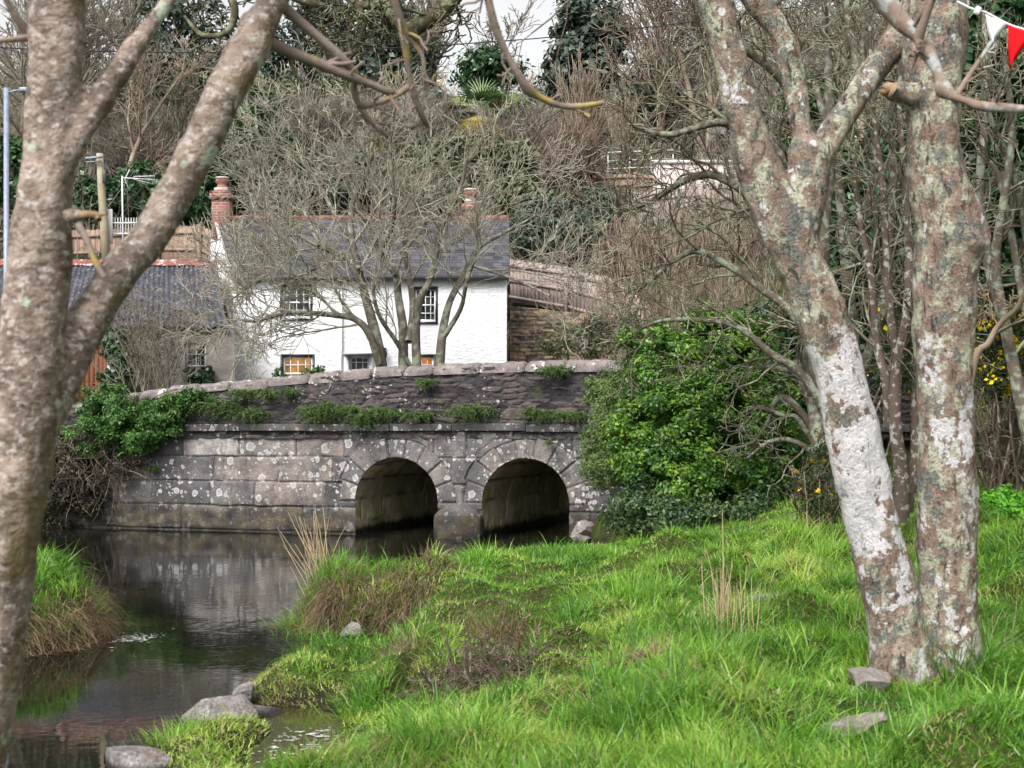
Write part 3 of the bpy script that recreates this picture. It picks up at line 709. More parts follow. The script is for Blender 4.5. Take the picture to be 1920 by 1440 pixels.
# barrels
for bi_, c in enumerate(ARCH_S):
    dd = np.arange(0.0, 6.0, 0.03)
    arcn = 90; aa = np.linspace(0, 1, arcn)
    jl = ASP + 0.5; tot = 2 * jl + math.pi * AR; q = aa * tot
    sx = np.where(q < jl, c - AR, np.where(q > tot - jl, c + AR, c - AR * np.cos(np.clip(q - jl, 0, math.pi * AR) / AR)))
    sz = np.where(q < jl, q - 0.5, np.where(q > tot - jl, tot - q - 0.5, ASP + AR * np.sin(np.clip(q - jl, 0, math.pi * AR) / AR)))
    nxn = np.where(q < jl, 1.0, np.where(q > tot - jl, -1.0, np.cos(np.clip(q - jl, 0, math.pi * AR) / AR)))
    nzn = np.where((q < jl) | (q > tot - jl), 0, -np.sin(np.clip(q - jl, 0, math.pi * AR) / AR))
    DD, QQ = np.meshgrid(dd, q)
    t_, d_, o_ = block_layout(DD, QQ, list(np.arange(0, tot + 0.4, 0.36)), 0.5, 1.2, 40 + bi_, 0.02)
    ins = (0.012 * o_ - 0.03 * (1 - sstep(0, 0.03, d_)) + 0.03 * fbm(DD * 3, QQ * 3, 0, 4, 4)) * sstep(0, 0.25, DD)
    V = face(sx[:, None] + nxn[:, None] * ins, sz[:, None] + nzn[:, None] * ins, 0.006 - DD)
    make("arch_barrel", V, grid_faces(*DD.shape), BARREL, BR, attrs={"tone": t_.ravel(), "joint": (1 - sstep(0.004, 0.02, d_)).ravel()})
# cutwater: half octagon nose with a sloped cap
cs = (ARCH_S[0] + ARCH_S[1]) / 2 + 0.02; hw = (ARCH_S[1] - ARCH_S[0]) / 2 - AR + 0.015
prof = [(-hw, 0.0), (-hw, 0.20), (-hw * 0.6, 0.40), (hw * 0.3, 0.42), (hw, 0.22), (hw, 0.0)]
mb = MB(); rings = []
for z, k, e in ((-0.4, 1.03, 0.02), (0.03, 1.02, 0.02), (0.30, 1.0, 0), (0.37, 0.96, -0.01), (0.47, 0.72, -0.01), (0.55, 0.25, 0.0)):
    rings.append([face(cs + a_ * min(1, k + 0.02), z, b_ * k + 0.0) for a_, b_ in prof])
for a_, b_ in zip(rings[:-1], rings[1:]):
    for i in range(len(prof) - 1): mb.poly([a_[i], a_[i+1], b_[i+1], b_[i]])
mb.poly(rings[-1])
def mesh_from_mb(mb): return np.array(mb.v), mb.f
o = mb.build("cutwater", ASHLAR, BR)
me = o.data
bm = bmesh.new(); bm.from_mesh(me); bmesh.ops.remove_doubles(bm, verts=bm.verts, dist=0.001)
bmesh.ops.subdivide_edges(bm, edges=bm.edges[:], cuts=5, use_grid_fill=True)
for v in bm.verts:
    n = 0.018 * float(fbm(v.co.x * 5, v.co.y * 5, v.co.z * 5, 3, 2)); v.co += v.normal * n
for f in bm.faces: f.smooth = True
bm.to_mesh(me); bm.free()
for nme, val in (("tone", 0.22), ("joint", 0.0)):
    at = me.attributes.new(nme, 'FLOAT', 'POINT'); at.data.foreach_set("value", np.full(len(me.vertices), val, np.float32))
# string course: long stones end to end
mb = MB(); e = -0.4
while e < 12.5:
    w = rng.uniform(0.9, 1.6); dz = rng.normal(0, 0.006)
    if e + w > s_of(325):
        mb.box(face(e + w / 2, 1.787 + dz, -0.07), ((w - 0.008) / 2, 0.16 + rng.normal(0, 0.006), 0.06), (U2[0], U2[1], 0), (N2[0], N2[1], 0), (0, 0, 1))
    e += w
o = mb.build("string_course", None, BR, bevel=0.012)
o.data.materials.append(ASHLAR)
for nme, val in (("tone", 0.12), ("joint", 0.15)):
    at = o.data.attributes.new(nme, 'FLOAT', 'POINT'); at.data.foreach_set("value", np.full(len(o.data.vertices), val, np.float32))
# parapet of slate rubble, front face, top hidden by the coping, plain back face
ps = np.arange(-2.4, 14.2, 0.016); tn = np.linspace(0, 1, 84)
S, T = np.meshgrid(ps, tn); top = coping_top(S) - 0.08; Z = 1.60 + T * (top - 1.60)
zb = [1.3]
while zb[-1] < 3.2: zb.append(zb[-1] + rng.uniform(0.045, 0.11))
wz = 0.5 * fbm(S * 1.2, Z * 2, 0, 3, 90)
tone, dj = cellular(S * 3.4 + .8 * fbm(S * 3, Z * 3, 0, 3, 91), Z * 11.5 + wz, 33)
tb, db = cellular(S * 1.9, Z * 5.2 + wz, 35); big_ = vnoise(S * 1.1, Z * 1.6, 0, 8) > .15
tone = np.where(big_, tb, tone); dj = np.where(big_, db * .19, dj * .088); off = (tone - .5) * 1.6
out = 0.020 * off * sstep(0, 0.02, dj) - 0.020 * (1 - sstep(0, 0.014, dj)) + 0.035 * fbm(S * 9, Z * 11, 0, 4, 3) + 0.03 * fbm(S * 1.3, Z * 1.3, 0, 2, 6) + 0.02
Vf = face(S, Z, out); Vb = face(S[[0, -1]], Z[[0, -1]], -0.42)
n0 = Vf.reshape(-1, 3).shape[0]; nc = len(ps)
ib = np.arange(nc - 1)
back = np.stack([n0 + ib, n0 + nc + ib, n0 + nc + ib + 1, n0 + ib + 1], -1)
topf = np.stack([n0 - nc + ib, n0 - nc + ib + 1, n0 + nc + ib + 1, n0 + nc + ib], -1)
make("parapet", np.concatenate([Vf.reshape(-1, 3), Vb.reshape(-1, 3)]), [grid_faces(*S.shape), back, topf], RUBBLE, BR,
     attrs={"tone": np.concatenate([tone.ravel(), np.full(2 * nc, .3)]), "joint": np.concatenate([(1 - sstep(0.001, 0.010, dj)).ravel(), np.zeros(2 * nc)])})
# coping stones: rounded granite, each its own part
edges_px = [60, 130, 205, 262, 313, 370, 430, 503, 579, 636, 697, 758, 812, 900, 985, 1060, 1165, 1250, 1330, 1400, 1480, 1560]
for a, b in zip(edges_px[:-1], edges_px[1:]):
    s0, s1 = s_of(a) + 0.006, s_of(b) - 0.006
    ns = max(6, int((s1 - s0) / 0.05)); ang = np.linspace(-0.15, math.pi + 0.15, 15)
    ts = np.linspace(0, 1, ns); A, Tt = np.meshgrid(ang, ts)
    endr = np.minimum(1, (np.minimum(Tt, 1 - Tt) * (s1 - s0) / 0.03 + 0.35)); endr = endr ** 0.5
    hh = 0.135 + rng.normal(0, 0.012); dz = rng.normal(0, 0.008)
    prof_w = np.sign(np.cos(A)) * np.abs(np.cos(A)) ** 0.75 * 0.235; prof_h = np.sign(np.sin(A)) * np.abs(np.sin(A)) ** 0.62 * hh
    SS = s0 + Tt * (s1 - s0); ct = coping_top(SS)
    n_ = fbm(SS * 5, A * 1.8, dz * 100, 4, 14) * 0.035
    V = face(SS, ct - hh + dz + prof_h * endr + n_ * np.sin(A), -0.19 + prof_w * (0.94 + 0.06 * endr) + n_)
    V2 = V.reshape(-1, 3)
    fq = grid_faces(*A.shape)
    caps = [list(range(15))[::-1], list(range((ns - 1) * 15, ns * 15))]
    make("coping_stone", V2, [list(map(int, q)) for q in fq] + caps, COPING, BR)
# ------------------------------------------------------------------ cottage
G0 = 1.70
def front_wall(mb, x0, x1, z0, z1, y, holes, depth=0.22):
    xs = sorted({x0, x1, *[h[0] for h in holes], *[h[1] for h in holes]}); zs = sorted({z0, z1, *[h[2] for h in holes], *[h[3] for h in holes]})
    for i in range(len(xs) - 1):
        for j in range(len(zs) - 1):
            cx, cz = (xs[i] + xs[i+1]) / 2, (zs[j] + zs[j+1]) / 2
            if any(h[0] < cx < h[1] and h[2] < cz < h[3] for h in holes): continue
            mb.poly([(xs[i], y, zs[j]), (xs[i+1], y, zs[j]), (xs[i+1], y, zs[j+1]), (xs[i], y, zs[j+1])])
    for a, b, c, d in holes:
        mb.poly([(a, y, c), (a, y, d), (a, y + depth, d), (a, y + depth, c)]); mb.poly([(b, y, d), (b, y, c), (b, y + depth, c), (b, y + depth, d)])
        mb.poly([(a, y, d), (b, y, d), (b, y + depth, d), (a, y + depth, d)]); mb.poly([(b, y, c), (a, y, c), (a, y + depth, c), (b, y + depth, c)])

def window(parent, x0, x1, z0, z1, y, nx, nz, glass, label=None, frame=None, surround=True, sash=True):
    """window part (frame and bars) with a pane sub-part; y is the wall face"""
    mb = MB(); f = 0.045; yy = y + 0.10
    mb.bb(x0, x0 + f, yy - .03, yy + .03, z0, z1); mb.bb(x1 - f, x1, yy - .03, yy + .03, z0, z1)
    mb.bb(x0 + f, x1 - f, yy - .03, yy + .03, z1 - f, z1); mb.bb(x0 + f, x1 - f, yy - .03, yy + .03, z0, z0 + f)
    w = 0.011
    for i in range(1, nx):
        x = x0 + (x1 - x0) * i / nx; mb.bb(x - w, x + w, yy - .022, yy + .012, z0 + f, z1 - f)
    for j in range(1, nz):
        z = z0 + (z1 - z0) * j / nz; k = w * 1.8 if (sash and j == nz // 2) else w
        mb.bb(x0 + f, x1 - f, yy - .026, yy + .014, z - k, z + k)
    wo = mb.build("window", frame or PAINTW, parent)
    if label: wo["label"] = label
    mb = MB(); mb.poly([(x0 + .01, yy + .02, z0 + .01), (x1 - .01, yy + .02, z0 + .01), (x1 - .01, yy + .02, z1 - .01), (x0 + .01, yy + .02, z1 - .01)])
    mb.build("pane", glass, wo)
    if surround:
        mb = MB(); t = 0.055; s = y - 0.012; e = y + 0.07
        mb.bb(x0 - t, x0, s, e, z0 - .02, z1 + t); mb.bb(x1, x1 + t, s, e, z0 - .02, z1 + t); mb.bb(x0, x1, s, e, z1, z1 + t)
        mb.bb(x0 - t, x1 + t, s - .03, e, z0 - .07, z0 - .02)
        mb.build("surround", BLACKP, wo)
    return wo

HD = 36.0
def hx(px, D=HD): return (px - 960) / F * D
def hz(py, D=HD): return CH - (py - HY) / F * D
ct = thing("white_cottage", "white painted cottage with dark slate roof and brick chimneys behind the bridge", "cottage", (hx(690), HD, G0))
hxl, hxr = hx(437), hx(950); eave = hz(517); ridge_z = hz(409, 38.2); ry_ = 38.2; by_ = 40.4
rxl, rxr = hx(404, 38.2), hxr
wins = [(hx(529), hx(582), hz(596), hz(537)), (hx(778), hx(817), hz(602), hz(541)), (hx(530), hx(586), hz(716), hz(668)), (hx(655), hx(692), hz(790), hz(668)), (hx(778), hx(813), hz(716), hz(668))]
mb = MB(); front_wall(mb, hxl, hxr, G0 - .3, eave, HD, wins)
blx = hxl + 2 * (rxl - hxl)
mb.poly([(hxl, HD, G0 - .3), (hxl, HD, eave), (rxl, ry_, ridge_z - .06), (blx, by_, eave), (blx, by_, G0 - .3)])
mb.poly([(hxr, HD, G0 - .3), (hxr, by_, G0 - .3), (hxr, by_, eave), (hxr, ry_, ridge_z - .06), (hxr, HD, eave)])
mb.poly([(blx, by_, G0 - .3), (blx, by_, eave), (hxr, by_, eave), (hxr, by_, G0 - .3)])
mb.build("wall", WHITE, ct)
# roof: slate courses, each lapping the one below
def roof(parent, name, exl, exr, ey, ez, rxl_, rxr_, ry2, rz, matl, n, back=None):
    mb = MB()
    for i in range(n):
        a, b = i / n, (i + 1) / n + 0.012
        for (t0, t1, lift0, lift1) in ((a, b, 0.022, 0.004),):
            p = lambda t, l, right: ((exr + (rxr_ - exr) * t) if right else (exl + (rxl_ - exl) * t), ey + (ry2 - ey) * t, ez + (rz - ez) * t + l)
            mb.poly([p(t0, lift0, 0), p(t0, lift0, 1), p(t1, lift1, 1), p(t1, lift1, 0)])
            mb.poly([p(t0, lift0 - .022, 0), p(t0, lift0 - .022, 1), p(t0, lift0, 1), p(t0, lift0, 0)])
    if back is not None:
        mb.poly([(rxl_, ry2, rz), (rxr_, ry2, rz), (exr, back, ez), (2 * rxl_ - exl, back, ez)])
    return mb.build(name, matl, parent)
ex = 0.12
rf = roof(ct, "roof", hxl + 0.02, hxr + .06, HD - .14, eave - .02, rxl + .03, rxr + .06, ry_, ridge_z, SLATE, 24, by_ + .15)
mb = MB(); x = rxl + .25
while x < rxr:
    w = min(0.42, rxr + .05 - x); mb.tube([(x + .006, ry_, ridge_z - .01), (x + w - .006, ry_, ridge_z - .01 + rng.normal(0, .008))], 0.085, 8); x += 0.42
mb.build("ridge_tile", TERRA, rf)
mb = MB(); v0 = np.array((hxl - .04, HD - .15, eave)); v1 = np.array((rxl - .02, ry_, ridge_z + .03))
mb.bar(v0, v1, 0.10, 0.05); mb.build("verge", CEMENT, rf)
mb = MB(); mb.bb(hxl + .02, hxr + .08, HD - .24, HD - .12, eave - .12, eave - .02); mb.build("gutter", BLACKP, ct, bevel=0.02)
mb = MB(); mb.tube([(hx(640), HD - .06, eave - .1), (hx(640), HD - .06, G0)], 0.035, 6); mb.build("downpipe", PAINTW, ct)
for wv, (nx_, nz_, gl, lb) in zip(wins, ((4, 4, GLASS_D, "upstairs window above the lit kitchen window"), (4, 4, GLASS_D, "upstairs window behind the tree stems"), (4, 3, GLASS_LIT, "warmly lit window"), None or (3, 6, GLASS_D, "door glazing"), (3, 3, GLASS_ORANGE, "orange lit window"))):
    if lb == "door glazing": continue
    window(ct, wv[0], wv[1], wv[2], wv[3], HD, nx_, nz_, gl, lb)
# half glazed door with a flat hood
d = wins[3]
mb = MB(); mb.bb(d[0], d[1], HD + .07, HD + .12, d[2], hz(692)); mb.bb(d[0], d[0] + .05, HD + .07, HD + .12, hz(692), d[3]); mb.bb(d[1] - .05, d[1], HD + .07, HD + .12, hz(692), d[3]); mb.bb(d[0] + .05, d[1] - .05, HD + .07, HD + .12, d[3] - .05, d[3])
for k in (1, 2): mb.bb(d[0] + (d[1] - d[0]) * k / 3 - .012, d[0] + (d[1] - d[0]) * k / 3 + .012, HD + .075, HD + .115, hz(692), d[3] - .05)
mb.bb(d[0] + .05, d[1] - .05, HD + .076, HD + .114, hz(679) - .012, hz(679) + .012)
dr = mb.build("door", PAINTW, ct)
mb = MB(); mb.poly([(d[0] + .03, HD + .105, hz(692)), (d[1] - .03, HD + .105, hz(692)), (d[1] - .03, HD + .105, d[3] - .03), (d[0] + .03, HD + .105, d[3] - .03)]); mb.build("pane", GLASS_D, dr)
mb = MB(); mb.bb(hx(645), hx(700), HD - .34, HD, hz(666), hz(663)); mb.bb(hx(650), hx(696), HD - .26, HD, hz(668), hz(666) - .003); mb.build("door_hood", FRAME_GREY, ct)
mb = MB(); mb.bb(hx(646), hx(654), HD - .05, HD, G0, hz(669)); mb.bb(hx(693), hx(700), HD - .05, HD, G0, hz(669)); mb.build("door_jamb", PAINTW, ct)
mb = MB(); mb.bb(hx(722) - .03, hx(722) + .03, HD - .05, HD, hz(662), hz(652)); mb.tube([(hx(722), HD - .16, hz(655)), (hx(722), HD - .16, hz(664)), (hx(722), HD - .16, hz(672))], [.03, .075, .05], 8); mb.bar((hx(722), HD - .03, hz(655)), (hx(722), HD - .18, hz(653)), .02, .02)
mb.build("wall_lamp", BLACKP, ct)
def chimney(px0, px1, pytop, pypot, potpx, D, zb):
    x0, x1 = hx(px0, D), hx(px1, D); zt = hz(pytop, D); w = (x1 - x0) / 2
    mb = MB(); mb.bb(x0, x1, D - w * 1.2, D + w * 1.2, zb, zt - .30); mb.bb(x0 - .05, x1 + .05, D - w * 1.2 - .05, D + w * 1.2 + .05, zt - .30, zt - .14); mb.bb(x0 + .02, x1 - .02, D - w * 1.1, D + w * 1.1, zt - .14, zt - .06)
    co = mb.build("chimney", BRICK, ct)
    mb = MB(); mb.bb(x0 + .05, x1 - .05, D - w, D + w, zt - .06, zt + .03); mb.build("flaunching", CEMENT, co, bevel=.03)
    xc = hx(potpx, D); zp = hz(pypot, D); h = zp - zt
    mb = MB(); mb.tube([(xc, D, zt), (xc, D, zt + h * .15), (xc, D, zt + h * .3), (xc, D, zp - .14), (xc, D, zp - .1), (xc, D, zp)], [.17, .17, .145, .14, .185, .18], 14); mb.build("chimney_pot", TERRA, co, smooth=False)
    mb = MB(); mb.tube([(xc, D, zp), (xc, D, zp + .05)], .19, 12); mb.build("pot_rim", CEMENT, co)
chimney(401, 434, 356, 336, 417, 38.2, ridge_z - 0.6)
chimney(869, 892, 376, 358, 881, 38.2, ridge_z - 0.4)

# ------------------------------------------------------------------ outbuilding with corrugated roof
SD = 34.0
sh = thing("stone_outbuilding", "low stone outbuilding with weathered corrugated roof and rusty ridge beside the white cottage", "outbuilding", (hx(260, SD), SD, G0))
sxr = hx(440, SD); sxl = hx(-140, SD); sez = hz(612, SD); srz = hz(492, 36.6); srr = hx(404, 36.6)
swin = [(hx(347, SD), hx(386, SD), hz(708, SD), hz(642, SD)), (hx(120, SD), hx(205, SD), hz(790, SD), hz(640, SD))]
mb = MB(); front_wall(mb, sxl, sxr, G0 - .3, sez, SD, swin)
mb.poly([(sxr, SD, G0 - .3), (2 * srr - sxr, 39, G0 - .3), (2 * srr - sxr, 39, sez), (srr, 36.6, srz - .05), (sxr, SD, sez)])
mb.poly([(sxl, SD, G0 - .3), (sxl, SD, sez), (sxl, 36.6, srz - .05), (sxl, 39, sez), (sxl, 39, G0 - .3)])
mb.build("wall", RENDER_GREY, sh)
n = int((srr - sxl) / 0.03); xs = np.linspace(0, 1, n); tt = np.linspace(0, 1.0, 14)
Xg, Tg = np.meshgrid(xs, tt)
xe0, xe1 = sxl, hx(430, SD) ; Xw = (xe0 + (xe1 - xe0) * Xg) * (1 - Tg) + (sxl + (srr - sxl) * Xg) * Tg
wv = 0.028 * np.sin(((sxl + (srr - sxl) * Xg)) * 2 * math.pi / 0.125)
sag = -0.05 * np.sin(Tg * math.pi) + 0.03 * fbm(Xw * 0.8, Tg * 3, 0, 3, 2)
V = np.stack([Xw, SD - .22 + (36.6 - SD + .22) * Tg, sez - .03 + (srz - sez + .03) * Tg + wv + sag], -1)
rfo = make("roof", V, grid_faces(*Xg.shape), CORR, sh)
mb = MB(); mb.poly([(sxl, 36.62, srz), (srr, 36.62, srz), (2 * srr - sxr, 39.1, sez), (sxl, 39.1, sez)]); mb.build("rear_slope", CORR, rfo)
mb = MB(); x = sxl
while x < srr:
    w = min(1.6, srr + .04 - x); dz = rng.normal(0, .012)
    mb.poly([(x, 36.40, srz - .10 + dz), (x + w - .01, 36.40, srz - .10 + dz), (x + w - .01, 36.6, srz + .08 + dz), (x, 36.6, srz + .08 + dz)]); mb.poly([(x, 36.6, srz + .08 + dz), (x + w - .01, 36.6, srz + .08 + dz), (x + w - .01, 36.8, srz - .08 + dz), (x, 36.8, srz - .08 + dz)]); x += 1.6
mb.build("ridge_capping", RUST, rfo)
window(sh, *swin[0], SD, 2, 3, GLASS_D, "faded window", FRAME_GREY, False)
mb = MB(); a, b, c, d_ = swin[1]; x = a + .03; yy = SD + .1
while x < b - .06:
    mb.bb(x, x + .105, yy, yy + .03, c, d_ - .05); x += .115
dr = mb.build("boarded_door", DOORWOOD, sh)
mb = MB(); mb.bb(b - .05, b + .03, SD - .01, yy + .05, c, d_ + .04); mb.bb(a - .03, a + .03, SD - .01, yy + .05, c, d_ + .04); mb.bb(a + .03, b - .05, SD - .01, yy + .05, d_ - .04, d_ + .04); mb.build("door_frame", FRAME_GREY, dr)

# ------------------------------------------------------------------ fences
def board_fence(name, label, pts, height, mat, base_z, post_every=2.4, rails=(0.12, 0.5, 0.86), bw=0.15, group=None, front=1):
    """vertical boards along a polyline; pts are (x, y, ztop)"""
    pts = [np.array(p, float) for p in pts]
    t = thing(name, label, "fence", (pts[0][0], pts[0][1], pts[0][2] - height), group)
    mb = MB(); mr = MB(); posts = []; r = np.random.default_rng(len(label))
    for a, b in zip(pts[:-1], pts[1:]):
        d = b - a; L = np.hypot(d[0], d[1]); u = np.array((d[0] / L, d[1] / L, 0)); nrm = np.array((u[1], -u[0], 0)) * front
        n = max(1, int(L / bw)); w = L / n
        for i in range(n):
            c = a + d * (i + .5) / n; zt = c[2] + r.normal(0, .008); 
            mb.box((c[0], c[1], zt - height / 2), (w * 0.485, 0.011 + .003 * (i % 2), height / 2), u, nrm, (0, 0, 1))
        for k in rails:
            aa = a - np.array((0, 0, height * (1 - k))) + nrm * .035; bb_ = b - np.array((0, 0, height * (1 - k))) + nrm * .035
            mr.bar(aa, bb_, .045, .08)
        m = max(1, int(round(L / post_every)))
        for i in range(m + 1):
            if i == 0 and a is not pts[0]: continue
            c = a + d * i / m + nrm * .10; mp = MB(); mp.box((c[0], c[1], c[2] - height / 2 - .05), (.05, .05, height / 2 + .08), u, nrm, (0, 0, 1)); posts.append(mp)
    mb.build("board_panel", mat, t); mr.build("rail", mat, t)
    for mp in posts: mp.build("post", mat, t)
    return t
def q(px, py, D): p = P(px, py, D); return p
board_fence("garden_fence", "tan closeboard garden fence with exposed posts above the outbuilding roof", [q(120, 432, 40.5), q(200, 430, 40.5), q(300, 424, 40.0), q(378, 424, 39.4), q(402, 436, 39.0)], 1.35, FENCE_WARM, 5, 1.25)
board_fence("garden_fence", "long weathered grey fence running downhill on top of the drystone wall", [q(905, 478, 42.0), q(955, 486, 41.0), q(1066, 502, 39.2), q(1140, 520, 38.0), q(1180, 545, 37.2), q(1222, 578, 36.4)], 1.25, FENCE_GREY, 5, 1.9)
board_fence("garden_fence", "tall pale weathered fence panel high on the bank behind the saplings", [q(1190, 362, 47.0), q(1300, 352, 46.5), q(1420, 366, 46.0)], 1.9, FENCE_GREY, 8, 2.2)
board_fence("garden_fence", "low dark stained fence below the steel handrail on the bank", [q(1070, 332, 49.0), q(1190, 326, 49.0), q(1330, 334, 49.0)], 0.75, FENCE_WARM, 8, 2.2)
# white terrace wall above the pale fence
tw = thing("terrace_wall", "pale pink rendered garden terrace wall above the pale fence on the bank", "garden wall", tuple(P(1290, 345, 48.0)))
mb = MB(); a = P(1225, 345, 48.2); b = P(1390, 350, 48.2); mb.bb(a[0], b[0], 48.1, 48.4, a[2] - 1.2, P(0, 308, 48.2)[2]); mb.build("wall", PINKWALL, tw, bevel=.03)
mb = MB(); mb.bb(a[0] - .05, b[0] + .05, 48.04, 48.46, P(0, 308, 48.2)[2] + .002, P(0, 304, 48.2)[2] + .05); mb.build("wall_cap", CEMENT, tw)
# steel handrail
hr = thing("handrail", "thin white steel handrail on the upper garden path", "handrail", tuple(P(1140, 315, 49.5)))
mb = MB(); pa, pb = P(1140, 286, 49.5), P(1262, 281, 49.5); za = P(0, 315, 49.5)[2]
mb.tube([pa, pb], .022, 6); mb.tube([pa - (0, 0, .3), pb - (0, 0, .3)], .010, 6); mb.tube([pa - (0, 0, .58), pb - (0, 0, .58)], .014, 6)
rl = mb.build("rail", ALU, hr)
for k in range(4):
    c = pa + (pb - pa) * k / 3; mb = MB(); mb.tube([c, (c[0], c[1], za - .4)], .02, 6); mb.build("post", ALU, hr)
# drystone retaining wall
xs = np.arange(-0.05, 4.4, .025); zs = np.linspace(0, 1, 110)
X, T = np.meshgrid(xs, zs); Y0 = 38.3 - 0.30 * np.maximum(X - 0.4, 0) - 0.05 * X; topz = np.interp(X, [-0.1, 1.5, 2.7, 3.6, 4.4], [hz(572, 38.3), hz(585, 38), hz(592, 37.6), hz(612, 37), hz(640, 36.8)])
Zw = G0 - .3 + T * (topz - G0 + .3)
zb = [G0 - .6]
while zb[-1] < 6: zb.append(zb[-1] + rng.uniform(.06, .13))
tone, dj, off = block_layout(X, Zw, zb, .15, .5, 77, .03)
oy = 0.025 * off * sstep(0, .02, dj) - .05 * (1 - sstep(0, .025, dj)) + .06 * fbm(X * 2, Zw * 2, 0, 3, 3)
V = np.stack([X, Y0 - oy, Zw], -1); nc = len(xs)
Vt = np.stack([xs, 40.5 + 0 * xs, topz[0]], -1); n0 = V.reshape(-1, 3).shape[0]; ib = np.arange(nc - 1)
rwt = thing("drystone_wall", "brown drystone retaining wall under the weathered fence beside the cottage", "stone wall", (2, 38, G0))
make("wall", np.concatenate([V.reshape(-1, 3), Vt]), [grid_faces(*X.shape), np.stack([n0 - nc + ib, n0 - nc + ib + 1, n0 + ib + 1, n0 + ib], -1)], DRYSTONE, rwt, attrs={"tone": np.concatenate([tone.ravel(), np.full(nc, .3)]), "joint": np.concatenate([(1 - sstep(.004, .02, dj)).ravel(), np.zeros(nc)])})

# white house glimpsed on the hill
wh = thing("white_house", "white gabled house glimpsed high on the hillside through lichened branches", "house", tuple(P(1375, 300, 58)))
x0, x1 = hx(1322, 58), hx(1450, 58); zt, zb_ = P(0, 215, 58)[2], P(0, 300, 58)[2] - .8; xm = (x0 + x1) / 2
mb = MB(); mb.poly([(x0, 58, zb_), (x1, 58, zb_), (x1, 58, zt - .6), (xm, 58, zt + .9), (x0, 58, zt - .6)]); mb.poly([(x0, 58, zb_), (x0, 58, zt - .6), (x0, 65, zt - .6), (x0, 65, zb_)]); mb.poly([(x1, 65, zb_), (x1, 65, zt - .6), (x1, 58, zt - .6), (x1, 58, zb_)]); mb.poly([(x1, 65, zb_), (x0, 65, zb_), (x0, 65, zt - .6), (xm, 65, zt + .9), (x1, 65, zt - .6)])
mb.build("wall", WHITE, wh)
mb = MB(); mb.box(((x0 + xm) / 2 - .08, 61.4, zt + .2), (1, 3.8, .05), ((xm - x0) / 2 + .1, 0, .75 + .06), (0, 1, 0), (-.5, 0, .8)); mb.box(((x1 + xm) / 2 + .08, 61.4, zt + .2), (1, 3.8, .05), ((x1 - xm) / 2 + .1, 0, -.75 - .06), (0, 1, 0), (.5, 0, .8)); mb.build("roof", SLATE, wh)
window(wh, xm - .8, xm + .1, zt - 1.9, zt - .9, 57.9, 2, 2, GLASS_D)

# ------------------------------------------------------------------ poles, lamp, aerial, wires
lp = thing("street_lamp", "grey galvanised street lamp column with a short arm at the edge of the yard", "street lamp", (hx(14, 31), 31, 1.7))
mb = MB(); xx = hx(12, 31); mb.tube([(xx, 31, 1.7), (xx, 31, 2.9), (xx, 31, 2.95), (xx, 31, hz(165, 31))], [.085, .085, .062, .058], 12); mb.build("column", GALV, lp, smooth=True)
mb = MB(); mb.tube([(xx, 31, hz(174, 31)), (xx + .2, 31, hz(170, 31)), (xx + .34, 31, hz(168, 31))], .022, 8); mb.build("arm", GALV, lp)
mb = MB(); mb.box((xx + .56, 31, hz(169, 31)), (.25, .11, .05)); mb.build("lamp_head", GALV, lp, bevel=.03)
up_ = thing("utility_pole", "short pale wooden utility pole with a steel crosspiece behind the outbuilding", "utility pole", (hx(196, 39.5), 39.5, 6.0))
mb = MB(); mb.tube([P(200, 500, 39.5), P(195, 420, 39.5), P(190, 350, 39.5), P(187, 288, 39.5)], [.125, .12, .11, .10], 12); mb.build("pole", POLEWOOD, up_, smooth=True)
mb = MB(); mb.bar(P(160, 297, 39.3), P(192, 294, 39.3), .06, .06); mb.bar(P(161, 304, 39.3), P(189, 302, 39.3), .03, .03); mb.build("crosspiece", GALV, up_)
mb = MB(); c = P(196, 332, 39.35); mb.box(c, (.05, .05, .18)); mb.build("junction_box", BLACKP, up_, bevel=.01)
ae = thing("tv_aerial", "thin television aerial on a tall mast above the outbuilding ridge", "aerial", tuple(P(229, 425, 38.5)))
mb = MB(); mb.tube([P(231, 490, 38.5), P(229, 330, 38.5)], .022, 6); mb.build("mast", ALU, ae)
mb = MB(); mb.tube([P(228, 333, 38.5), P(291, 337, 38.4)], .014, 6); mb.tube([P(250, 331, 38.5), P(288, 330, 38.1)], .012, 5); mb.tube([P(250, 336, 38.5), P(288, 345, 38.9)], .012, 5)
mb.tube([P(243, 318, 38.5), P(234, 336, 38.5), P(241, 353, 38.5)], .012, 5)
for px in (262, 272, 282, 290): mb.tube([P(px, 328, 38.1), P(px, 347, 38.9)], .006, 4)
mb.build("aerial_array", ALU, ae)
gr = thing("railing", "small metal railing beside the pole above the outbuilding", "railing", tuple(P(222, 440, 39.8)))
mb = MB(); mb.bar(P(203, 418, 39.8), P(262, 418, 39.8), .04, .04); mb.bar(P(203, 438, 39.8), P(262, 438, 39.8), .04, .04)
for px in range(206, 262, 5): mb.tube([P(px, 408, 39.8), P(px, 440, 39.8)], .010, 5)
mb.build("bar_panel", ALU, gr)
mb = MB(); mb.box(P(206, 425, 39.75), (.07, .06, .5)); mb.build("post", PAINTW, gr)
def wire(label, pts, r=.014):
    pts = np.array(pts); n = 24
    # smooth sag between given points
    t = np.linspace(0, 1, n); tp = np.linspace(0, 1, len(pts)); c = np.stack([np.interp(t, tp, pts[:, k]) for k in range(3)], -1)
    V, Fq = tubes([(c, np.full(n, r))], 5); tag(make("overhead_cable", V, Fq, CABLE, base=c[0]), label, "cable", "cables strung across the valley")
def sagline(a, b, sag, n=9):
    a = np.array(a); b = np.array(b); t = np.linspace(0, 1, n)[:, None]; c = a + (b - a) * t; c[:, 2] -= (sag * 4 * t * (1 - t))[:, 0]; return c
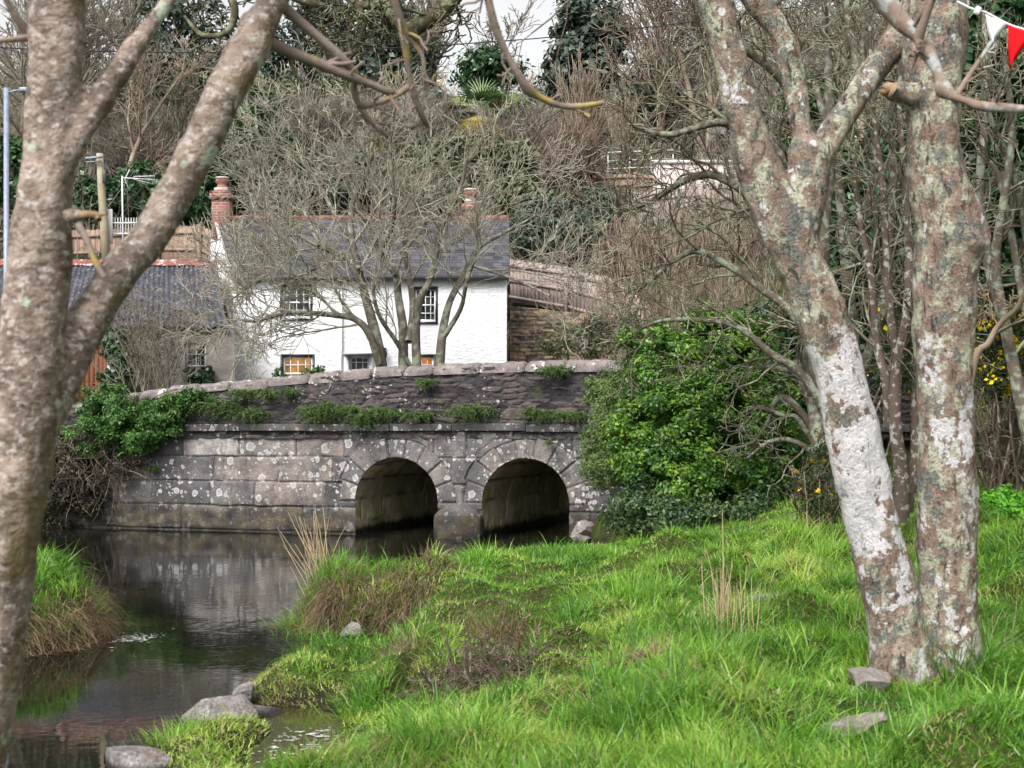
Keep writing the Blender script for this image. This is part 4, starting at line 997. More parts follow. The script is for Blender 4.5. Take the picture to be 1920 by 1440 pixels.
wire("long black overhead cable crossing the sky above the cottage chimneys", sagline(P(-200, 78, 40), P(1700, -22, 44), 1.0), .018)
wire("thin black cable drooping from the utility pole to the aerial", sagline(P(196, 300, 39.4), P(268, 395, 38.8), .1))
# ------------------------------------------------------------------ tree tools
def perp_rot(d, ang, az):
    d = np.asarray(d, float); a = np.array((0, 0, 1.0)) if abs(d[2]) < 0.9 else np.array((1.0, 0, 0))
    u = np.cross(d, a); u /= np.linalg.norm(u); v = np.cross(d, u)
    return d * math.cos(ang) + (u * math.cos(az) + v * math.sin(az)) * math.sin(ang)

def grow(R, p, d, L, r, lvl, cfg, out):
    """R: random.Random; out: list of (level, pts, radii). cfg per level: n, gnarl, trop, kids, ang, ratio, taper"""
    c = cfg[min(lvl, len(cfg) - 1)]; n = c['n']; step = L / n
    x, y, z = p; dx, dy, dz = d
    pts = [(x, y, z)]; dirs = []; g = c['gnarl']; tr = c['trop']
    for i in range(n):
        dx += R.gauss(0, g); dy += R.gauss(0, g); dz += R.gauss(0, g) + tr
        k = 1 / math.sqrt(dx*dx + dy*dy + dz*dz + 1e-9); dx *= k; dy *= k; dz *= k
        x += dx*step; y += dy*step; z += dz*step; pts.append((x, y, z)); dirs.append((dx, dy, dz))
    tp = c['taper']
    rad = [r * (1 - (1 - tp) * i / n) for i in range(n + 1)]
    out.append((lvl, np.array(pts), np.array(rad)))
    if lvl + 1 < len(cfg):
        kids = c['kids']; m = max(1, int(round(kids * R.uniform(.8, 1.2) * min(1.5, max(.5, L / c.get('Lref', L))))))
        for k in range(m):
            t = c.get('t0', .2) + (1 - c.get('t0', .2)) * (k + R.random()) / m; t = min(t, 0.999)
            i = int(t * n); f = t * n - i
            pa, pb = pts[i], pts[i + 1]; q = tuple(a + (b - a) * f for a, b in zip(pa, pb))
            nd = perp_rot(dirs[i], R.uniform(*c['ang']), R.uniform(0, 2 * math.pi))
            rr = rad[i] + (rad[i+1] - rad[i]) * f
            grow(R, q, tuple(nd), L * c['ratio'] * R.uniform(.7, 1.25) * (1.15 - .5 * t), rr * R.uniform(.5, .72), lvl + 1, cfg, out)

def branch_off(R, pts, rad, cfg, kids, t0, t1, length, ang, lvl, out, bias=None):
    """grow side branches off a given limb path"""
    pts = np.array(pts); n = len(pts)
    for k in range(kids):
        t = t0 + (t1 - t0) * (k + R.random()) / kids; x = t * (n - 1); i = min(int(x), n - 2); f = x - i
        q = pts[i] + (pts[i+1] - pts[i]) * f; d = pts[i+1] - pts[i]; d = d / np.linalg.norm(d)
        nd = perp_rot(d, R.uniform(*ang), R.uniform(0, 2 * math.pi))
        if bias is not None: nd = nd + np.array(bias); nd /= np.linalg.norm(nd)
        rr = rad[i] + (rad[i+1] - rad[i]) * f
        grow(R, tuple(q), tuple(nd), length * R.uniform(.7, 1.3) * (1.2 - .5 * t), rr * R.uniform(.3, .52), lvl, cfg, out)

def smooth_path(pts, rad, per=5):
    """Catmull-Rom resample"""
    pts = np.array(pts, float); rad = np.array(rad, float); n = len(pts); o = []; ro = []
    ext = np.vstack([2*pts[0]-pts[1], pts, 2*pts[-1]-pts[-2]])
    for i in range(n - 1):
        p0, p1, p2, p3 = ext[i:i+4]
        for k in range(per):
            t = k / per
            o.append(.5*((2*p1)+(-p0+p2)*t+(2*p0-5*p1+4*p2-p3)*t*t+(-p0+3*p1-3*p2+p3)*t**3)); ro.append(rad[i]+(rad[i+1]-rad[i])*t)
    o.append(pts[-1]); ro.append(rad[-1])
    return np.array(o), np.array(ro)

def tube_mesh(name, paths, mat, parent, sides=6, attrs=None):
    V, Fq = tubes(paths, sides); return make(name, V, Fq, mat, parent)

def twig_mesh(name, out, mat, parent, levels, minr=0.0):
    big = [(p, np.maximum(r, minr)) for l, p, r in out if l in levels]
    if big: return tube_mesh(name, big, mat, parent, 4 if len(big) > 300 else 6)

def fuse(name, paths, mat, parent, voxel, noise_amp=0.01, noise_scale=6, seed=1, sides=20):
    """limbs joined into one skin: tubes, voxel remesh, smoothing, roughening"""
    V, Fq = tubes(paths, sides)
    fs = [list(map(int, f)) for f in Fq]; off = 0
    grp = {}
    for p, r in paths: grp.setdefault(len(p), []).append(1)
    for n, l in grp.items():
        for _ in l:
            fs.append([off + i for i in range(sides)][::-1]); fs.append([off + (n-1)*sides + i for i in range(sides)]); off += n * sides
    o = make(name, V, fs, mat, parent)
    m = o.modifiers.new("remesh", 'REMESH'); m.mode = 'VOXEL'; m.voxel_size = voxel; m.use_smooth_shade = True
    m2 = o.modifiers.new("smooth", 'SMOOTH'); m2.iterations = 5; m2.factor = .5
    dg = bpy.context.evaluated_depsgraph_get(); me = bpy.data.meshes.new_from_object(o.evaluated_get(dg))
    o.modifiers.clear(); old = o.data; o.data = me; bpy.data.meshes.remove(old)
    if not me.materials: me.materials.append(mat)
    nv = len(me.vertices); co = np.empty(nv*3, np.float32); me.vertices.foreach_get("co", co); co = co.reshape(-1, 3).astype(float)
    no = np.empty(nv*3, np.float32); me.vertices.foreach_get("normal", no); no = no.reshape(-1, 3)
    s = noise_scale
    h = fbm(co[:, 0]*s, co[:, 1]*s, co[:, 2]*s*.55, 4, seed)
    co += no * (h * noise_amp)[:, None]
    me.vertices.foreach_set("co", co.astype(np.float32).ravel()); me.update()
    me.polygons.foreach_set("use_smooth", np.ones(len(me.polygons), bool))
    return o

def leaf_quads(C, Nrm, L, W, rng, fold=0.0):
    n = len(C)
    a = rng.normal(size=(n, 3)); Nrm = Nrm / (np.linalg.norm(Nrm, axis=1, keepdims=True) + 1e-9)
    a -= Nrm * (a * Nrm).sum(1, keepdims=True); a /= np.linalg.norm(a, axis=1, keepdims=True) + 1e-9
    b = np.cross(Nrm, a); L = np.broadcast_to(L, n)[:, None] / 2; W = np.broadcast_to(W, n)[:, None] / 2
    V = np.stack([C - a*L, C + b*W + Nrm*L*fold - a*L*.1, C + a*L, C - b*W + Nrm*L*fold - a*L*.1], 1).reshape(-1, 3)
    return V, np.arange(4*n).reshape(-1, 4)

def blob_leaves(blobs, n, L, W, rng, clumps=60, spread=.16, shell=.6, tint=.45, tvar=.18, up=.35, fold=0.15, zlo=None):
    """leaves in clumps spread through ellipsoids; blobs = (center, radii[, weight])"""
    w = np.array([b[2] if len(b) > 2 else np.prod(b[1])**.67 for b in blobs]); w = w / w.sum()
    bi = rng.choice(len(blobs), clumps, p=w)
    c0 = np.array([b[0] for b in blobs])[bi]; rr = np.array([b[1] for b in blobs])[bi]
    d = rng.normal(size=(clumps, 3)); d /= np.linalg.norm(d, axis=1, keepdims=True)
    rad = shell + (1 - shell) * rng.random(clumps); rad = np.where(rng.random(clumps) < .2, rng.random(clumps) * shell, rad)
    cc = c0 + d * rr * rad[:, None]
    cs = rng.uniform(.6, 1.4, clumps); ctint = rng.normal(0, tvar * .7, clumps)
    li = rng.integers(0, clumps, n); e = rng.normal(size=(n, 3)); 
    e *= (rng.random(n)**.5 / (np.linalg.norm(e, axis=1) + 1e-9))[:, None]
    pos = cc[li] + e * (spread * cs[li])[:, None] * np.array((1.15, 1.15, .8))
    nr = d[li] * .5 + e * .6 + rng.normal(size=(n, 3)) * .45; nr[:, 2] += up
    if zlo is not None: pos[:, 2] = np.maximum(pos[:, 2], zlo + rng.random(n) * .1)
    sz = rng.uniform(.55, 1.45, n); Ls = L * sz * rng.uniform(.85, 1.15, n); Ws = W * sz * rng.uniform(.8, 1.2, n)
    V, Fq = leaf_quads(pos, nr, Ls, Ws, rng, fold)
    t = np.clip(tint + ctint[li] + rng.normal(0, tvar, n), 0, 1)
    return V, Fq, np.repeat(t, 4), pos

def blades(root, d0, L, W, bend, rng, tint, segs=3, side=None):
    """grass blades: root (n,3), start direction, length, width, gravity bend; returns V, faces, tint"""
    n = len(root); d = d0 / np.linalg.norm(d0, axis=1, keepdims=True)
    if side is None:
        a = rng.random(n) * 2 * math.pi; side = np.stack([np.cos(a), np.sin(a), 0*a], -1)
    else: side = np.broadcast_to(side, (n, 3))
    L = np.broadcast_to(L, n); W = np.broadcast_to(W, n); bend = np.broadcast_to(bend, n)
    p = root.copy(); rows = []
    for k in range(segs + 1):
        w = (W * (1 - (k / segs)**1.5) * .5)[:, None]
        if k < segs: rows += [p - side*w, p + side*w]
        else: rows += [p]
        d = d + np.stack([0*bend, 0*bend, -bend], -1) / segs; d /= np.linalg.norm(d, axis=1, keepdims=True)
        p = p + d * (L / segs)[:, None]
    V = np.stack(rows, 1); m = V.shape[1]; base = np.arange(n)[:, None] * m
    quads = np.concatenate([base + np.array([[2*k, 2*k+1, 2*k+3, 2*k+2]]) for k in range(segs - 1)], 0) if segs > 1 else np.zeros((0, 4), int)
    tris = base + np.array([[2*segs-2, 2*segs-1, 2*segs]])
    return V.reshape(-1, 3), [quads, tris], np.repeat(tint, m)

def merge(parts):
    """[(V, faces list or array, tint)] -> one"""
    Vs, ts, fd, off = [], [], {}, 0
    for V, Fx, t in parts:
        for f in (Fx if isinstance(Fx, list) else [Fx]):
            if len(f): fd.setdefault(f.shape[1], []).append(f + off)
        Vs.append(V); ts.append(t); off += len(V)
    return np.concatenate(Vs), [np.concatenate(v) for v in fd.values()], np.concatenate(ts)
# ------------------------------------------------------------------ foreground trees
def px_path(lst, D0, D1=None, per=4, jit=0.0, seed=0):
    """[(px, py, halfwidth_px)] with the distance running from D0 to D1 -> smooth world path"""
    n = len(lst); D1 = D0 if D1 is None else D1; r = np.random.default_rng(seed)
    pts, rad = [], []
    for i, (a, b, h) in enumerate(lst):
        D = D0 + (D1 - D0) * i / (n - 1) + r.normal(0, jit)
        pts.append(P(a, b, D)); rad.append(h / F * D * ((.80 + r.normal(0, .12)) if h < 17 else 1))
    return smooth_path(pts, rad, per)

DL = 3.7
lt = thing("spotted_tree", "nearest tree with smooth brown trunk spotted pale and a thick limb arching over the water", "tree", (P(-75, 1600, DL)[0], DL, 0.42))
zg = HY + (CH - 0.30) * F / DL
trunk = px_path([(-104, zg, 130), (-96, zg - 180, 90), (-80, 1500, 73), (-64, 1440, 70), (-40, 1320, 68), (-17, 1200, 66), (6, 1040, 64), (31, 900, 65), (48, 790, 66), (56, 690, 62), (60, 600, 56), (72, 480, 56), (92, 300, 53), (101, 150, 51), (106, 0, 49), (104, -200, 46), (120, -500, 36), (140, -900, 22)], DL)
limb1 = px_path([(30, 880, 40), (72, 780, 50), (118, 690, 42), (168, 600, 38), (220, 515, 38), (285, 435, 39), (338, 340, 35), (388, 242, 34), (434, 150, 33), (476, 80, 34), (506, 20, 31), (540, -50, 27), (600, -190, 24), (640, -400, 16)], DL, 4.15)
limb2 = px_path([(105, 330, 34), (150, 245, 28), (192, 180, 24), (240, 108, 21), (288, 40, 19), (332, -35, 18), (400, -190, 17), (430, -420, 10)], DL - .02, 3.9)
knob1 = px_path([(200, 470, 30), (188, 480, 18), (180, 470, 8)], 3.75)
stub = px_path([(120, 408, 22), (146, 402, 11), (160, 401, 7), (168, 402, 4)], DL - .12, DL - .15)
knob2 = px_path([(356, 250, 30), (352, 246, 20), (350, 240, 6)], 3.97)
kn_a = px_path([(375, 262, 26), (360, 250, 17), (354, 246, 8)], 3.95); kn_b = px_path([(285, 400, 34), (286, 350, 16), (283, 345, 6)], 3.8); kn_c = px_path([(498, 40, 26), (455, 45, 18), (448, 42, 8)], 4.05)
fuse("trunk", [trunk, limb1, limb2, stub, kn_a, kn_c], BARK_L, lt, 0.015, 0.022, 8, 4)
tube_mesh("cut_stub", [px_path([(150, 404, 11), (168, 402, 9), (182, 404, 8), (186, 412, 6)], DL - .13, DL - .17), px_path([(178, 402, 6), (190, 402, 5), (200, 401, 2)], DL - .16, DL - .18)], WOODCUT, lt, 12)
R = random.Random(5)
thin = [px_path([(145, 420, 10), (163, 450, 8), (178, 490, 7), (196, 520, 6)], DL, DL),
        px_path([(60, 70, 9), (25, 74, 7), (-30, 80, 5)], DL, 3.6), px_path([(55, 70, 10), (35, 40, 9), (12, 0, 7), (0, -40, 5)], DL, 3.6)]
bA = px_path([(505, 80, 15), (540, 96, 13), (590, 116, 12), (640, 136, 11), (690, 156, 10), (728, 172, 9), (742, 174, 3)], 4.1, 4.3)
bB = px_path([(525, 5, 15), (555, 35, 13), (600, 72, 10), (640, 108, 10), (666, 138, 11), (664, 170, 8), (676, 197, 8), (705, 195, 7), (740, 180, 7), (766, 163, 8)], 4.1, 4.4)
bB2 = px_path([(672, 196, 8), (690, 222, 7), (712, 242, 7), (728, 256, 4)], 4.38, 4.45)
bC = px_path([(700, -160, 16), (722, -60, 12), (745, 20, 9), (757, 62, 11), (766, 130, 8), (780, 190, 8), (794, 222, 8), (802, 238, 4)], 4.2, 4.5)
bD = px_path([(860, -190, 13), (900, -70, 10), (918, 10, 9), (930, 55, 9), (950, 100, 9), (975, 145, 10), (990, 168, 14), (1012, 182, 9), (1048, 197, 8), (1085, 200, 7), (1132, 192, 4)], 4.3, 4.6)
bE = px_path([(600, -190, 22), (690, -230, 18), (780, -240, 15), (870, -190, 12)], 4.15, 4.3)
bF = px_path([(757, 66, 7), (790, 100, 5), (797, 140, 4), (812, 158, 3), (833, 162, 2)], 4.35, 4.4)
R = random.Random(31); cfs = [dict(n=4, gnarl=.3, trop=0, kids=1, ang=(.6, 1.2), ratio=.6, taper=.5), dict(n=3, gnarl=.3, trop=0, kids=0, ang=(.5, 1), ratio=.5, taper=.5)]
spurs = []
for bb_ in (bA, bB, bB2, bC, bD, bF):
    branch_off(R, bb_[0], bb_[1] * 1.1, cfs, 7, .15, 1, .085, (.7, 1.4), 0, spurs)
twig_mesh('twig_sprays', spurs, BARK_BRANCH, lt, (0, 1), .0035)
for grp_ in ([bA], [bB, bB2], [bC, bF], [bE, bD], *[[q_] for q_ in thin]): tube_mesh("branch", grp_, BARK_BRANCH, lt, 10)
out = []
cfgc = [dict(n=6, gnarl=.16, trop=.02, kids=5, ang=(.5, 1.0), ratio=.55, taper=.35), dict(n=5, gnarl=.2, trop=.02, kids=4, ang=(.5, 1.0), ratio=.55, taper=.3), dict(n=4, gnarl=.2, trop=0, kids=0, ang=(.5, 1), ratio=.5, taper=.3)]
for pth in (trunk, limb1, limb2):
    t = pth[0][-1]; branch_off(R, pth[0][-14:], pth[1][-14:], cfgc, 6, .4, 1, 1.0, (.4, 1.0), 0, out, (0, 0, .5))
twig_mesh("crown", out, BARK_BRANCH, lt, (0, 1, 2))

DR = 7.2
gzr = float(tz(2.05, 7.2))
rt = thing("twin_stem_tree", "twin stemmed tree with pale green and white lichen patches standing on the grass bank", "tree", (P(1735, 1250, DR)[0], DR, gzr))
zb_ = HY + (CH - gzr + .25) * F / DR
ls = px_path([(1705, zb_, 77.1), (1690, 1240, 60.2), (1684, 1190, 54.5), (1664, 1090, 50.8), (1640, 1000, 48.9), (1620, 900, 51.7), (1597, 800, 49.8), (1577, 700, 46.1), (1543, 600, 47.0), (1500, 500, 46.1), (1470, 420, 47.0), (1444, 360, 43.2), (1416, 300, 38.5), (1392, 200, 34.8), (1366, 100, 33.8), (1338, 0, 35.7), (1310, -150, 32.0), (1290, -400, 22.6), (1260, -700, 11.3)], DR)
rs = px_path([(1770, zb_, 79.0), (1775, 1240, 62.0), (1778, 1180, 57.3), (1778, 1090, 55.5), (1777, 1000, 54.5), (1776, 900, 54.5), (1771, 800, 52.6), (1767, 700, 51.7), (1768, 600, 54.5), (1773, 520, 61.1), (1782, 440, 68.6), (1772, 400, 62.0), (1752, 300, 49.8), (1750, 200, 54.5), (1752, 100, 58.3), (1756, 0, 52.6), (1760, -150, 47.0), (1770, -400, 32.0), (1775, -800, 15.0)], DR + .05)
fork = px_path([(1488, 450, 40), (1500, 390, 40), (1514, 340, 37), (1516, 300, 36), (1508, 262, 30)], DR, DR)
la = px_path([(1516, 300, 32), (1503, 240, 23), (1497, 190, 21), (1488, 130, 24), (1462, 65, 25), (1412, -10, 27), (1370, -110, 24), (1350, -350, 15)], DR, DR + .2)
lb = px_path([(1516, 310, 34), (1548, 268, 27), (1585, 212, 24), (1625, 150, 23), (1665, 95, 24), (1702, 40, 25), (1750, -60, 22), (1810, -250, 16), (1850, -500, 8)], DR, DR + .45)
kn = px_path([(1740, 190, 30), (1700, 178, 24), (1675, 172, 17), (1658, 170, 9)], DR, DR - .12)
kn2 = px_path([(1800, 450, 60), (1836, 440, 36), (1854, 432, 16)], DR)
root = px_path([(1690, 1225, 40), (1650, 1255, 30), (1610, 1268, 22), (1580, 1280, 8)], DR, DR - .35)
rts = [px_path([(1690, 1190, 46), (1668, 1240, 36), (1640, 1285, 20)], DR, DR - .15), px_path([(1790, 1190, 50), (1812, 1240, 36), (1832, 1290, 20)], DR, DR - .05)]
fuse("trunk", [ls, rs, fork, la, lb, kn, kn2] + rts, BARK_R, rt, 0.015, 0.032, 7, 9)
cutend = px_path([(1672, 171, 17.5), (1664, 166, 17), (1656, 172, 17.2), (1653, 166, 17)], DR - .12, DR - .14); cutend = (cutend[0], cutend[1] * np.linspace(.9, .25, len(cutend[1])))
tube_mesh("cut_stub", [cutend], WOODCUT, rt, 10)
br = [px_path([(1600, -90, 25), (1650, -10, 21), (1690, 40, 18), (1722, 70, 15), (1735, 92, 17), (1748, 112, 14), (1760, 142, 13), (1770, 168, 17), (1792, 182, 14), (1815, 190, 11), (1835, 198, 13), (1880, 202, 11), (1960, 205, 9), (2060, 190, 6)], 5.7, 5.2),
      px_path([(1722, 72, 13), (1740, 20, 9), (1765, -40, 7)], 5.5, 5.4), px_path([(1795, 178, 7), (1815, 145, 6), (1842, 105, 5), (1858, 80, 4)], 5.4, 5.5),
      px_path([(1722, 70, 14), (1728, 110, 13), (1735, 150, 12), (1745, 200, 6)], 5.6, 6.9)]
for q_ in br[:3]: tube_mesh("branch", [q_], BARK_PALEBR, rt, 12)
spurs = []; R = random.Random(77); branch_off(R, br[0][0], br[0][1], cfs, 9, .2, 1, .09, (.7, 1.4), 0, spurs); branch_off(R, br[2][0], br[2][1], cfs, 4, .2, 1, .08, (.7, 1.4), 0, spurs); twig_mesh('twig_sprays', spurs, BARK_PALEBR, rt, (0, 1), .004)
out = []; R = random.Random(8)
for pth in (ls, rs, la, lb):
    branch_off(R, pth[0][-16:], pth[1][-16:], cfgc, 8, .3, 1, 1.5, (.4, 1.1), 0, out, (0, 0, .4))
branch_off(R, br[0][0], br[0][1], cfgc, 2, .05, .2, 1.0, (.4, 1.1), 0, out, (0, 0, .9))
twig_mesh("crown", out, BARK_PALEBR, rt, (0, 1, 2))
# bunting tied to the stem
bt = thing("bunting", "string of white and red triangular pennants tied to the twin stemmed tree", "bunting", tuple(P(1810, 10, 7.0)))
cord = smooth_path([P(1795, 3, 7.08), P(1822, 16, 7.0), P(1835, 20, 7.0), P(1850, 24, 7.0), P(1888, 44, 6.95), P(1920, 55, 6.9), P(1990, 74, 6.8), P(2120, 90, 6.6)], [.006] * 8, 4)
V, Fq = tubes([cord], 6); make("cord", V, Fq, CLOTH_W, bt)
mb = MB(); mb.box(P(1833, 20, 6.99), (.016, .012, .022), (.9, 0, -.4), (0, 1, 0), (.4, 0, .9)); mb.build("knot", CLOTH_W, bt, bevel=.008)
def pennant(a, b, tip, matl):
    a, b, tip = P(*a), P(*b), P(*tip); n = 10; V = []; fc = []
    for i in range(n + 1):
        t = i / n; l = a + (tip - a) * t; r_ = b + (tip - b) * t
        for j in range(5):
            q_ = l + (r_ - l) * j / 4; V.append(q_ + np.array((0, .018 * math.sin(j * 1.4 + t * 3), 0)) * (0.3 + t))
    for i in range(n):
        for j in range(4): fc.append([i*5+j, i*5+j+1, i*5+j+6, i*5+j+5])
    o = make("pennant", np.array(V), fc, matl, bt); m = o.modifiers.new("solidify", 'SOLIDIFY'); m.thickness = .0015
    o["label"] = "white pennant" if matl is CLOTH_W else "red pennant"
pennant((1847, 26, 6.99), (1888, 44, 6.95), (1860, 84, 6.97), CLOTH_W)
pennant((1890, 46, 6.94), (1936, 60, 6.88), (1894, 129, 6.9), CLOTH_R)
pennant((1942, 63, 6.86), (1990, 76, 6.8), (1958, 142, 6.82), CLOTH_W)

# ------------------------------------------------------------------ gnarled mossy boughs hanging in from above
ot = thing("mossy_oak", "gnarled mossy dark boughs hanging in front of the far trees above the cottage", "tree", (-9.5, 13.0, 0.5))
limbs = [smooth_path([(-9.6, 13, .4), (-9.4, 13, 3), (-9.0, 13, 5.6), (-7.5, 13, 6.9), (-5, 13, 7.1), (-3.2, 13, 6.8), (-1.2, 12.9, 6.5)], [.38, .32, .28, .22, .16, .12, .07], 5),
         smooth_path([P(1000, -140, 12.9), P(900, -60, 13), P(845, 5, 13), P(815, 30, 13), P(790, 44, 13), P(765, 55, 13), P(742, 40, 13), P(728, 15, 13), P(735, -12, 13)], [.07, .07, .07, .075, .085, .07, .06, .05, .04], 5),
         smooth_path([P(880, -300, 13), P(930, -200, 13), P(1000, -140, 12.9)], [.11, .09, .07], 4),
         smooth_path([P(735, 20, 13), P(705, 8, 13), P(670, 12, 13), P(635, 22, 13), P(600, 10, 13), P(560, 0, 13), P(500, -25, 13)], [.035, .05, .045, .04, .035, .03, .03], 5),
         smooth_path([P(560, -140, 13), P(600, -60, 13), P(660, 0, 13), P(680, 40, 13), P(672, 85, 13), P(655, 110, 13)], [.06, .055, .05, .04, .03, .015], 5),
         smooth_path([P(400, -120, 13), P(420, -40, 13), P(440, 20, 13), P(425, 60, 13), P(380, 66, 13), P(345, 30, 13)], [.05, .045, .04, .03, .025, .015], 5)]
tube_mesh("trunk", limbs, BARK_OAK, ot, 9)
out = []; R = random.Random(21)
cfgo = [dict(n=8, gnarl=.38, trop=-.02, kids=6, ang=(.6, 1.3), ratio=.55, taper=.4), dict(n=6, gnarl=.42, trop=0, kids=3, ang=(.6, 1.2), ratio=.6, taper=.45), dict(n=5, gnarl=.4, trop=0, kids=0, ang=(.5, 1), ratio=.5, taper=.4)]
for pth, k, L in zip(limbs, (14, 8, 1, 9, 7, 6), (.9, .55, .4, .6, .55, .5)): branch_off(R, pth[0], pth[1] * .7, cfgo, k, .15, 1, L, (.5, 1.3), 0, out, (0, 0, -.1))
twig_mesh("crown", out, BARK_OAK, ot, (0, 1, 2), .007)
# ------------------------------------------------------------------ many-stemmed tree behind the parapet
DM = 30.0
mt = thing("bare_tree", "bare wide spreading grey green tree of several stems between the bridge parapet and the cottage", "tree", (P(760, 800, DM)[0], DM, 1.75))
stems = [
 [(728, 790, 20), (712, 690, 18), (694, 620, 16), (682, 560, 13), (670, 500, 11), (662, 440, 10), (668, 380, 8), (690, 320, 6), (700, 250, 4), (705, 190, 2)],
 [(715, 680, 11), (690, 630, 12), (665, 600, 10), (628, 590, 9), (590, 585, 8), (540, 590, 6), (490, 600, 5), (450, 590, 3)],
 [(775, 790, 18), (765, 690, 16), (757, 620, 14), (752, 560, 12), (735, 520, 10), (715, 490, 9), (700, 440, 8), (680, 400, 6), (660, 350, 5), (640, 280, 3)],
 [(785, 790, 16), (782, 690, 14), (782, 620, 13), (785, 570, 12), (800, 530, 10), (815, 490, 9), (830, 440, 8), (850, 390, 6), (870, 330, 5), (880, 260, 3)],
 [(820, 790, 16), (824, 680, 15), (834, 620, 13), (848, 560, 10), (870, 510, 9), (905, 470, 7), (940, 440, 6), (980, 420, 4), (1010, 400, 2)],
 [(768, 640, 11), (775, 580, 11), (770, 520, 9), (760, 470, 8), (765, 410, 7), (790, 350, 6), (800, 280, 4), (810, 200, 2)],
 [(834, 625, 8), (862, 580, 7), (880, 530, 6), (890, 470, 5), (900, 400, 5), (930, 340, 4), (950, 270, 2)],
 [(668, 500, 8), (640, 480, 8), (600, 462, 7), (560, 440, 6), (520, 410, 4), (480, 360, 3)],
 [(735, 520, 7), (720, 470, 7), (730, 420, 6), (735, 350, 5), (740, 280, 4), (745, 200, 2)],
 [(665, 450, 7), (630, 410, 6), (600, 360, 5), (570, 300, 4), (550, 230, 2)],
 [(880, 500, 6), (930, 510, 5), (980, 530, 4), (1030, 560, 3)],
 [(640, 475, 6), (590, 500, 6), (540, 520, 5), (480, 530, 4), (430, 560, 2)],
 [(770, 690, 7), (740, 640, 7), (710, 590, 6), (700, 540, 5), (720, 500, 4)],
 [(600, 462, 6), (570, 400, 5), (540, 340, 4), (500, 290, 3), (470, 240, 2)],
]
R = random.Random(3); paths = []
for i, st in enumerate(stems):
    dd = [0, -1.2, .5, -.5, .8, 1.4, -1.5, 1.2, -1.6, .2, -.8, -.9, -1.0, 1.5][i]
    n = len(st); pts = [P(a, b, DM + dd * (k / (n - 1)) * 1.2) + np.array((R.gauss(0, .05), R.gauss(0, .1), R.gauss(0, .03))) for k, (a, b, h) in enumerate(st)]
    paths.append(smooth_path(pts, [h * .62 / F * DM for _, _, h in st], 4))
tube_mesh("trunk", paths, BARK_MID, mt, 10)
cfgm = [dict(n=8, gnarl=.15, trop=.03, kids=5, ang=(.4, 1.0), ratio=.62, taper=.35, t0=.15, Lref=1.5),
        dict(n=6, gnarl=.17, trop=.04, kids=4, ang=(.4, .9), ratio=.66, taper=.4, t0=.12, Lref=.9),
        dict(n=5, gnarl=.2, trop=0.05, kids=2, ang=(.35, .8), ratio=.7, taper=.5, t0=.15),
        dict(n=4, gnarl=.16, trop=.05, kids=0, ang=(.4, .8), ratio=.6, taper=.6)]
out = []
for i, (p, r) in enumerate(paths):
    k = 5 if i in (4, 10) else (8 if i not in (1, 7, 11) else 14)
    branch_off(R, p, r, cfgm, k, .38 if i in (0, 2, 3, 4) else .2, 1, 1.75, (.5, 1.15), 0, out, (-.25 if i in (1, 7, 9, 11, 13) else (.3 if i in (4, 6, 10) else 0), 0, .3 if i not in (1, 10, 11) else -.14))
twig_mesh("crown", out, TWIG_MID, mt, (0, 1, 2, 3), .0066)
print("mid tree paths", len(out))

# ------------------------------------------------------------------ bush beside the arches
def shrub(name, label, cat, base, blobs, n, L, W, leaf, stemmat, seed, clumps=80, spread=.16, shell=.6, tint=.45, tvar=.18, up=.35, stems=14, stem_r=.018, group=None, fold=.15, part="foliage"):
    t = thing(name, label, cat, tuple(base), group); rg = np.random.default_rng(seed); R = random.Random(seed)
    V, Fq, tt, pos = blob_leaves(blobs, n, L, W, rg, clumps, spread, shell, tint, tvar, up, fold)
    make(part, V, Fq, leaf, t, smooth=False, attrs={"tint": tt})
    if stems:
        ps = []
        for k in range(stems):
            b = blobs[k % len(blobs)]; e = np.array(b[0]) + rg.normal(0, .5, 3) * np.array(b[1]) * .8
            a = np.array(base) + rg.normal(0, .12, 3) * (1, 1, 0)
            m = (a + e) / 2 + rg.normal(0, .15, 3)
            ps.append(smooth_path([a, m, e], [stem_r, stem_r * .7, stem_r * .25], 4))
        tube_mesh("stem", ps, stemmat, t, 6)
    return t
def bl(px, py, D, rx, rz, ry=None): return (P(px, py, D), np.array((rx / F * D, (ry if ry else rx) / F * D, rz / F * D)))
shrub("evergreen_bush", "big glossy bright green bush covering the bridge end beside the second arch", "bush", (2.6, 19.2, .6),
      [bl(1265, 720, 19.8, 95, 85), bl(1345, 690, 20.2, 100, 100), bl(1250, 810, 19.4, 120, 95), bl(1350, 800, 19.2, 120, 110), bl(1420, 850, 19.3, 85, 100), bl(1290, 890, 18.9, 120, 80), bl(1390, 920, 18.8, 100, 80), bl(1215, 645, 20.4, 55, 55), bl(1215, 860, 19.3, 70, 70), bl(1300, 635, 20.4, 65, 55), bl(1390, 640, 20.4, 60, 60), bl(1440, 740, 20, 60, 70), bl(1465, 830, 18.7, 45, 60), bl(1470, 910, 18.4, 40, 50)],
      98000, .064, .032, LEAF_BUSH, BARK_OAK, 11, 700, .17, .75, .45, .22, .5, 26, .03)
shrub("grey_leaved_bush", "low grey green bush spreading over the water edge below the glossy bush", "bush", (2.2, 18.2, .5),
      [bl(1270, 970, 18.3, 90, 45), bl(1370, 965, 18.2, 95, 50), bl(1210, 935, 18.6, 50, 40), bl(1430, 950, 18.2, 50, 40), bl(1180, 970, 19.2, 55, 30)], 17000, .06, .028, LEAF_GREYBUSH, BARK_OAK, 12, 150, .16, .7, .42, .2, .4, 10, .015)
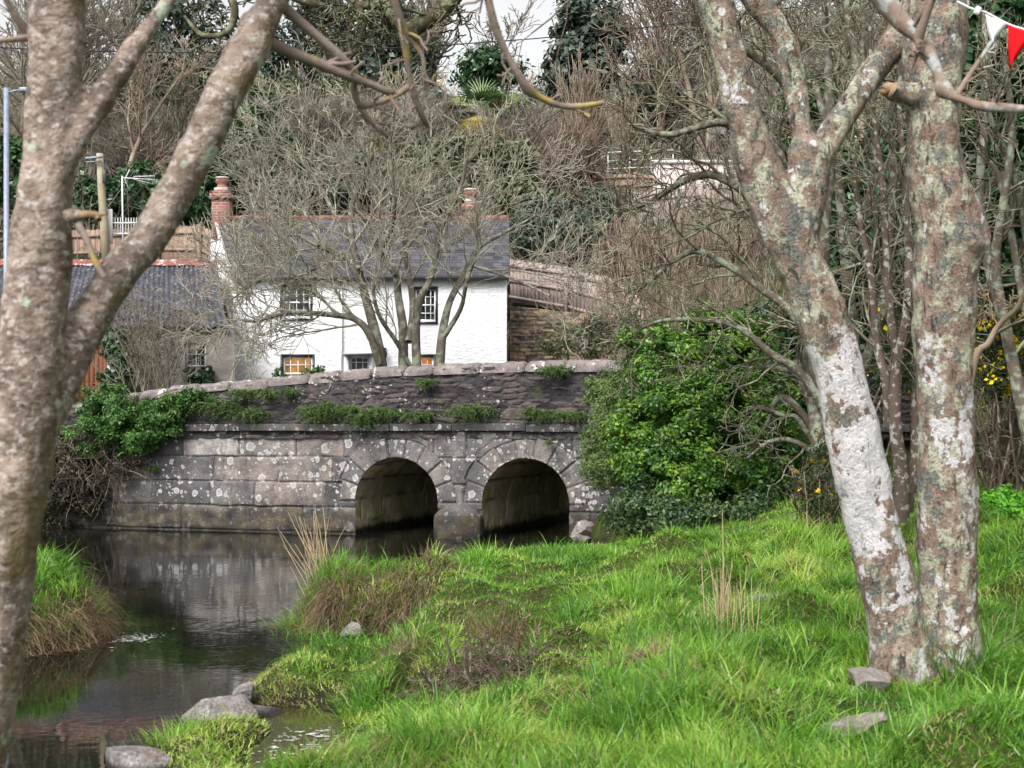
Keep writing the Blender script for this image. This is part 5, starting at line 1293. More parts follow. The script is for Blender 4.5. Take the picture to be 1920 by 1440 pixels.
shrub("fine_leaved_shrub", "soft sage green fine leaved shrub trailing down the bridge face right of the second arch", "shrub", face(s_of(1130), 1.6, .2),
      [bl(1138, 765, 20.9, 42, 50), bl(1128, 830, 20.6, 45, 55), bl(1150, 875, 20.0, 48, 55), bl(1165, 790, 20.0, 45, 60), bl(1118, 870, 20.8, 30, 45), bl(1140, 725, 21.1, 40, 30), bl(1115, 725, 21.3, 25, 18)], 30000, .05, .016, LEAF_FINE, BARK_OAK, 13, 300, .13, .6, .5, .2, .3, 10, .01)
# dead gnarled limbs in the bush
dl = thing("dead_limb", "dead grey gnarled limbs jutting from the shaded side of the glossy bush", "dead branch", (4.7, 18.0, .8))
ps = [px_path([(1580, 960, 11), (1545, 850, 9), (1500, 770, 8), (1460, 745, 7), (1440, 790, 5), (1410, 830, 4), (1340, 850, 3)], 17.8, 18.2), px_path([(1545, 850, 8), (1510, 735, 7), (1490, 700, 6), (1450, 690, 7), (1400, 690, 4)], 17.8, 18.0),
      px_path([(1560, 900, 7), (1500, 790, 6), (1470, 780, 5), (1420, 765, 5), (1390, 775, 3)], 17.7, 17.6), px_path([(1560, 880, 9), (1520, 845, 8), (1480, 825, 6), (1440, 830, 5), (1400, 860, 3)], 17.7, 17.5)]
tube_mesh("limb", ps, BARK_LICH, dl, 8)
out = []; R = random.Random(4)
cfgd = [dict(n=7, gnarl=.3, trop=-.02, kids=4, ang=(.5, 1.2), ratio=.6, taper=.3), dict(n=5, gnarl=.3, trop=-.02, kids=0, ang=(.5, 1), ratio=.5, taper=.3)]
for p, r in ps: branch_off(R, p, r, cfgd, 5, .3, 1, .7, (.5, 1.2), 0, out)
twig_mesh("twig", out, BARK_LICH, dl, (0, 1), .007)

# ------------------------------------------------------------------ creeper at the far end of the bridge
shrub("green_creeper", "bright green creeper spilling over the parapet at the far left end of the bridge", "creeper", face(s_of(230), 1.9, .25),
      [bl(220, 770, 24.3, 75, 42, 40), bl(290, 775, 24.0, 60, 35, 35), bl(180, 810, 24.4, 60, 50, 40), bl(250, 815, 24.1, 65, 40, 35), bl(330, 760, 23.9, 35, 25, 25), bl(195, 745, 24.5, 50, 25, 30), bl(310, 800, 23.9, 30, 22, 25), bl(370, 745, 23.85, 30, 18, 20)], 26000, .058, .026, LEAF_CREEP, BRAMBLE, 31, 260, .13, .6, .48, .2, .4, 8, .01)
shrub("dead_creeper", "dark withered creeper hanging to the water beneath the green creeper", "creeper", face(s_of(140), .9, .3),
      [bl(130, 870, 24.6, 60, 80, 50), bl(170, 900, 24.5, 40, 70, 40), bl(115, 950, 24.6, 50, 45, 50), bl(220, 865, 24.2, 50, 25, 30), bl(60, 850, 24.9, 80, 100, 60), bl(40, 950, 25, 80, 50, 50)], 17000, .06, .03, LEAF_DEAD, BRAMBLE, 32, 300, .16, .6, .4, .22, .2, 40, .006)
tg = BASE[bpy.data.objects["dead_creeper"]]
rg = np.random.default_rng(9); ps = []
for k in range(120):
    a = P(rg.uniform(60, 235), rg.uniform(800, 890), 24.2 + rg.uniform(-.1, .3)); n = 6; d = np.array((rg.normal(0, .5), -rg.uniform(.1, .5), -rg.uniform(.2, 1))); L = rg.uniform(.4, 1.3); pts = [a]
    for i in range(n):
        d = d + rg.normal(0, .35, 3) + (0, 0, -.15); d /= np.linalg.norm(d); pts.append(pts[-1] + d * L / n)
    ps.append((np.array(pts), np.linspace(.008, .004, n + 1)))
tube_mesh("bramble_stem", ps, BRAMBLE, bpy.data.objects["dead_creeper"], 4)

# ------------------------------------------------------------------ ferns and tufts rooted in the bridge
def fern(label, px, py, w, h, seed, n=60, cat="fern", droop=.9, matl=FERN, D=None, group="plants rooted in the bridge stones"):
    rg = np.random.default_rng(seed); Df = D or D_of(px) - .12; base = P(px, py, Df); sc = Df / F
    ww, hh = w * sc / 2, h * sc
    root = base + rg.normal(0, 1, (n, 3)) * (ww * .5, .03, hh * .12)
    az = rg.random(n) * 2 * math.pi; d0 = np.stack([np.cos(az) * .9, -np.abs(np.sin(az)) * .8 - .15, rg.uniform(.1, 1.2, n)], -1)
    Lb = rg.uniform(.6, 1.2, n) * hh * 1.1
    # fronds: leaflets along arching stems
    C, Nn, LL, tt = [], [], [], []
    dirs = d0 / np.linalg.norm(d0, axis=1, keepdims=True); p = root.copy(); tb = rg.random(n) * .5 + .2
    for k in range(9):
        dirs = dirs + (0, 0, -droop * .22); dirs /= np.linalg.norm(dirs, axis=1, keepdims=True)
        p = p + dirs * (Lb / 9)[:, None]
        for s_ in (-1, 1):
            C.append(p + rg.normal(0, .006, (n, 3))); Nn.append(np.array((0, -.5, .8)) + rg.normal(0, .5, (n, 3))); LL.append(np.full(n, .05) * (1.1 - k / 10)); tt.append(np.clip(tb + rg.normal(0, .12, n), 0, 1))
    V, Fq = leaf_quads(np.concatenate(C), np.concatenate(Nn), np.concatenate(LL) , np.concatenate(LL) * .5, rg, .1)
    o = make("wall_fern" if cat == "fern" else "wall_tuft", V, Fq, matl, None, base, False, {"tint": np.repeat(np.concatenate(tt), 4)})
    return tag(o, label, cat, group)
FT = [("fern tuft at the ledge end nearest the creeper", 415, 765, 90, 45), ("mossy fern spray on the parapet face under the creeper edge", 350, 752, 60, 45), ("small fern high on the parapet just below the coping, nearest the creeper", 455, 738, 50, 30),
      ("tiny bright fern tuft hanging under a coping joint", 502, 740, 22, 28), ("wide brownish fern clump on the ledge before the first arch", 615, 768, 70, 40), ("broad green fern mat on the ledge beside the hanging tuft", 720, 775, 95, 28),
      ("green tuft hanging below the ledge at the shoulder of the first arch", 680, 790, 26, 50), ("fern tuft on the ledge above the hanging tuft", 665, 772, 40, 30), ("low fern patch on the ledge over the crown of the first arch", 785, 780, 60, 22), ("tall dark fern clump on the ledge between the two arches", 880, 772, 85, 45),
      ("fern clump on the ledge over the crown of the second arch", 1010, 778, 65, 32), ("small fern on the ledge beside the sage shrub", 1070, 780, 55, 26), ("fern tufts growing under the coping above the second arch", 1040, 695, 60, 24), ("small fern on the upper parapet face above the first arch", 800, 718, 30, 22),
      ("trailing fern on the ledge below the darkest stones left of the first arch", 590, 780, 45, 50), ("little fern in the parapet joint near the creeper", 545, 735, 24, 18), ("fern spray on the ledge between the creeper and the brownish clump", 470, 778, 70, 35)]
for i, (lb, px, py, w, h) in enumerate(FT): fern(lb, px, py, w, h, 60 + i, 34 + int(w * .8))
fern("tiny plant rooted in the squared blocks left of the arches", 286, 880, 12, 14, 98, 16); fern("tiny plant in the arch stones of the second arch", 1030, 830, 10, 14, 99, 14)

# buddleia in front of the outbuilding
DB = 32.6
bd = thing("buddleia_shrub", "dry brown many stemmed shrub in front of the outbuilding wall", "shrub", (P(300, 800, DB)[0], DB, 1.75))
out = []; R = random.Random(17); stm = []
cfgb = [dict(n=8, gnarl=.10, trop=.05, kids=8, ang=(.3, .7), ratio=.42, taper=.35, t0=.3), dict(n=5, gnarl=.14, trop=.08, kids=4, ang=(.3, .8), ratio=.5, taper=.4), dict(n=4, gnarl=.2, trop=.05, kids=0, ang=(.3, .8), ratio=.5, taper=.5)]
for k in range(20):
    a = P(R.uniform(235, 340), 800, DB + R.uniform(-.4, .4)); 
    grow(R, tuple(a), tuple(np.array((R.gauss(0, .32), R.gauss(0, .15), 1))), R.uniform(1.7, 3.1), .018, 0, cfgb, out)
twig_mesh("stem", out, TWIG_LICH, bd, (0,), .008); twig_mesh("twig", out, TWIG_PURPLE, bd, (1, 2), .005)
tips = np.array([p[-1] for l, p, r in out if l >= 1]); rg = np.random.default_rng(3); tips = np.repeat(tips, 2, 0) + rg.normal(0, .06, (len(tips) * 2, 3))
V, Fq = leaf_quads(tips, rg.normal(size=tips.shape), .10, .03, rg); make("dry_leaf", V, Fq, LEAF_DEAD, bd, smooth=False, attrs={"tint": np.repeat(np.clip(rg.normal(.75, .2, len(tips)), 0, 1), 4)})
shrub("ivy_clump", "dark ivy clump beside the red brown door of the outbuilding", "ivy", (P(225, 800, 33.5)[0], 33.4, 1.75), [bl(222, 640, 33.6, 30, 35), bl(235, 680, 33.5, 25, 40), bl(215, 720, 33.5, 30, 40)], 3500, .11, .09, LEAF_IVY, BRAMBLE, 33, 60, .16, .6, .4, .2, .3, 5, .02)
shrub("garden_plant", "small leafy plant under the lit cottage window", "plant", (P(590, 800, 35.4)[0], 35.4, 1.75), [bl(590, 695, 35.4, 22, 14), bl(520, 700, 35.4, 16, 10), bl(600, 700, 35.4, 10, 18)], 500, .09, .045, LEAF_CREEP, BRAMBLE, 34, 25, .12, .5, .4, .2, .4, 14, .006)
shrub("ivy_clump", "ivy growing up the outbuilding corner by its faded window", "ivy", (P(392, 800, 33.8)[0], 33.8, 1.75), [bl(392, 700, 33.8, 12, 25), bl(370, 712, 33.6, 30, 14)], 900, .10, .07, LEAF_IVY, BRAMBLE, 35, 25, .12, .6, .4, .2, .3, 4, .012)
# ------------------------------------------------------------------ trees and shrubs up the valley side
def at(px, D):
    x = (px - 960) / F * D; return np.array((x, D, float(tz(np.array([x]), np.array([D]))[0])))
CF = [dict(n=10, gnarl=.06, trop=.01, kids=11, ang=(.35, .85), ratio=.48, taper=.25, t0=.25),
      dict(n=7, gnarl=.13, trop=.05, kids=8, ang=(.35, .9), ratio=.5, taper=.35, t0=.15),
      dict(n=5, gnarl=.17, trop=.04, kids=6, ang=(.35, .9), ratio=.55, taper=.45, t0=.1),
      dict(n=4, gnarl=.2, trop=.04, kids=0, ang=(.35, .8), ratio=.5, taper=.6)]
def bare(label, px, D, top, r, seed, stems=1, lean=(0, 0), bark=None, twig=None, cfg=None, minr=None, name="bare_tree", group=None, cat="tree", spread=.12):
    b = at(px, D); H = P(px, top, D)[2] - b[2]; R = random.Random(seed); out = []
    t = thing(name, label, cat, tuple(b), group)
    for k in range(stems):
        d = np.array((lean[0] + R.gauss(0, spread), lean[1] + R.gauss(0, spread), 1.0)); d /= np.linalg.norm(d)
        grow(R, (b[0] + R.gauss(0, .15) * (stems > 1), b[1] + R.gauss(0, .15) * (stems > 1), b[2] - .2), tuple(d), H * R.uniform(.85, 1.0), r * R.uniform(.7, 1.1), 0, cfg or CF, out)
    mr = minr or .00026 * D
    twig_mesh("trunk", out, bark or BARK_MID, t, (0,), mr); twig_mesh("crown", out, twig or TWIG_PURPLE, t, (1, 2, 3), mr)
    return t
for i, (px, D, top, r, st, lb) in enumerate([
    (18, 46, -60, .22, 1, "tall bare tree behind the street lamp column"), (52, 50, -90, .24, 1, "tall bare trunk second along from the street lamp"),
    (90, 47, -60, .20, 1, "tall bare trunk third along from the street lamp"), (168, 49, -120, .30, 1, "stout bare trunk rising behind the fork of the spotted tree"),
    (130, 58, -40, .2, 2, "bare double tree far up behind the spotted trunk"), (265, 62, -30, .22, 1, "thin bare tree against the sky between the spotted tree's limbs")]):
    bare(lb, px, D, top, r, 100 + i, st, twig=TWIG_PURPLE, group=None)
bare("slender leaning bare tree behind the utility pole with long pale twigs", 190, 43.5, 60, .12, 120, 1, (.32, 0), TWIG_BROWN, TWIG_BROWN)
bare("long limbed bare tree spreading pale twigs above the tan fence", 250, 44.5, 130, .10, 121, 2, (.35, -.1), TWIG_BROWN, TWIG_LICH, spread=.3)
bare("big leaning bare tree standing on the skyline over the palm", 815, 66, -110, .42, 122, 1, (.22, 0), TWIG_PURPLE, TWIG_PURPLE)
bare("bare twiggy tree on the skyline left of the dark holly", 930, 68, 60, .11, 123, 1, (0, 0), TWIG_PURPLE, TWIG_PURPLE, spread=.25)
bare("bare twiggy tree on the skyline above the grey ivy trees", 700, 64, 20, .18, 124, 2, (0, 0), TWIG_PURPLE, TWIG_PURPLE, spread=.2)
bare("tall twiggy bare tree right of the dark holly", 1235, 55, -70, .17, 125, 2, (0, 0), TWIG_BROWN, TWIG_BROWN, spread=.16)
bare("upright twiggy bare tree behind the fork of the twin stemmed tree", 1330, 54, -60, .18, 126, 2, (0, 0), TWIG_BROWN, TWIG_PURPLE, spread=.14)
bare("bare tree at the top of the slope behind the twin stems", 1480, 50, -80, .18, 127, 2, (0, 0), TWIG_BROWN, TWIG_PURPLE, spread=.14)
bare("far bare tree seen between the twin stems and the ivy covered tree", 1640, 46, -80, .2, 128, 2, (0, 0), TWIG_BROWN, TWIG_LICH, spread=.14)
CV = [dict(n=8, gnarl=.04, trop=.04, kids=8, ang=(.1, .35), ratio=.6, taper=.3, t0=.1), dict(n=6, gnarl=.06, trop=.06, kids=4, ang=(.1, .35), ratio=.6, taper=.4), dict(n=4, gnarl=.08, trop=.05, kids=0, ang=(.2, .4), ratio=.5, taper=.5)]
bare("narrow column of bare pale twigs on the bank beside the dark holly", 1095, 54, 165, .045, 130, 11, cfg=CV, bark=TWIG_BROWN, twig=TWIG_BROWN, name="columnar_shrub", cat="shrub", spread=.07)
bare("second column of upright bare twigs behind the steel handrail", 1170, 51.5, 215, .04, 131, 9, cfg=CV, bark=TWIG_BROWN, twig=TWIG_BROWN, name="columnar_shrub", cat="shrub", spread=.10)

def crown(label, px, D, blobs, n, L, W, leaf, seed, clumps=160, spread=.6, tint=.45, name="evergreen_tree", tr=.25, cat="tree", shell=.7, stems=6, tvar=.2):
    b = at(px, D)
    return shrub(name, label, cat, b - (0, 0, .1), blobs, n, L, W, leaf, BARK_OAK, seed, clumps, spread, shell, tint, tvar, .35, stems, tr, part="crown")
crown("dark holly tree standing on the skyline beside the green field", 1095, 60, [bl(1100, 60, 60, 55, 60), bl(1060, 120, 60, 40, 45), bl(1125, 110, 60, 45, 55), bl(1085, 15, 60, 35, 45), bl(1150, 50, 60, 30, 40), bl(1080, 170, 60, 50, 30)], 9000, .30, .15, LEAF_HOLLY, 200, 170, .55, .4)
crown("grey green ivy covered tree filling the gap between the spotted tree's limbs", 300, 56, [bl(300, 70, 56, 60, 80), bl(340, 150, 56, 60, 70), bl(265, 160, 56, 50, 60), bl(390, 60, 57, 50, 70), bl(420, 140, 56, 50, 60), bl(330, 10, 57, 60, 50)], 6500, .26, .13, LEAF_HOLLY, 201, 210, .5, .42, name="ivy_covered_tree")
crown("dense dark evergreen behind the mossy boughs", 590, 62, [bl(600, 70, 62, 55, 70), bl(560, 140, 61, 55, 60), bl(630, 130, 62, 45, 60), bl(600, 20, 62, 45, 40), bl(650, 60, 62, 40, 60), bl(520, 90, 61, 45, 60)], 6500, .30, .15, LEAF_HOLLY, 202, 180, .6, .35)
crown("dark evergreen on the ridge right of the mossy boughs", 745, 63, [bl(735, 60, 63, 45, 60), bl(760, 110, 62, 50, 50), bl(710, 130, 62, 40, 50)], 6500, .30, .15, LEAF_HOLLY, 203, 110, .6, .38)
crown("rounded dark evergreen just above the palm", 915, 62, [bl(915, 118, 62, 42, 26), bl(885, 135, 62, 30, 24), bl(945, 135, 62, 30, 24)], 3500, .26, .13, LEAF_IVY, 204, 80, .5, .45)
crown("dark laurel hedge behind the aerial", 270, 41.6, [bl(215, 370, 42, 45, 45), bl(265, 360, 42, 50, 50), bl(320, 370, 42, 45, 45), bl(360, 385, 41.5, 35, 40), bl(170, 380, 42, 40, 45), bl(385, 345, 42.5, 40, 45)], 10000, .17, .08, LEAF_IVY, 205, 200, .28, .45, name="laurel_hedge", cat="hedge")
crown("green ivy mound behind the cottage's left chimney", 470, 46, [bl(470, 210, 47, 50, 50), bl(500, 270, 46, 50, 50), bl(450, 300, 45, 45, 50), bl(440, 230, 47, 30, 40)], 6000, .2, .11, LEAF_IVY, 206, 120, .4, .5, name="ivy_mound", cat="ivy")
crown("dark evergreen shrub directly behind the cottage roof", 600, 45, [bl(560, 350, 45, 60, 45), bl(640, 340, 45, 60, 50), bl(700, 330, 45.5, 50, 50), bl(520, 380, 44.5, 40, 30)], 8000, .2, .1, LEAF_HOLLY, 207, 150, .4, .45, name="evergreen_shrub", cat="shrub")
crown("leafy green shrub behind the cottage's second chimney", 900, 45, [bl(830, 340, 45, 50, 45), bl(930, 340, 45, 55, 45), bl(1000, 380, 44, 50, 40), bl(880, 290, 46, 60, 40), bl(960, 300, 46, 45, 30)], 9000, .2, .1, LEAF_HILL, 208, 150, .4, .55, name="leafy_shrub", cat="shrub")
crown("dark green shrub beside the right end of the cottage roof", 1000, 41.5, [bl(990, 440, 42, 45, 35), bl(1050, 450, 41.5, 50, 40), bl(1100, 430, 42, 40, 50), bl(1020, 400, 42.5, 45, 35), bl(1130, 390, 43, 35, 45)], 9000, .16, .08, LEAF_HOLLY, 209, 170, .3, .5, name="evergreen_shrub", cat="shrub")
crown("dark clipped hedge on the upper bank beside the green field", 1010, 56, [bl(1000, 215, 56, 40, 25), bl(1050, 225, 56, 40, 22), bl(960, 235, 56, 30, 25)], 4500, .22, .12, LEAF_IVY, 210, 90, .4, .35, name="dark_hedge", cat="hedge")
# russet domed hedge and low beech hedge
def twiggy(label, name, cat, px, D, blobs, n, mat, seed, L=.5, r=.007, leafn=0, leafm=None, ltint=.5, vert=1.6):
    b = at(px, D); t = thing(name, label, cat, tuple(b)); rg = np.random.default_rng(seed); w = np.array([np.prod(k[1]) ** .67 for k in blobs]); bi = rg.choice(len(blobs), n, p=w / w.sum())
    c = np.array([k[0] for k in blobs])[bi]; rr = np.array([k[1] for k in blobs])[bi]; d = rg.normal(size=(n, 3)); d /= np.linalg.norm(d, axis=1, keepdims=True)
    p = c + d * rr * (rg.random(n) ** .4)[:, None]; dr = rg.normal(0, .45, (n, 3)) + d * .4; dr[:, 2] = np.abs(dr[:, 2]) * .5 + vert * .6; dr /= np.linalg.norm(dr, axis=1, keepdims=True)
    mid = p + dr * (L * .5 * rg.uniform(.6, 1.4, n))[:, None]; e = mid + (dr + rg.normal(0, .3, (n, 3))) * (L * .5 * rg.uniform(.6, 1.4, n))[:, None]
    paths = [(np.array((a, m_, q_)), np.array((r, r * .8, r * .5))) for a, m_, q_ in zip(p, mid, e)]
    tube_mesh("crown", paths, mat, t, 3)
    if leafn:
        V, Fq, tt, _ = blob_leaves(blobs, leafn, .12, .07, rg, 80, .3, .75, ltint, .2, .3); make("leaf", V, Fq, leafm, t, smooth=False, attrs={"tint": tt})
    return t
twiggy("domed russet twiggy hedge on the bank left of the handrail", "russet_hedge", "hedge", 1070, 48.5, [bl(1068, 290, 48.5, 42, 55), bl(1050, 320, 48.2, 40, 45), bl(1095, 310, 48.5, 30, 50)], 3200, TWIG_RED, 300, .55, .012, 1800, LEAF_BROWN)
twiggy("low russet clipped hedge below the pale fence behind the saplings", "russet_hedge", "hedge", 1280, 40.0, [bl(1150 + 45 * k, 498, 40.2, 40, 40, 25) for k in range(8)], 6500, TWIG_RED, 301, .45, .010, 3500, LEAF_BROWN, .45)
twiggy("brown bramble thicket above the laurel hedge", "bramble_thicket", "shrub", 290, 47, [bl(250, 290, 48, 60, 60), bl(330, 280, 48, 60, 70), bl(380, 300, 47, 40, 60), bl(430, 280, 48, 40, 70)], 4200, TWIG_PURPLE, 302, .9, .011, 900, LEAF_BROWN, .4, .4)
twiggy("purple brown thicket of bare twigs beside the palm", "bramble_thicket", "shrub", 1000, 50, [bl(990, 250, 50, 45, 45), bl(960, 290, 49, 50, 50), bl(1010, 300, 49, 40, 50), bl(800, 260, 50, 60, 60), bl(700, 250, 50, 60, 60), bl(600, 250, 50, 60, 60)], 6500, TWIG_PURPLE, 303, .9, .011, 900, LEAF_BROWN, .4, .5)
# sapling screen in front of the fences
sp = thing("sapling_thicket", "thicket of thin upright bare saplings right of the cottage in front of the drystone wall", "saplings", tuple(at(1250, 34)))
out = []; R = random.Random(41)
CS = [dict(n=9, gnarl=.05, trop=.02, kids=6, ang=(.2, .6), ratio=.33, taper=.3, t0=.25), dict(n=5, gnarl=.08, trop=.06, kids=2, ang=(.25, .6), ratio=.5, taper=.4), dict(n=4, gnarl=.1, trop=.05, kids=0, ang=(.2, .5), ratio=.5, taper=.5)]
for k in range(52):
    px = R.uniform(1095, 1440); D = R.uniform(32.5, 35.5); b = at(px, D); top = R.uniform(400, 560) if k % 4 else R.uniform(350, 420); H = P(px, top, D)[2] - b[2]
    grow(R, tuple(b), (R.gauss(0, .1), R.gauss(0, .05), 1), H, .026, 0, CS, out)
twig_mesh("stem", out, TWIG_BROWN, sp, (0,), .010); twig_mesh("crown", out, TWIG_BROWN, sp, (1, 2), .0085)
shrub("green_undershrub", "olive green shrub at the foot of the saplings by the bridge end", "shrub", at(1200, 32), [bl(1110, 640, 31, 60, 40), bl(1200, 620, 31.5, 50, 40), bl(1050, 640, 33, 50, 30)], 2200, .10, .05, LEAF_HILL, BRAMBLE, 77, 60, .2, .6, .6, .2, .3, 20, .01)
# palm
pm = thing("palm", "green fan palm with yellowing lower leaves on the bank above the cottage roof", "palm", tuple(at(905, 50)))
b = at(905, 50); topc = P(903, 212, 50); rg = np.random.default_rng(55)
V, Fq = tubes([(np.array((b, (b + topc) / 2, topc)), np.array((.22, .2, .18)))], 10); make("trunk", V, Fq, BRAMBLE, pm)
parts = []
for k in range(40):
    el = rg.uniform(-.9, 1.35); az = rg.uniform(0, 2 * math.pi); d = np.array((math.cos(az) * math.cos(el), math.sin(az) * math.cos(el), math.sin(el)))
    hub = topc + d * rg.uniform(.4, .8); n = 16; fan = rg.normal(0, .0, (n, 3)); u = np.cross(d, (0, 0, 1)); u /= np.linalg.norm(u) + 1e-6
    a = np.linspace(-1.1, 1.1, n); dirs = d[None] * np.cos(a)[:, None] + u[None] * np.sin(a)[:, None]
    tint = np.full(n, np.clip(.45 + .25 * rg.normal() - .1 if el > -.2 else .9, 0, 1)) + rg.normal(0, .06, n)
    parts.append(blades(np.repeat(hub[None], n, 0), dirs, rg.uniform(.75, 1.15), .085, .3, rg, np.clip(tint, 0, 1), 3, np.cross(dirs, np.cross(d, u))))
V, Fq, tt = merge(parts); make("frond", V, Fq, LEAF_PALM, pm, smooth=False, attrs={"tint": tt})

for lb, px, D, bb_, n_, lf in [("green ivy bank above the laurel hedge behind the tan fence", 420, 46, [bl(400, 330, 46, 60, 45), bl(350, 320, 47, 50, 40), bl(450, 350, 45.5, 40, 35)], 5000, LEAF_IVY),
    ("evergreen shrub high on the slope left of the palm", 790, 53, [bl(790, 190, 53, 50, 40), bl(740, 210, 53, 50, 35), bl(830, 220, 52, 40, 35)], 6000, LEAF_HOLLY),
    ("green evergreen clump on the slope behind the bare tree's top", 620, 52, [bl(610, 200, 52, 60, 40), bl(670, 190, 52, 50, 40), bl(550, 190, 52, 50, 40)], 7000, LEAF_HILL),
    ("dark evergreen between the holly and the twin stemmed tree", 1240, 57, [bl(1230, 140, 57, 45, 50), bl(1270, 190, 56, 35, 40), bl(1200, 200, 56, 40, 40)], 4000, LEAF_HOLLY),
    ("ivy covered bank below the white house", 1440, 48, [bl(1480, 280, 48, 40, 60), bl(1520, 200, 48, 60, 80), bl(1470, 320, 46, 60, 60), bl(1540, 300, 46, 50, 80)], 9000, LEAF_IVY),
    ("dark evergreen behind the street lamp", 60, 44, [bl(20, 330, 44, 60, 70), bl(90, 360, 44, 60, 60), bl(-40, 300, 44, 60, 90)], 7000, LEAF_IVY),
    ("green shrub climbing between the thicket and the cottage roof", 770, 44.5, [bl(760, 350, 44.5, 50, 40), bl(800, 300, 46, 50, 40)], 4500, LEAF_HILL)]:
    crown(lb, px, D, bb_, n_, .19, .1, lf, 500 + px, 110, .4, .5, name="evergreen_shrub", cat="shrub")
# undergrowth over the slope
rg = np.random.default_rng(66); n = 46000
D = rg.uniform(40, 86, n) ; px = rg.uniform(-150, 2070, n); x = (px - 960) / F * D; z = tz(x, D)
ok = z > 3.5; x, D, z = x[ok], D[ok], z[ok]; n = len(x)
cl = fbm(x * .35, D * .35, 0, 3, 91); keep = (rg.random(n) < .35 + .9 * np.clip(cl + .35, 0, 1)); x, D, z, cl = x[keep], D[keep], z[keep], cl[keep]; n = len(x)
hgt = rg.random(n) ** 1.3 * (.25 + 1.5 * np.clip(cl + .3, 0, 1))
hgt = np.where(D > 80, hgt * .2, hgt)
pos = np.stack([x, D, z + hgt], -1); nr = rg.normal(size=(n, 3)) * .8 + (0, -.4, .6)
V, Fq = leaf_quads(pos, nr, rg.uniform(.14, .34, n), rg.uniform(.08, .2, n), rg, .1)
tn = np.clip(.42 + .35 * fbm(x * .2, D * .2, 0, 3, 17) + rg.normal(0, .2, n), 0, 1)
tag(make("hillside_undergrowth", V, Fq, LEAF_HILL, smooth=False, attrs={"tint": np.repeat(tn, 4)}), "low tangled greenery covering the valley slope", "undergrowth", kind="stuff")
n = 15000; D = rg.uniform(39.5, 84, n); px = rg.uniform(-100, 2020, n); x = (px - 960) / F * D; z = tz(x, D); ok = (z > 3.5); x, D, z = x[ok], D[ok], z[ok]; n = len(x)
p = np.stack([x, D, z], -1); d = rg.normal(0, .6, (n, 3)); d[:, 2] = np.abs(d[:, 2]) + .5; L = rg.uniform(.5, 2.2, n)[:, None]
m_ = p + d * L * .5; e = m_ + (d + rg.normal(0, .5, (n, 3)) - (0, 0, .5)) * L * .5
V, Fq = tubes([(np.array((a, b_, c_)), np.array((.014, .012, .009))) for a, b_, c_ in zip(p, m_, e)], 3)
tag(make("hillside_brambles", V, Fq, TWIG_PURPLE), "bare bramble stems and scrub twigs over the valley slope", "brambles", kind="stuff")

# ------------------------------------------------------------------ lichened thicket behind the twin stemmed tree
CL = [dict(n=10, gnarl=.14, trop=.02, kids=7, ang=(.4, 1.1), ratio=.52, taper=.35, t0=.25), dict(n=8, gnarl=.2, trop=.01, kids=5, ang=(.4, 1.1), ratio=.58, taper=.4, t0=.12),
      dict(n=6, gnarl=.24, trop=.01, kids=4, ang=(.4, 1.1), ratio=.6, taper=.5, t0=.1), dict(n=4, gnarl=.2, trop=.0, kids=0, ang=(.4, 1), ratio=.5, taper=.6)]
def lich(label, D, stems, seed, kids=7, L=1.5, bias=(0, 0, .1), t0=.3, minr=.0055, twig=None, bark=None):
    b = at(stems[0][0][0], D); t = thing("lichened_tree", label, "tree", tuple(b)); R = random.Random(seed); paths = []; out = []
    for i, st in enumerate(stems):
        dz = R.uniform(-.8, .8); n = len(st); pts = [P(a, c, D + dz * k / (n - 1)) + np.array((R.gauss(0, .02), R.gauss(0, .04), 0)) for k, (a, c, h) in enumerate(st)]
        p, r = smooth_path(pts, [h / F * D for _, _, h in st], 4); paths.append((p, r)); branch_off(R, p, r, CL[1:], kids, t0, 1, L, (.5, 1.2), 0, out, bias)
    tube_mesh("trunk", paths, bark or BARK_LICH, t, 10); twig_mesh("crown", out, twig or TWIG_LICH, t, (0, 1, 2), minr)
    return t
lich("slender double stemmed brown tree close behind the gap between the twin stems", 13.0, [[(1690, 975, 17), (1688, 900, 14), (1686, 800, 12), (1692, 700, 11), (1698, 600, 10), (1706, 480, 8), (1712, 350, 7), (1700, 200, 5), (1690, 60, 3)], [(1700, 960, 13), (1712, 850, 11), (1722, 740, 9), (1728, 640, 7), (1722, 560, 5)], [(1668, 800, 9), (1655, 720, 9), (1640, 640, 8), (1625, 520, 7), (1610, 400, 6), (1600, 250, 4)], [(1693, 690, 9), (1670, 600, 8), (1655, 480, 7), (1660, 350, 6), (1640, 200, 4), (1630, 50, 3)]], 51, 9, 1.0, (0, 0, .25), .3, .004, TWIG_LICH, BARK_SPECK)
lich("wide gnarled lichen covered tree leaning out over the glossy bush", 16.5, [[(1570, 1000, 26), (1550, 850, 22), (1540, 700, 20), (1535, 560, 18), (1545, 420, 15), (1560, 280, 12), (1550, 120, 8), (1540, -60, 5)],
      [(1545, 760, 10), (1500, 700, 9), (1440, 660, 7), (1385, 615, 6), (1320, 600, 5), (1250, 600, 4), (1200, 615, 3)], [(1540, 680, 11), (1490, 590, 9), (1430, 540, 8), (1370, 500, 7), (1300, 470, 6), (1230, 520, 5), (1180, 560, 3)],
      [(1536, 600, 13), (1480, 470, 12), (1420, 380, 10), (1350, 330, 8), (1280, 340, 7), (1210, 380, 5), (1150, 400, 3)], [(1545, 450, 12), (1490, 330, 10), (1420, 250, 9), (1340, 230, 8), (1260, 250, 6), (1190, 240, 4)],
      [(1555, 330, 10), (1500, 200, 9), (1430, 120, 8), (1350, 80, 6), (1280, 100, 4)], [(1560, 260, 9), (1600, 140, 8), (1590, 20, 6), (1600, -100, 4)]], 52, 11, 1.15, (-.05, 0, 0), .22, .0058)
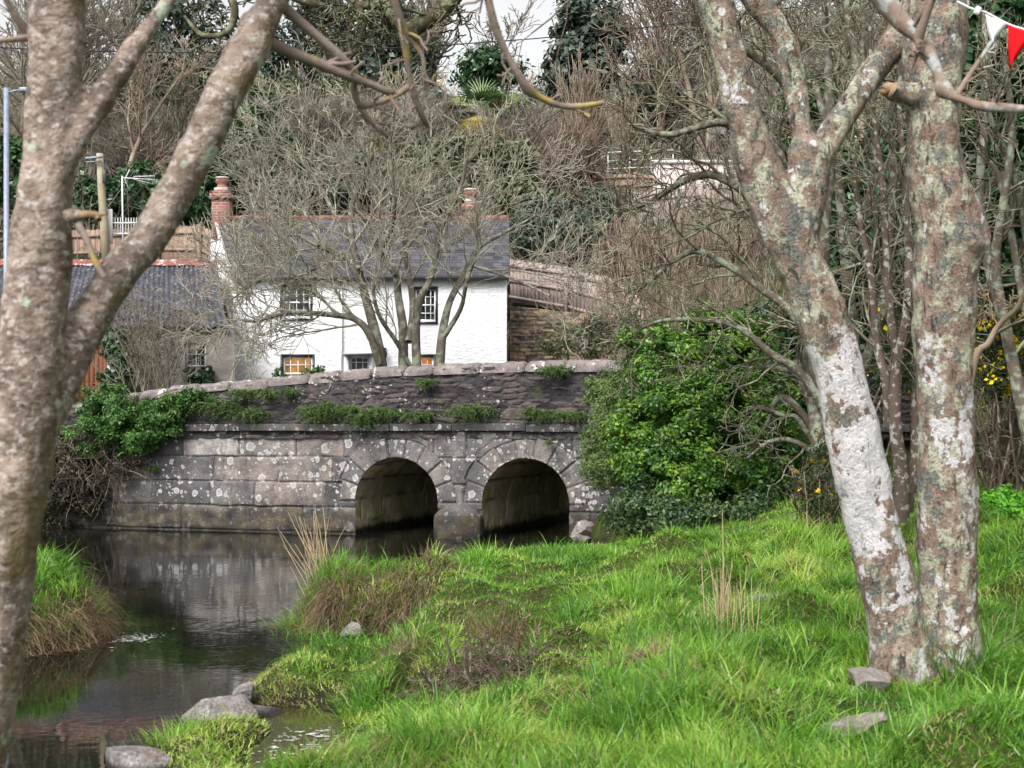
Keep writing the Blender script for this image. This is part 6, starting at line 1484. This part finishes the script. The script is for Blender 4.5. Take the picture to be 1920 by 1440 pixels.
lich("lichened bare tree with pale upright limbs filling the space between the twin stems", 19.0, [[(1620, 980, 18), (1625, 850, 15), (1610, 700, 13), (1590, 560, 12), (1580, 420, 11), (1560, 300, 9), (1530, 150, 6)], [(1612, 720, 10), (1650, 580, 10), (1670, 440, 9), (1680, 300, 8), (1665, 150, 6), (1670, 0, 4)], [(1585, 480, 9), (1630, 360, 8), (1640, 240, 7), (1620, 120, 5), (1625, -20, 3)], [(1590, 580, 9), (1520, 500, 8), (1480, 420, 7), (1450, 300, 6), (1440, 150, 4)]], 53, 12, 1.25, (0, 0, .15), .2, .0055)
lich("lichen hung bare tree in front of the ivy covered tree", 15.5, [[(1960, 960, 16), (1925, 760, 13), (1890, 620, 11), (1850, 470, 10), (1830, 330, 9), (1850, 180, 7), (1840, 20, 5)], [(1895, 640, 9), (1870, 500, 9), (1880, 380, 8), (1900, 240, 7), (1880, 100, 5)], [(1960, 700, 9), (1920, 560, 8), (1900, 440, 7), (1870, 330, 6), (1830, 280, 4)], [(1940, 500, 8), (1900, 330, 7), (1860, 230, 5), (1830, 120, 3)]], 54, 7, 1.0, (0, 0, -.1), .2, .005)
lich("pale bare branch arching up beside the gorse from beyond the thicker stem", 12.0, [[(1790, 870, 7), (1822, 680, 7), (1850, 645, 6), (1880, 610, 5), (1905, 570, 5), (1930, 530, 4), (1990, 430, 3)], [(1862, 630, 4), (1890, 612, 3), (1925, 598, 2)]], 55, 3, .4, (0, 0, .2), .4, .004, TWIG_BROWN, TWIG_BROWN)
crown("dark ivy smothered tree at the edge beyond the thicker stem", 1890, 17.5, [bl(1880, 250, 18, 60, 120), bl(1930, 400, 17.5, 70, 120), bl(1870, 440, 18, 40, 110), bl(1900, 560, 17.5, 60, 60), bl(1880, 100, 18.5, 60, 110), bl(1960, 200, 18, 60, 150), bl(1860, 340, 18.0, 40, 70), bl(1855, 200, 17.5, 40, 90), bl(1865, 60, 17.5, 45, 90), bl(1880, 520, 16.9, 50, 60), bl(1900, 330, 17, 50, 110), bl(2040, 500, 17.2, 90, 130), bl(2080, 250, 17.5, 80, 150), bl(2200, 600, 17.5, 110, 110), bl(2040, 720, 17, 80, 110)], 56000, .11, .09, LEAF_IVY, 220, 760, .24, .45, name="ivy_covered_tree", tr=.09)
crown("dark ivy column half hidden between the twin stems", 1640, 24, [bl(1650, 430, 24, 60, 90), bl(1620, 560, 24, 60, 80), bl(1680, 300, 24, 50, 100), bl(1580, 650, 23, 60, 60), bl(1700, 600, 23, 60, 100), bl(1690, 760, 22, 60, 70), bl(1590, 450, 22, 50, 80), bl(1700, 450, 22, 40, 100), bl(1560, 330, 23, 40, 70), bl(1640, 680, 21, 60, 60)], 26000, .12, .10, LEAF_IVY, 221, 420, .3, .45, name="ivy_covered_tree", tr=.1)
crown("shaded evergreen thicket behind the glossy bush under the lichened boughs", 1490, 23, [bl(1440, 620, 23, 60, 60), bl(1520, 640, 23, 50, 60), bl(1480, 720, 22, 60, 60), bl(1540, 780, 21, 60, 60), bl(1500, 880, 20.5, 60, 60), bl(1590, 860, 20, 50, 60)], 9000, .12, .06, LEAF_IVY, 222, 170, .3, .3, name="evergreen_thicket", tr=.04, cat="thicket")
# gorse
cfgg = [dict(n=9, gnarl=.22, trop=.02, kids=5, ang=(.4, 1.1), ratio=.5, taper=.35, t0=.3), dict(n=6, gnarl=.28, trop=.0, kids=4, ang=(.4, 1.1), ratio=.5, taper=.4), dict(n=4, gnarl=.3, trop=0, kids=0, ang=(.3, .9), ratio=.5, taper=.5)]
def gorse(label, px, D, blobs, dead, n, nf, seed):
    b = at(px, D); t = shrub("gorse_bush", label, "gorse", b, blobs, n, .06, .012, LEAF_GORSE, BRAMBLE, seed, 260, .16, .6, .4, .22, .4, 16, .02)
    rg = np.random.default_rng(seed + 1); V, Fq, tt, _ = blob_leaves(blobs, nf, .06, .05, rg, 110, .12, .9, .5, .25, .2); make("flower", V, Fq, FLOWER, t, smooth=False, attrs={"tint": tt})["kind"] = "stuff"
    if dead:
        R = random.Random(seed); out = []
        for k in range(dead[4]):
            a = P(R.uniform(dead[0], dead[1]), dead[3], D + R.uniform(-.3, .6)); grow(R, tuple(a), (R.gauss(0, .5), R.gauss(0, .3), 1), (dead[3] - dead[2]) / F * D * R.uniform(.5, 1.0), .016, 0, cfgg, out)
        twig_mesh("dead_stem", out, BRAMBLE, t, (0, 1, 2), .005)
    return t
gorse("gorse bush with yellow flowers above bare brown stems beside the thicker stem", 1880, 16.2, [bl(1850, 640, 16.3, 35, 60), bl(1900, 650, 16.2, 40, 60), bl(1880, 710, 16.2, 50, 35), bl(1860, 580, 16.5, 25, 40), bl(1930, 620, 16.2, 40, 60)], (1835, 1960, 680, 905, 26), 20000, 1500, 400)
gorse("smaller gorse bush with a few yellow flowers at the foot of the lichened tree", 1545, 15.5, [bl(1560, 850, 16, 40, 50), bl(1530, 900, 15.6, 40, 45), bl(1600, 880, 16, 30, 50), bl(1550, 940, 15.3, 40, 30), bl(1690, 620, 18, 40, 50), bl(1680, 700, 18, 40, 50)], (1500, 1700, 860, 960, 30), 9000, 100, 410)
shrub("herb_clump", "lush bright green leafy herb clump at the foot of the gorse", "plant", at(1880, 14.6), [bl(1870, 945, 14.6, 35, 26), bl(1900, 935, 14.8, 30, 24), bl(1885, 955, 14.4, 40, 18)], 3600, .06, .03, HERB, BRAMBLE, 430, 70, .09, .6, .5, .2, .6, 6, .005)
# ------------------------------------------------------------------ grass
def land(x, y): return np.maximum(sd_poly(x, y, MAIN), sd_poly(x, y, ISLE))
rg = np.random.default_rng(2024)
def scatter(n, y0, y1, pw):
    u = rg.random(n); y = (y0 ** pw + u * (y1 ** pw - y0 ** pw)) ** (1 / pw)
    x = rg.uniform(-1120, 1650, n) / F * y; return x, y
x, y = scatter(60000, 4.6, 19.5, 1.0)
d = land(x, y); keep = (d > .03); x, y, d = x[keep], y[keep], d[keep]
BARE_SPOTS = [(-.15, 8.55, .30), (.2, 8.9, .22), (-.98, 9.6, .10), (-1.0, 10.3, .12), (-.95, 11.0, .12), (-.85, 9.1, .14), (-.15, 8.9, .30), (.1, 8.7, .2), (-.5, 9.6, .12), (2.9, 6.05, .16), (-1.2, 9.4, .15), (-.75, 8.0, .25)]
rsd = [(s[0], s[1], s[2]) for s in BARE_SPOTS]
for a, b, r in rsd:
    k = np.hypot(x - a, y - b) > r * rg.uniform(.5, 1.1, len(x)); x, y, d = x[k], y[k], d[k]
RK = [(-2.0, 7.3, .26), (-1.75, 8.5, .3), (-1.6, 8.75, .25), (-2.05, 8.7, .15), (-1.74, 9.0, .12), (-1.58, 9.3, .12), (-1.4, 11.75, .2), (1.76, 6.88, .12), (1.52, 6.05, .11), (1.73, 9.5, .1)]
for a, b, r in RK:
    k = np.hypot(x - a, (y - b) * 1.3) > r; x, y, d = x[k], y[k], d[k]
clump = fbm(x * 6, y * 6, 0, 2, 71); k = rg.random(len(x)) < .5 + 1.3 * np.clip(clump + .30, 0, 1); x, y, d, clump = x[k], y[k], d[k], clump[k]
_sp = [(620, 1420), (690, 1270), (765, 1235), (900, 1335), (960, 1300), (1000, 1215), (930, 1180), (1235, 1225), (1330, 1120), (800, 1130), (1060, 1290), (1400, 1335), (1700, 1400), (850, 1150), (740, 1390), (1480, 1130), (1280, 1060), (560, 1310)]
STRAW_SPOTS = []
for a, b in _sp:
    Dm = np.linspace(5, 18, 900); k = np.argmax(CH - (b - HY) / F * Dm <= tz((a - 960) / F * Dm, Dm)); STRAW_SPOTS.append(((a - 960) / F * Dm[k], Dm[k]))
nt = len(x); per = rg.integers(10, 18, nt)
big = fbm(x * .8, y * .8, 0, 3, 41); med = fbm(x * 2.2, y * 2.2, 0, 2, 43)
lush = np.clip(.42 + big * .9 + med * .9, 0, 1)
shore = sstep(.9, .0, d) * (y < 11)
spit = (x < -1.2) & (y < 8.9)
lenT = (.042 + .075 * lush ** 1.5) * (1 - .35 * shore) * np.where(spit, .8, 1) * np.where((x < -.9) & (y > 8.6) & (y < 11.4), .75, 1)
lenT *= np.where(rg.random(nt) < .07, 1.9, 1.0) * np.where(np.hypot(x - 2.05, y - 6.7) < .75, .6, 1)
tintT = np.clip(.50 + .48 * fbm(x * 1.5, y * 1.5, 0, 3, 47) - .15 * (lenT > .17) + rg.normal(0, .08, nt) + .10 * shore, .03, .78)
sspot = sum(np.exp(-((x - a) ** 2 / .05 + (y - b) ** 2 / .09)) for a, b in STRAW_SPOTS)
lenT = np.maximum(lenT * (1 - .3 * np.clip(sspot, 0, 1)), .042)
strawT = np.clip(.45 * sspot + .6 * fbm(x * 1.6, y * 1.6, 0, 3, 61) - .10 + .25 * np.exp(-((x + .1) ** 2 / .9 + (y - 9.3) ** 2 / 2.2)) + .12 * shore, 0, .62)
az = fbm(x * 1.6, y * 1.6, 0, 2, 53) * 6 + rg.normal(0, 1.1, nt); lean = rg.uniform(.15, .8, nt)
idx = np.repeat(np.arange(nt), per); n = len(idx)
rad = .03 + .03 * rg.random(nt)
ox, oy = rg.normal(0, 1, n) * rad[idx], rg.normal(0, 1, n) * rad[idx]
bx, by = x[idx] + ox, y[idx] + oy; dd = land(bx, by); k = dd > .01; idx, bx, by, ox, oy = idx[k], bx[k], by[k], ox[k], oy[k]; n = len(idx)
bz = tz(bx, by) - .01
d0 = np.stack([np.cos(az[idx]) * lean[idx] + ox / rad[idx] * .28 + rg.normal(0, .22, n), np.sin(az[idx]) * lean[idx] + oy / rad[idx] * .28 + rg.normal(0, .22, n), np.ones(n)], -1)
tint = np.clip(tintT[idx] + rg.normal(0, .08, n), 0, .82); tint = np.where(rg.random(n) < .05 + strawT[idx], rg.uniform(.80, 1, n), tint)
# longer arching clumps among the short grass
nc_ = 740; cx, cy = scatter(5000, 4.8, 17.0, 1.0); k = (land(cx, cy) > .25) & (np.hypot(cx - 2.05, cy - 6.9) > .6) & ~((cx < -1.2) & (cy < 8.9)) & (np.hypot(cx + .15, cy - 8.75) > .55) & (fbm(cx * .9, cy * .9, 0, 2, 83) > -.1); cx, cy = cx[k][:nc_], cy[k][:nc_]; nc_ = len(cx)
ci = np.repeat(np.arange(nc_), 110); m_ = len(ci); cr = rg.uniform(.05, .12, nc_); o1, o2 = rg.normal(0, 1, m_) * cr[ci], rg.normal(0, 1, m_) * cr[ci]
cl_ = rg.uniform(.15, .29, nc_); ct_ = np.clip(rg.normal(.36, .20, nc_), .05, .75); ca = rg.uniform(0, 6.28, nc_); 
d1 = np.stack([o1 / cr[ci] * .5 + .35 * np.cos(ca[ci]) + rg.normal(0, .2, m_), o2 / cr[ci] * .5 + .35 * np.sin(ca[ci]) + rg.normal(0, .2, m_), rg.uniform(.7, 1.2, m_)], -1)
cbx, cby = cx[ci] + o1, cy[ci] + o2; clump_part = blades(np.stack([cbx, cby, tz(cbx, cby) - .01], -1), d1, cl_[ci] * rg.uniform(.5, 1.2, m_), (.0045 + .0004 * cby) * rg.uniform(.7, 1.3, m_), rg.uniform(.8, 2.2, m_), rg, np.clip(ct_[ci] + rg.normal(0, .09, m_), 0, .82), 4)
V, Fq, tt = blades(np.stack([bx, by, bz], -1), d0, lenT[idx] * rg.uniform(.6, 1.35, n), (.0042 + .00038 * by) * rg.uniform(.7, 1.3, n), rg.uniform(.4, 1.5, n), rg, tint, 3)
V, Fq, tt = merge([(V, Fq, tt), clump_part]); print("grass blades", n)
tag(make("grass", V, Fq, GRASS, smooth=True, attrs={"tint": tt}), "bright green meadow grass on the river bank and the islet", "grass", kind="stuff")

def tuft(label, px, py, D, n, L, tint, spread, matl=GRASS, lean=.5, bend=.9, w=.007, az=None, group="grass tussocks on the bank", name="grass_tuft", cat="tussock", z=None, seed=None, up=1.0, xs=1.0):
    r = np.random.default_rng(seed or int(px * 7 + py)); c = P(px, py, D); x0 = c[0]
    rx, ry = r.normal(0, spread * xs, n), r.normal(0, spread, n); bx, by = x0 + rx, D + ry
    bz = (tz(bx, by) - .01) if z is None else np.full(n, z)
    a = r.random(n) * 2 * math.pi if az is None else r.normal(az[0], az[1], n)
    d0 = np.stack([np.cos(a) * lean * r.random(n) * 1.6 + rx / spread * .25, np.sin(a) * lean * r.random(n) * 1.6 + ry / spread * .2, np.full(n, up) * r.uniform(.7, 1.2, n)], -1)
    V, Fq, tt = blades(np.stack([bx, by, bz], -1), d0, L * r.uniform(.5, 1.2, n), w * r.uniform(.7, 1.3, n), bend * r.uniform(.5, 1.4, n), r, np.clip(r.normal(tint, .1, n), 0, 1), 4)
    return tag(make(name, V, Fq, matl, None, (x0, D, float(tz(np.array([x0]), np.array([D]))[0])), True, {"tint": tt}), label, cat, group)
G_ = None
def gd(px, py, h):  # distance of the ground point seen at a pixel, found by marching
    D = np.linspace(5, 20, 1500); xx = (px - 960) / F * D; zz = CH - (py - HY) / F * D; g = tz(xx, D); k = np.argmax(zz <= g + h); return D[k]
for lb, px, py, n, L, tn, sp_ in [
    ("dark green tussock at the foot of the thicker stem", 1800, 1265, 420, .34, .22, .10), ("dark tussock at the foot of the dry stalks", 1345, 1225, 300, .26, .25, .09),
    ("deep green tussock between the muddy pool and the dead bramble", 690, 1320, 260, .24, .3, .09), ("tall grass hummock catching the light in the middle of the bank", 1190, 1120, 500, .30, .5, .20),
    ("blue green tussock beside the light hummock", 1075, 1165, 260, .24, .3, .09), ("dark clump on the near slope under the light hummock", 1180, 1370, 420, .26, .22, .16),
    ("silvery arching tussock beside the reeds", 1500, 1010, 300, .34, .6, .14), ("soft arching tussock below the silvery one", 1545, 1045, 260, .3, .62, .13),
    ("dark tussock near the far edge of the bank", 1000, 1050, 260, .24, .25, .12), ("green tussock at the bottom of the slope below the dead bramble", 800, 1400, 260, .2, .35, .09),
    ("green tussock just in front of the leaning slab", 1470, 1385, 260, .22, .4, .1), ("yellow green tussock on the muddy slope", 860, 1370, 240, .18, .7, .1),
    ("bright tussock on the rocky spit", 330, 1385, 300, .16, .5, .10), ("green tussock on the grassy lobe by the flat grey stone", 560, 1225, 320, .24, .32, .12)]:
    tuft(lb, px, py, gd(px, py, 0), n, L, tn, sp_)
for lb, px, py, n, L, tn, sp_ in [
    ("faded brown tussock on top of the dead bramble hollow", 940, 1200, 520, .26, .55, .14), ("pale withered tuft between the lobe and the bramble", 765, 1230, 300, .24, .7, .07),
    ("withered straw tuft on the open bank", 1235, 1235, 220, .18, .85, .05), ("brown matted tuft at the lower end of the muddy slope", 620, 1420, 200, .16, .5, .1)]:
    tuft(lb, px, py, gd(px, py, 0), n, L, tn, sp_, DRYGRASS, .7, 1.4, .006, group="withered grass tufts on the bank", name="withered_tussock")

# overhanging dead grass along the cut banks
def overhang(name, label, poly_pts, n, L, seed, zr=(.1, .5), tint=.45, out_=.55, dmax=.28):
    r = np.random.default_rng(seed); pts = np.array(poly_pts, float); seg = np.hypot(*np.diff(pts, axis=0).T); cs = np.concatenate(([0], np.cumsum(seg)))
    cl = r.random(max(8, n // 130)) * cs[-1]; ck = r.integers(0, len(cl), n); cL = r.uniform(.6, 1.25, len(cl))[ck]; ctn = r.normal(0, .16, len(cl))[ck]; u = np.clip(cl[ck] + r.normal(0, .06, n), 0, cs[-1] - 1e-4); i = np.clip(np.searchsorted(cs, u) - 1, 0, len(seg) - 1); f = (u - cs[i]) / seg[i]
    p = pts[i] + (pts[i+1] - pts[i]) * f[:, None]; t = (pts[i+1] - pts[i]) / seg[i][:, None]; nrm = np.stack([t[:, 1], -t[:, 0]], -1)
    ins = r.uniform(.0, dmax, n); q_ = p - nrm * ins[:, None]; z = tz(q_[:, 0], q_[:, 1]) * r.uniform(.75, 1.02, n) + .01
    d0 = np.stack([nrm[:, 0] * out_ + r.normal(0, .75, n), nrm[:, 1] * out_ + r.normal(0, .6, n), r.uniform(-.3, .8, n)], -1)
    V, Fq, tt = blades(np.stack([q_[:, 0], q_[:, 1], z], -1), d0, L * cL * r.uniform(.4, 1.2, n), .0055 * r.uniform(.6, 1.3, n), r.uniform(.6, 3.2, n), r, np.clip(r.normal(tint, .26, n) + ctn, 0, 1), 4)
    V[:, 2] = np.maximum(V[:, 2], .01)
    b = np.array((pts[0][0], pts[0][1], 0)); return tag(make(name, V, Fq, DRYGRASS, None, b, True, {"tint": tt}), label, "withered grass", kind="stuff")
overhang("withered_overhang", "brown withered grass hanging over the cut edge of the islet", [(-6, 10.05), (-5.5, 10.2), (-4.4, 10.55), (-3.75, 10.85), (-3.45, 11.3), (-3.42, 11.75), (-3.6, 12.6)], 10000, .26, 1, tint=.44)
overhang("withered_overhang", "brown withered grass hanging over the bank edge round the big tussock", [(-1.4, 14.4), (-1.75, 13.5), (-1.98, 12.7), (-1.7, 12.08), (-1.2, 11.98), (-0.72, 11.86), (-0.5, 11.7)], 8000, .27, 2, tint=.46)
overhang("withered_overhang", "thin withered fringe round the low grassy lobe", [(-1.52, 10.9), (-1.72, 10.4), (-1.84, 9.8), (-1.82, 9.2), (-1.6, 8.95), (-1.28, 8.85), (-1.08, 8.6)], 1500, .11, 3, tint=.5)
tuft("big shaggy tussock with long dry stems at the water's edge", 610, 1110, 12.6, 1300, .27, .42, .16, GRASS, .5, 1.2, .009, xs=1.2)
tuft("brown shaggy skirt of the big tussock", 640, 1140, 12.35, 1300, .30, .5, .2, DRYGRASS, .9, 2.2, .009, group=None, name="withered_tussock", xs=1.5)
tuft("second brown shaggy tussock along the bank from the big one", 775, 1120, 12.5, 1300, .28, .48, .15, DRYGRASS, .9, 2.2, .009, group=None, name="withered_tussock", xs=1.2)

def stalks(label, name, cat, base, n, sx, sy, h, r, lean, seed, mat=STRAW, curve=.1, az=None):
    R = np.random.default_rng(seed); ps = []
    for k in range(n):
        bx, by = base[0] + R.normal(0, sx), base[1] + R.normal(0, sy); bz = float(tz(np.array([bx]), np.array([by]))[0]) - .02
        H = h * R.uniform(.45, 1.15); a = R.uniform(0, 2 * math.pi) if az is None else R.normal(az, .5); l = abs(R.normal(0, lean)); d = np.array((math.cos(a) * l, math.sin(a) * l * .6, 1.0)); d /= np.linalg.norm(d)
        p = np.array((bx, by, bz)); pts = [p]
        for i in range(4): d = d + R.normal(0, curve * .5, 3) ; d /= np.linalg.norm(d); pts.append(pts[-1] + d * H / 4)
        ps.append((np.array(pts), np.linspace(r * R.uniform(.7, 1.2), r * .35, 5)))
    V, Fq = tubes(ps, 5); return tag(make(name, V, Fq, mat, None, (base[0], base[1], float(tz(np.array([base[0]]), np.array([base[1]]))[0]))), label, cat)
D1 = gd(1365, 1165, 0); stalks("cluster of cut straw coloured stalks standing on the bank", "dry_stalks", "dry stalks", (P(1362, 0, D1)[0], D1), 42, .10, .13, .38, .005, .17, 5, curve=.10)
stalks("single tall straw stalk rising from the cut cluster", "dry_stalk", "dry stalk", (P(1358, 0, D1 + .2)[0], D1 + .2), 1, .0, .0, .72, .006, .02, 7, curve=.03)
D2 = gd(1545, 985, 0); stalks("fan of dry reed stems at the edge of the bush", "dry_reeds", "dry stalks", (P(1545, 0, D2)[0], D2), 34, .16, .14, .62, .007, .45, 6, curve=.12)
stalks("spray of long dry stems growing from the big tussock", "dry_reeds", "dry stalks", (P(603, 0, 12.7)[0], 12.7), 40, .05, .06, .62, .005, .42, 8, curve=.12, az=2.6)
stalks("thin dry stalks behind the thicker stem in the grass", "dry_stalks", "dry stalks", (P(1870, 0, 8.2)[0], 8.2), 10, .14, .15, .28, .004, .15, 12, curve=.08)
# dead bramble in the hollow
Dp = 8.7; bp = thing("dead_bramble", "tangle of dead brown bramble stems in a muddy hollow of the bank", "dead bramble", (P(880, 0, Dp)[0], Dp, float(tz(np.array([-.25]), np.array([Dp]))[0])))
R = random.Random(70); out = []
cfgx = [dict(n=7, gnarl=.28, trop=-.12, kids=4, ang=(.5, 1.3), ratio=.55, taper=.5), dict(n=5, gnarl=.3, trop=-.1, kids=2, ang=(.5, 1.2), ratio=.5, taper=.5), dict(n=4, gnarl=.3, trop=-.1, kids=0, ang=(.5, 1), ratio=.5, taper=.5)]
for k in range(90):
    xx, yy = P(R.uniform(810, 1010), 0, Dp)[0], Dp + R.uniform(-.45, .45); z0 = float(tz(np.array([xx]), np.array([yy]))[0])
    grow(R, (xx, yy, z0), (R.gauss(0, .7), R.gauss(0, .5), R.uniform(.2, 1)), R.uniform(.2, .5), .006, 0, cfgx, out)
twig_mesh("stem", out, BRAMBLE, bp, (0, 1, 2), .0025)
up2 = [smooth_path([P(862, 1290, Dp), P(846, 1230, Dp), P(828, 1176, Dp)], [.010, .009, .006], 4), smooth_path([P(880, 1290, Dp - .1), P(882, 1220, Dp), P(872, 1160, Dp)], [.009, .007, .004], 4), smooth_path([P(872, 1290, Dp), P(872, 1200, Dp)], [.009, .007], 4), smooth_path([P(830, 1260, Dp), P(822, 1215, Dp)], [.006, .004], 4), smooth_path([P(1150, 1310, 7.6), P(1150, 1250, 7.6), P(1135, 1195, 7.6)], [.005, .004, .002], 4), smooth_path([P(1072, 1300, 8.2), P(1050, 1275, 8.2), P(1028, 1262, 8.2)], [.004, .004, .003], 3)]
V, Fq = tubes(up2, 6); make("upright_stem", V, Fq, BRAMBLE, bp)
rgx = np.random.default_rng(71); nn = 500; xx = P(905, 0, Dp)[0] + rgx.normal(0, .32, nn); yy = Dp + rgx.normal(0, .32, nn)
V, Fq = leaf_quads(np.stack([xx, yy, tz(xx, yy) + rgx.random(nn) * .06 + .01], -1), rgx.normal(0, .5, (nn, 3)) + (0, 0, 1), rgx.uniform(.02, .05, nn), .022, rgx, .2); make("dead_leaf", V, Fq, LEAF_BROWN, bp, smooth=False, attrs={"tint": np.repeat(rgx.random(nn) * .6, 4)})["kind"] = "stuff"

# ------------------------------------------------------------------ rocks
def rock(label, px, py, w, h, D, seed, dep=None, tilt=0.0, sink=.25, name="rock", cat="rock", group=None):
    R = np.random.default_rng(seed); bm = bmesh.new(); bmesh.ops.create_icosphere(bm, subdivisions=5, radius=1)
    co = np.array([v.co[:] for v in bm.verts]); fc = np.array([[v.index for v in f.verts] for f in bm.faces]); bm.free()
    for k in range(14):
        n = R.normal(size=3); n /= np.linalg.norm(n); lim = R.uniform(.36, .72); s = co @ n; co = co - np.where(s > lim, (s - lim) * .98, 0)[:, None] * n
    co *= (1 + .06 * fbm(co[:, 0]*1.5, co[:, 1]*1.5, co[:, 2]*1.5 + seed, 4, seed))[:, None]
    co *= (1 + .035 * fbm(co[:, 0]*7, co[:, 1]*7, co[:, 2]*7 + seed, 3, seed + 5))[:, None]
    co /= np.abs(co).max(0)
    W, Hh = w / F * D / 2, h / F * D / 2; dp = dep or W * .8; co = co * (W, dp, Hh)
    c, s = math.cos(tilt), math.sin(tilt); co = np.stack([co[:, 0]*c - co[:, 2]*s, co[:, 1], co[:, 0]*s + co[:, 2]*c], -1)
    ctr = P(px, py, D); field = ctr[2] - Hh > .12; ctr = ctr - (0, 0, Hh * .25 if field else 0); o = make(name, co + ctr, fc, STONE if field else ROCK, None, (ctr[0], ctr[1], ctr[2] - Hh if field else 0.0)); return tag(o, label, cat, group)
for a in [("large flat topped grey boulder at the lower edge of the spit", 250, 1434, 165, 84, 7.35, 1, .22), ("long sloping grey stone at the head of the spit", 425, 1350, 185, 96, 8.45, 2, .2, -.15), ("flat pale stone lying behind the long sloping one", 500, 1348, 140, 52, 8.7, 3, .15, -.1),
          ("small brown stone beside the long sloping one", 350, 1346, 56, 46, 8.75, 4, .1), ("small upright stone at the lobe corner", 458, 1310, 54, 56, 9.0, 5, .1, .3), ("small flat stone set in the grassy lobe", 515, 1280, 44, 26, 9.35, 6, .1), ("grey stone in the dark gap under the big tussock", 652, 1188, 60, 40, 11.72, 7, .15),
          ("rounded stone against the foot of the twin stemmed tree", 1618, 1262, 100, 64, 6.95, 28, .15), ("leaning pale slab half buried in the near grass", 1598, 1356, 140, 60, 6.15, 29, .12, .28), ("pale flat stone behind the dry stalks", 1432, 1124, 76, 30, 9.6, 10, .12)]:
    rock(*a)
for a in [("squarish grey boulder against the second arch's jamb", 1098, 994, 56, 44, 21.9, 2, .2), ("low boulder at the waterline below the bush", 1092, 1012, 46, 26, 21.6, 12, .3), ("dark stone at the waterline under the grey leaved bush", 1165, 1004, 70, 34, 20.9, 13, .3), ("small waterside stone nearest the bank end", 1205, 1000, 46, 30, 20.2, 14, .2)]:
    rock(*a)
# foam flecks
def foam(label, cx, cy, n, sx, sy, seed):
    R = np.random.default_rng(seed); mb = MB()
    for k in range(n):
        x0, y0 = cx + R.normal(0, sx), cy + R.normal(0, sy)
        if fbm(np.array([x0 * 7]), np.array([y0 * 4]), 0, 2, seed)[0] < -.05: continue
        if land(np.array([x0]), np.array([y0]))[0] > 0: continue
        m = R.integers(5, 8); a = np.sort(R.random(m)) * 2 * math.pi; rr = R.uniform(.003, .010, m) * (2.4 if R.random() < .12 else 1); z = .004 + R.random() * .003
        mb.poly([(x0 + math.cos(q_) * r_ * 1.7, y0 + math.sin(q_) * r_, z) for q_, r_ in zip(a, rr)])
    return tag(mb.build("foam_flecks", FOAM), label, "foam", kind="stuff")
foam("white foam flecks floating beside the islet tip", -3.22, 11.75, 240, .10, .20, 1); foam("white foam flecks on the small muddy pool", -1.15, 7.75, 330, .11, .27, 2); foam("few floating flecks near the bridge wall", -4.6, 16, 14, .8, .5, 3)
# leafy plants overhanging the bank and fallen twig
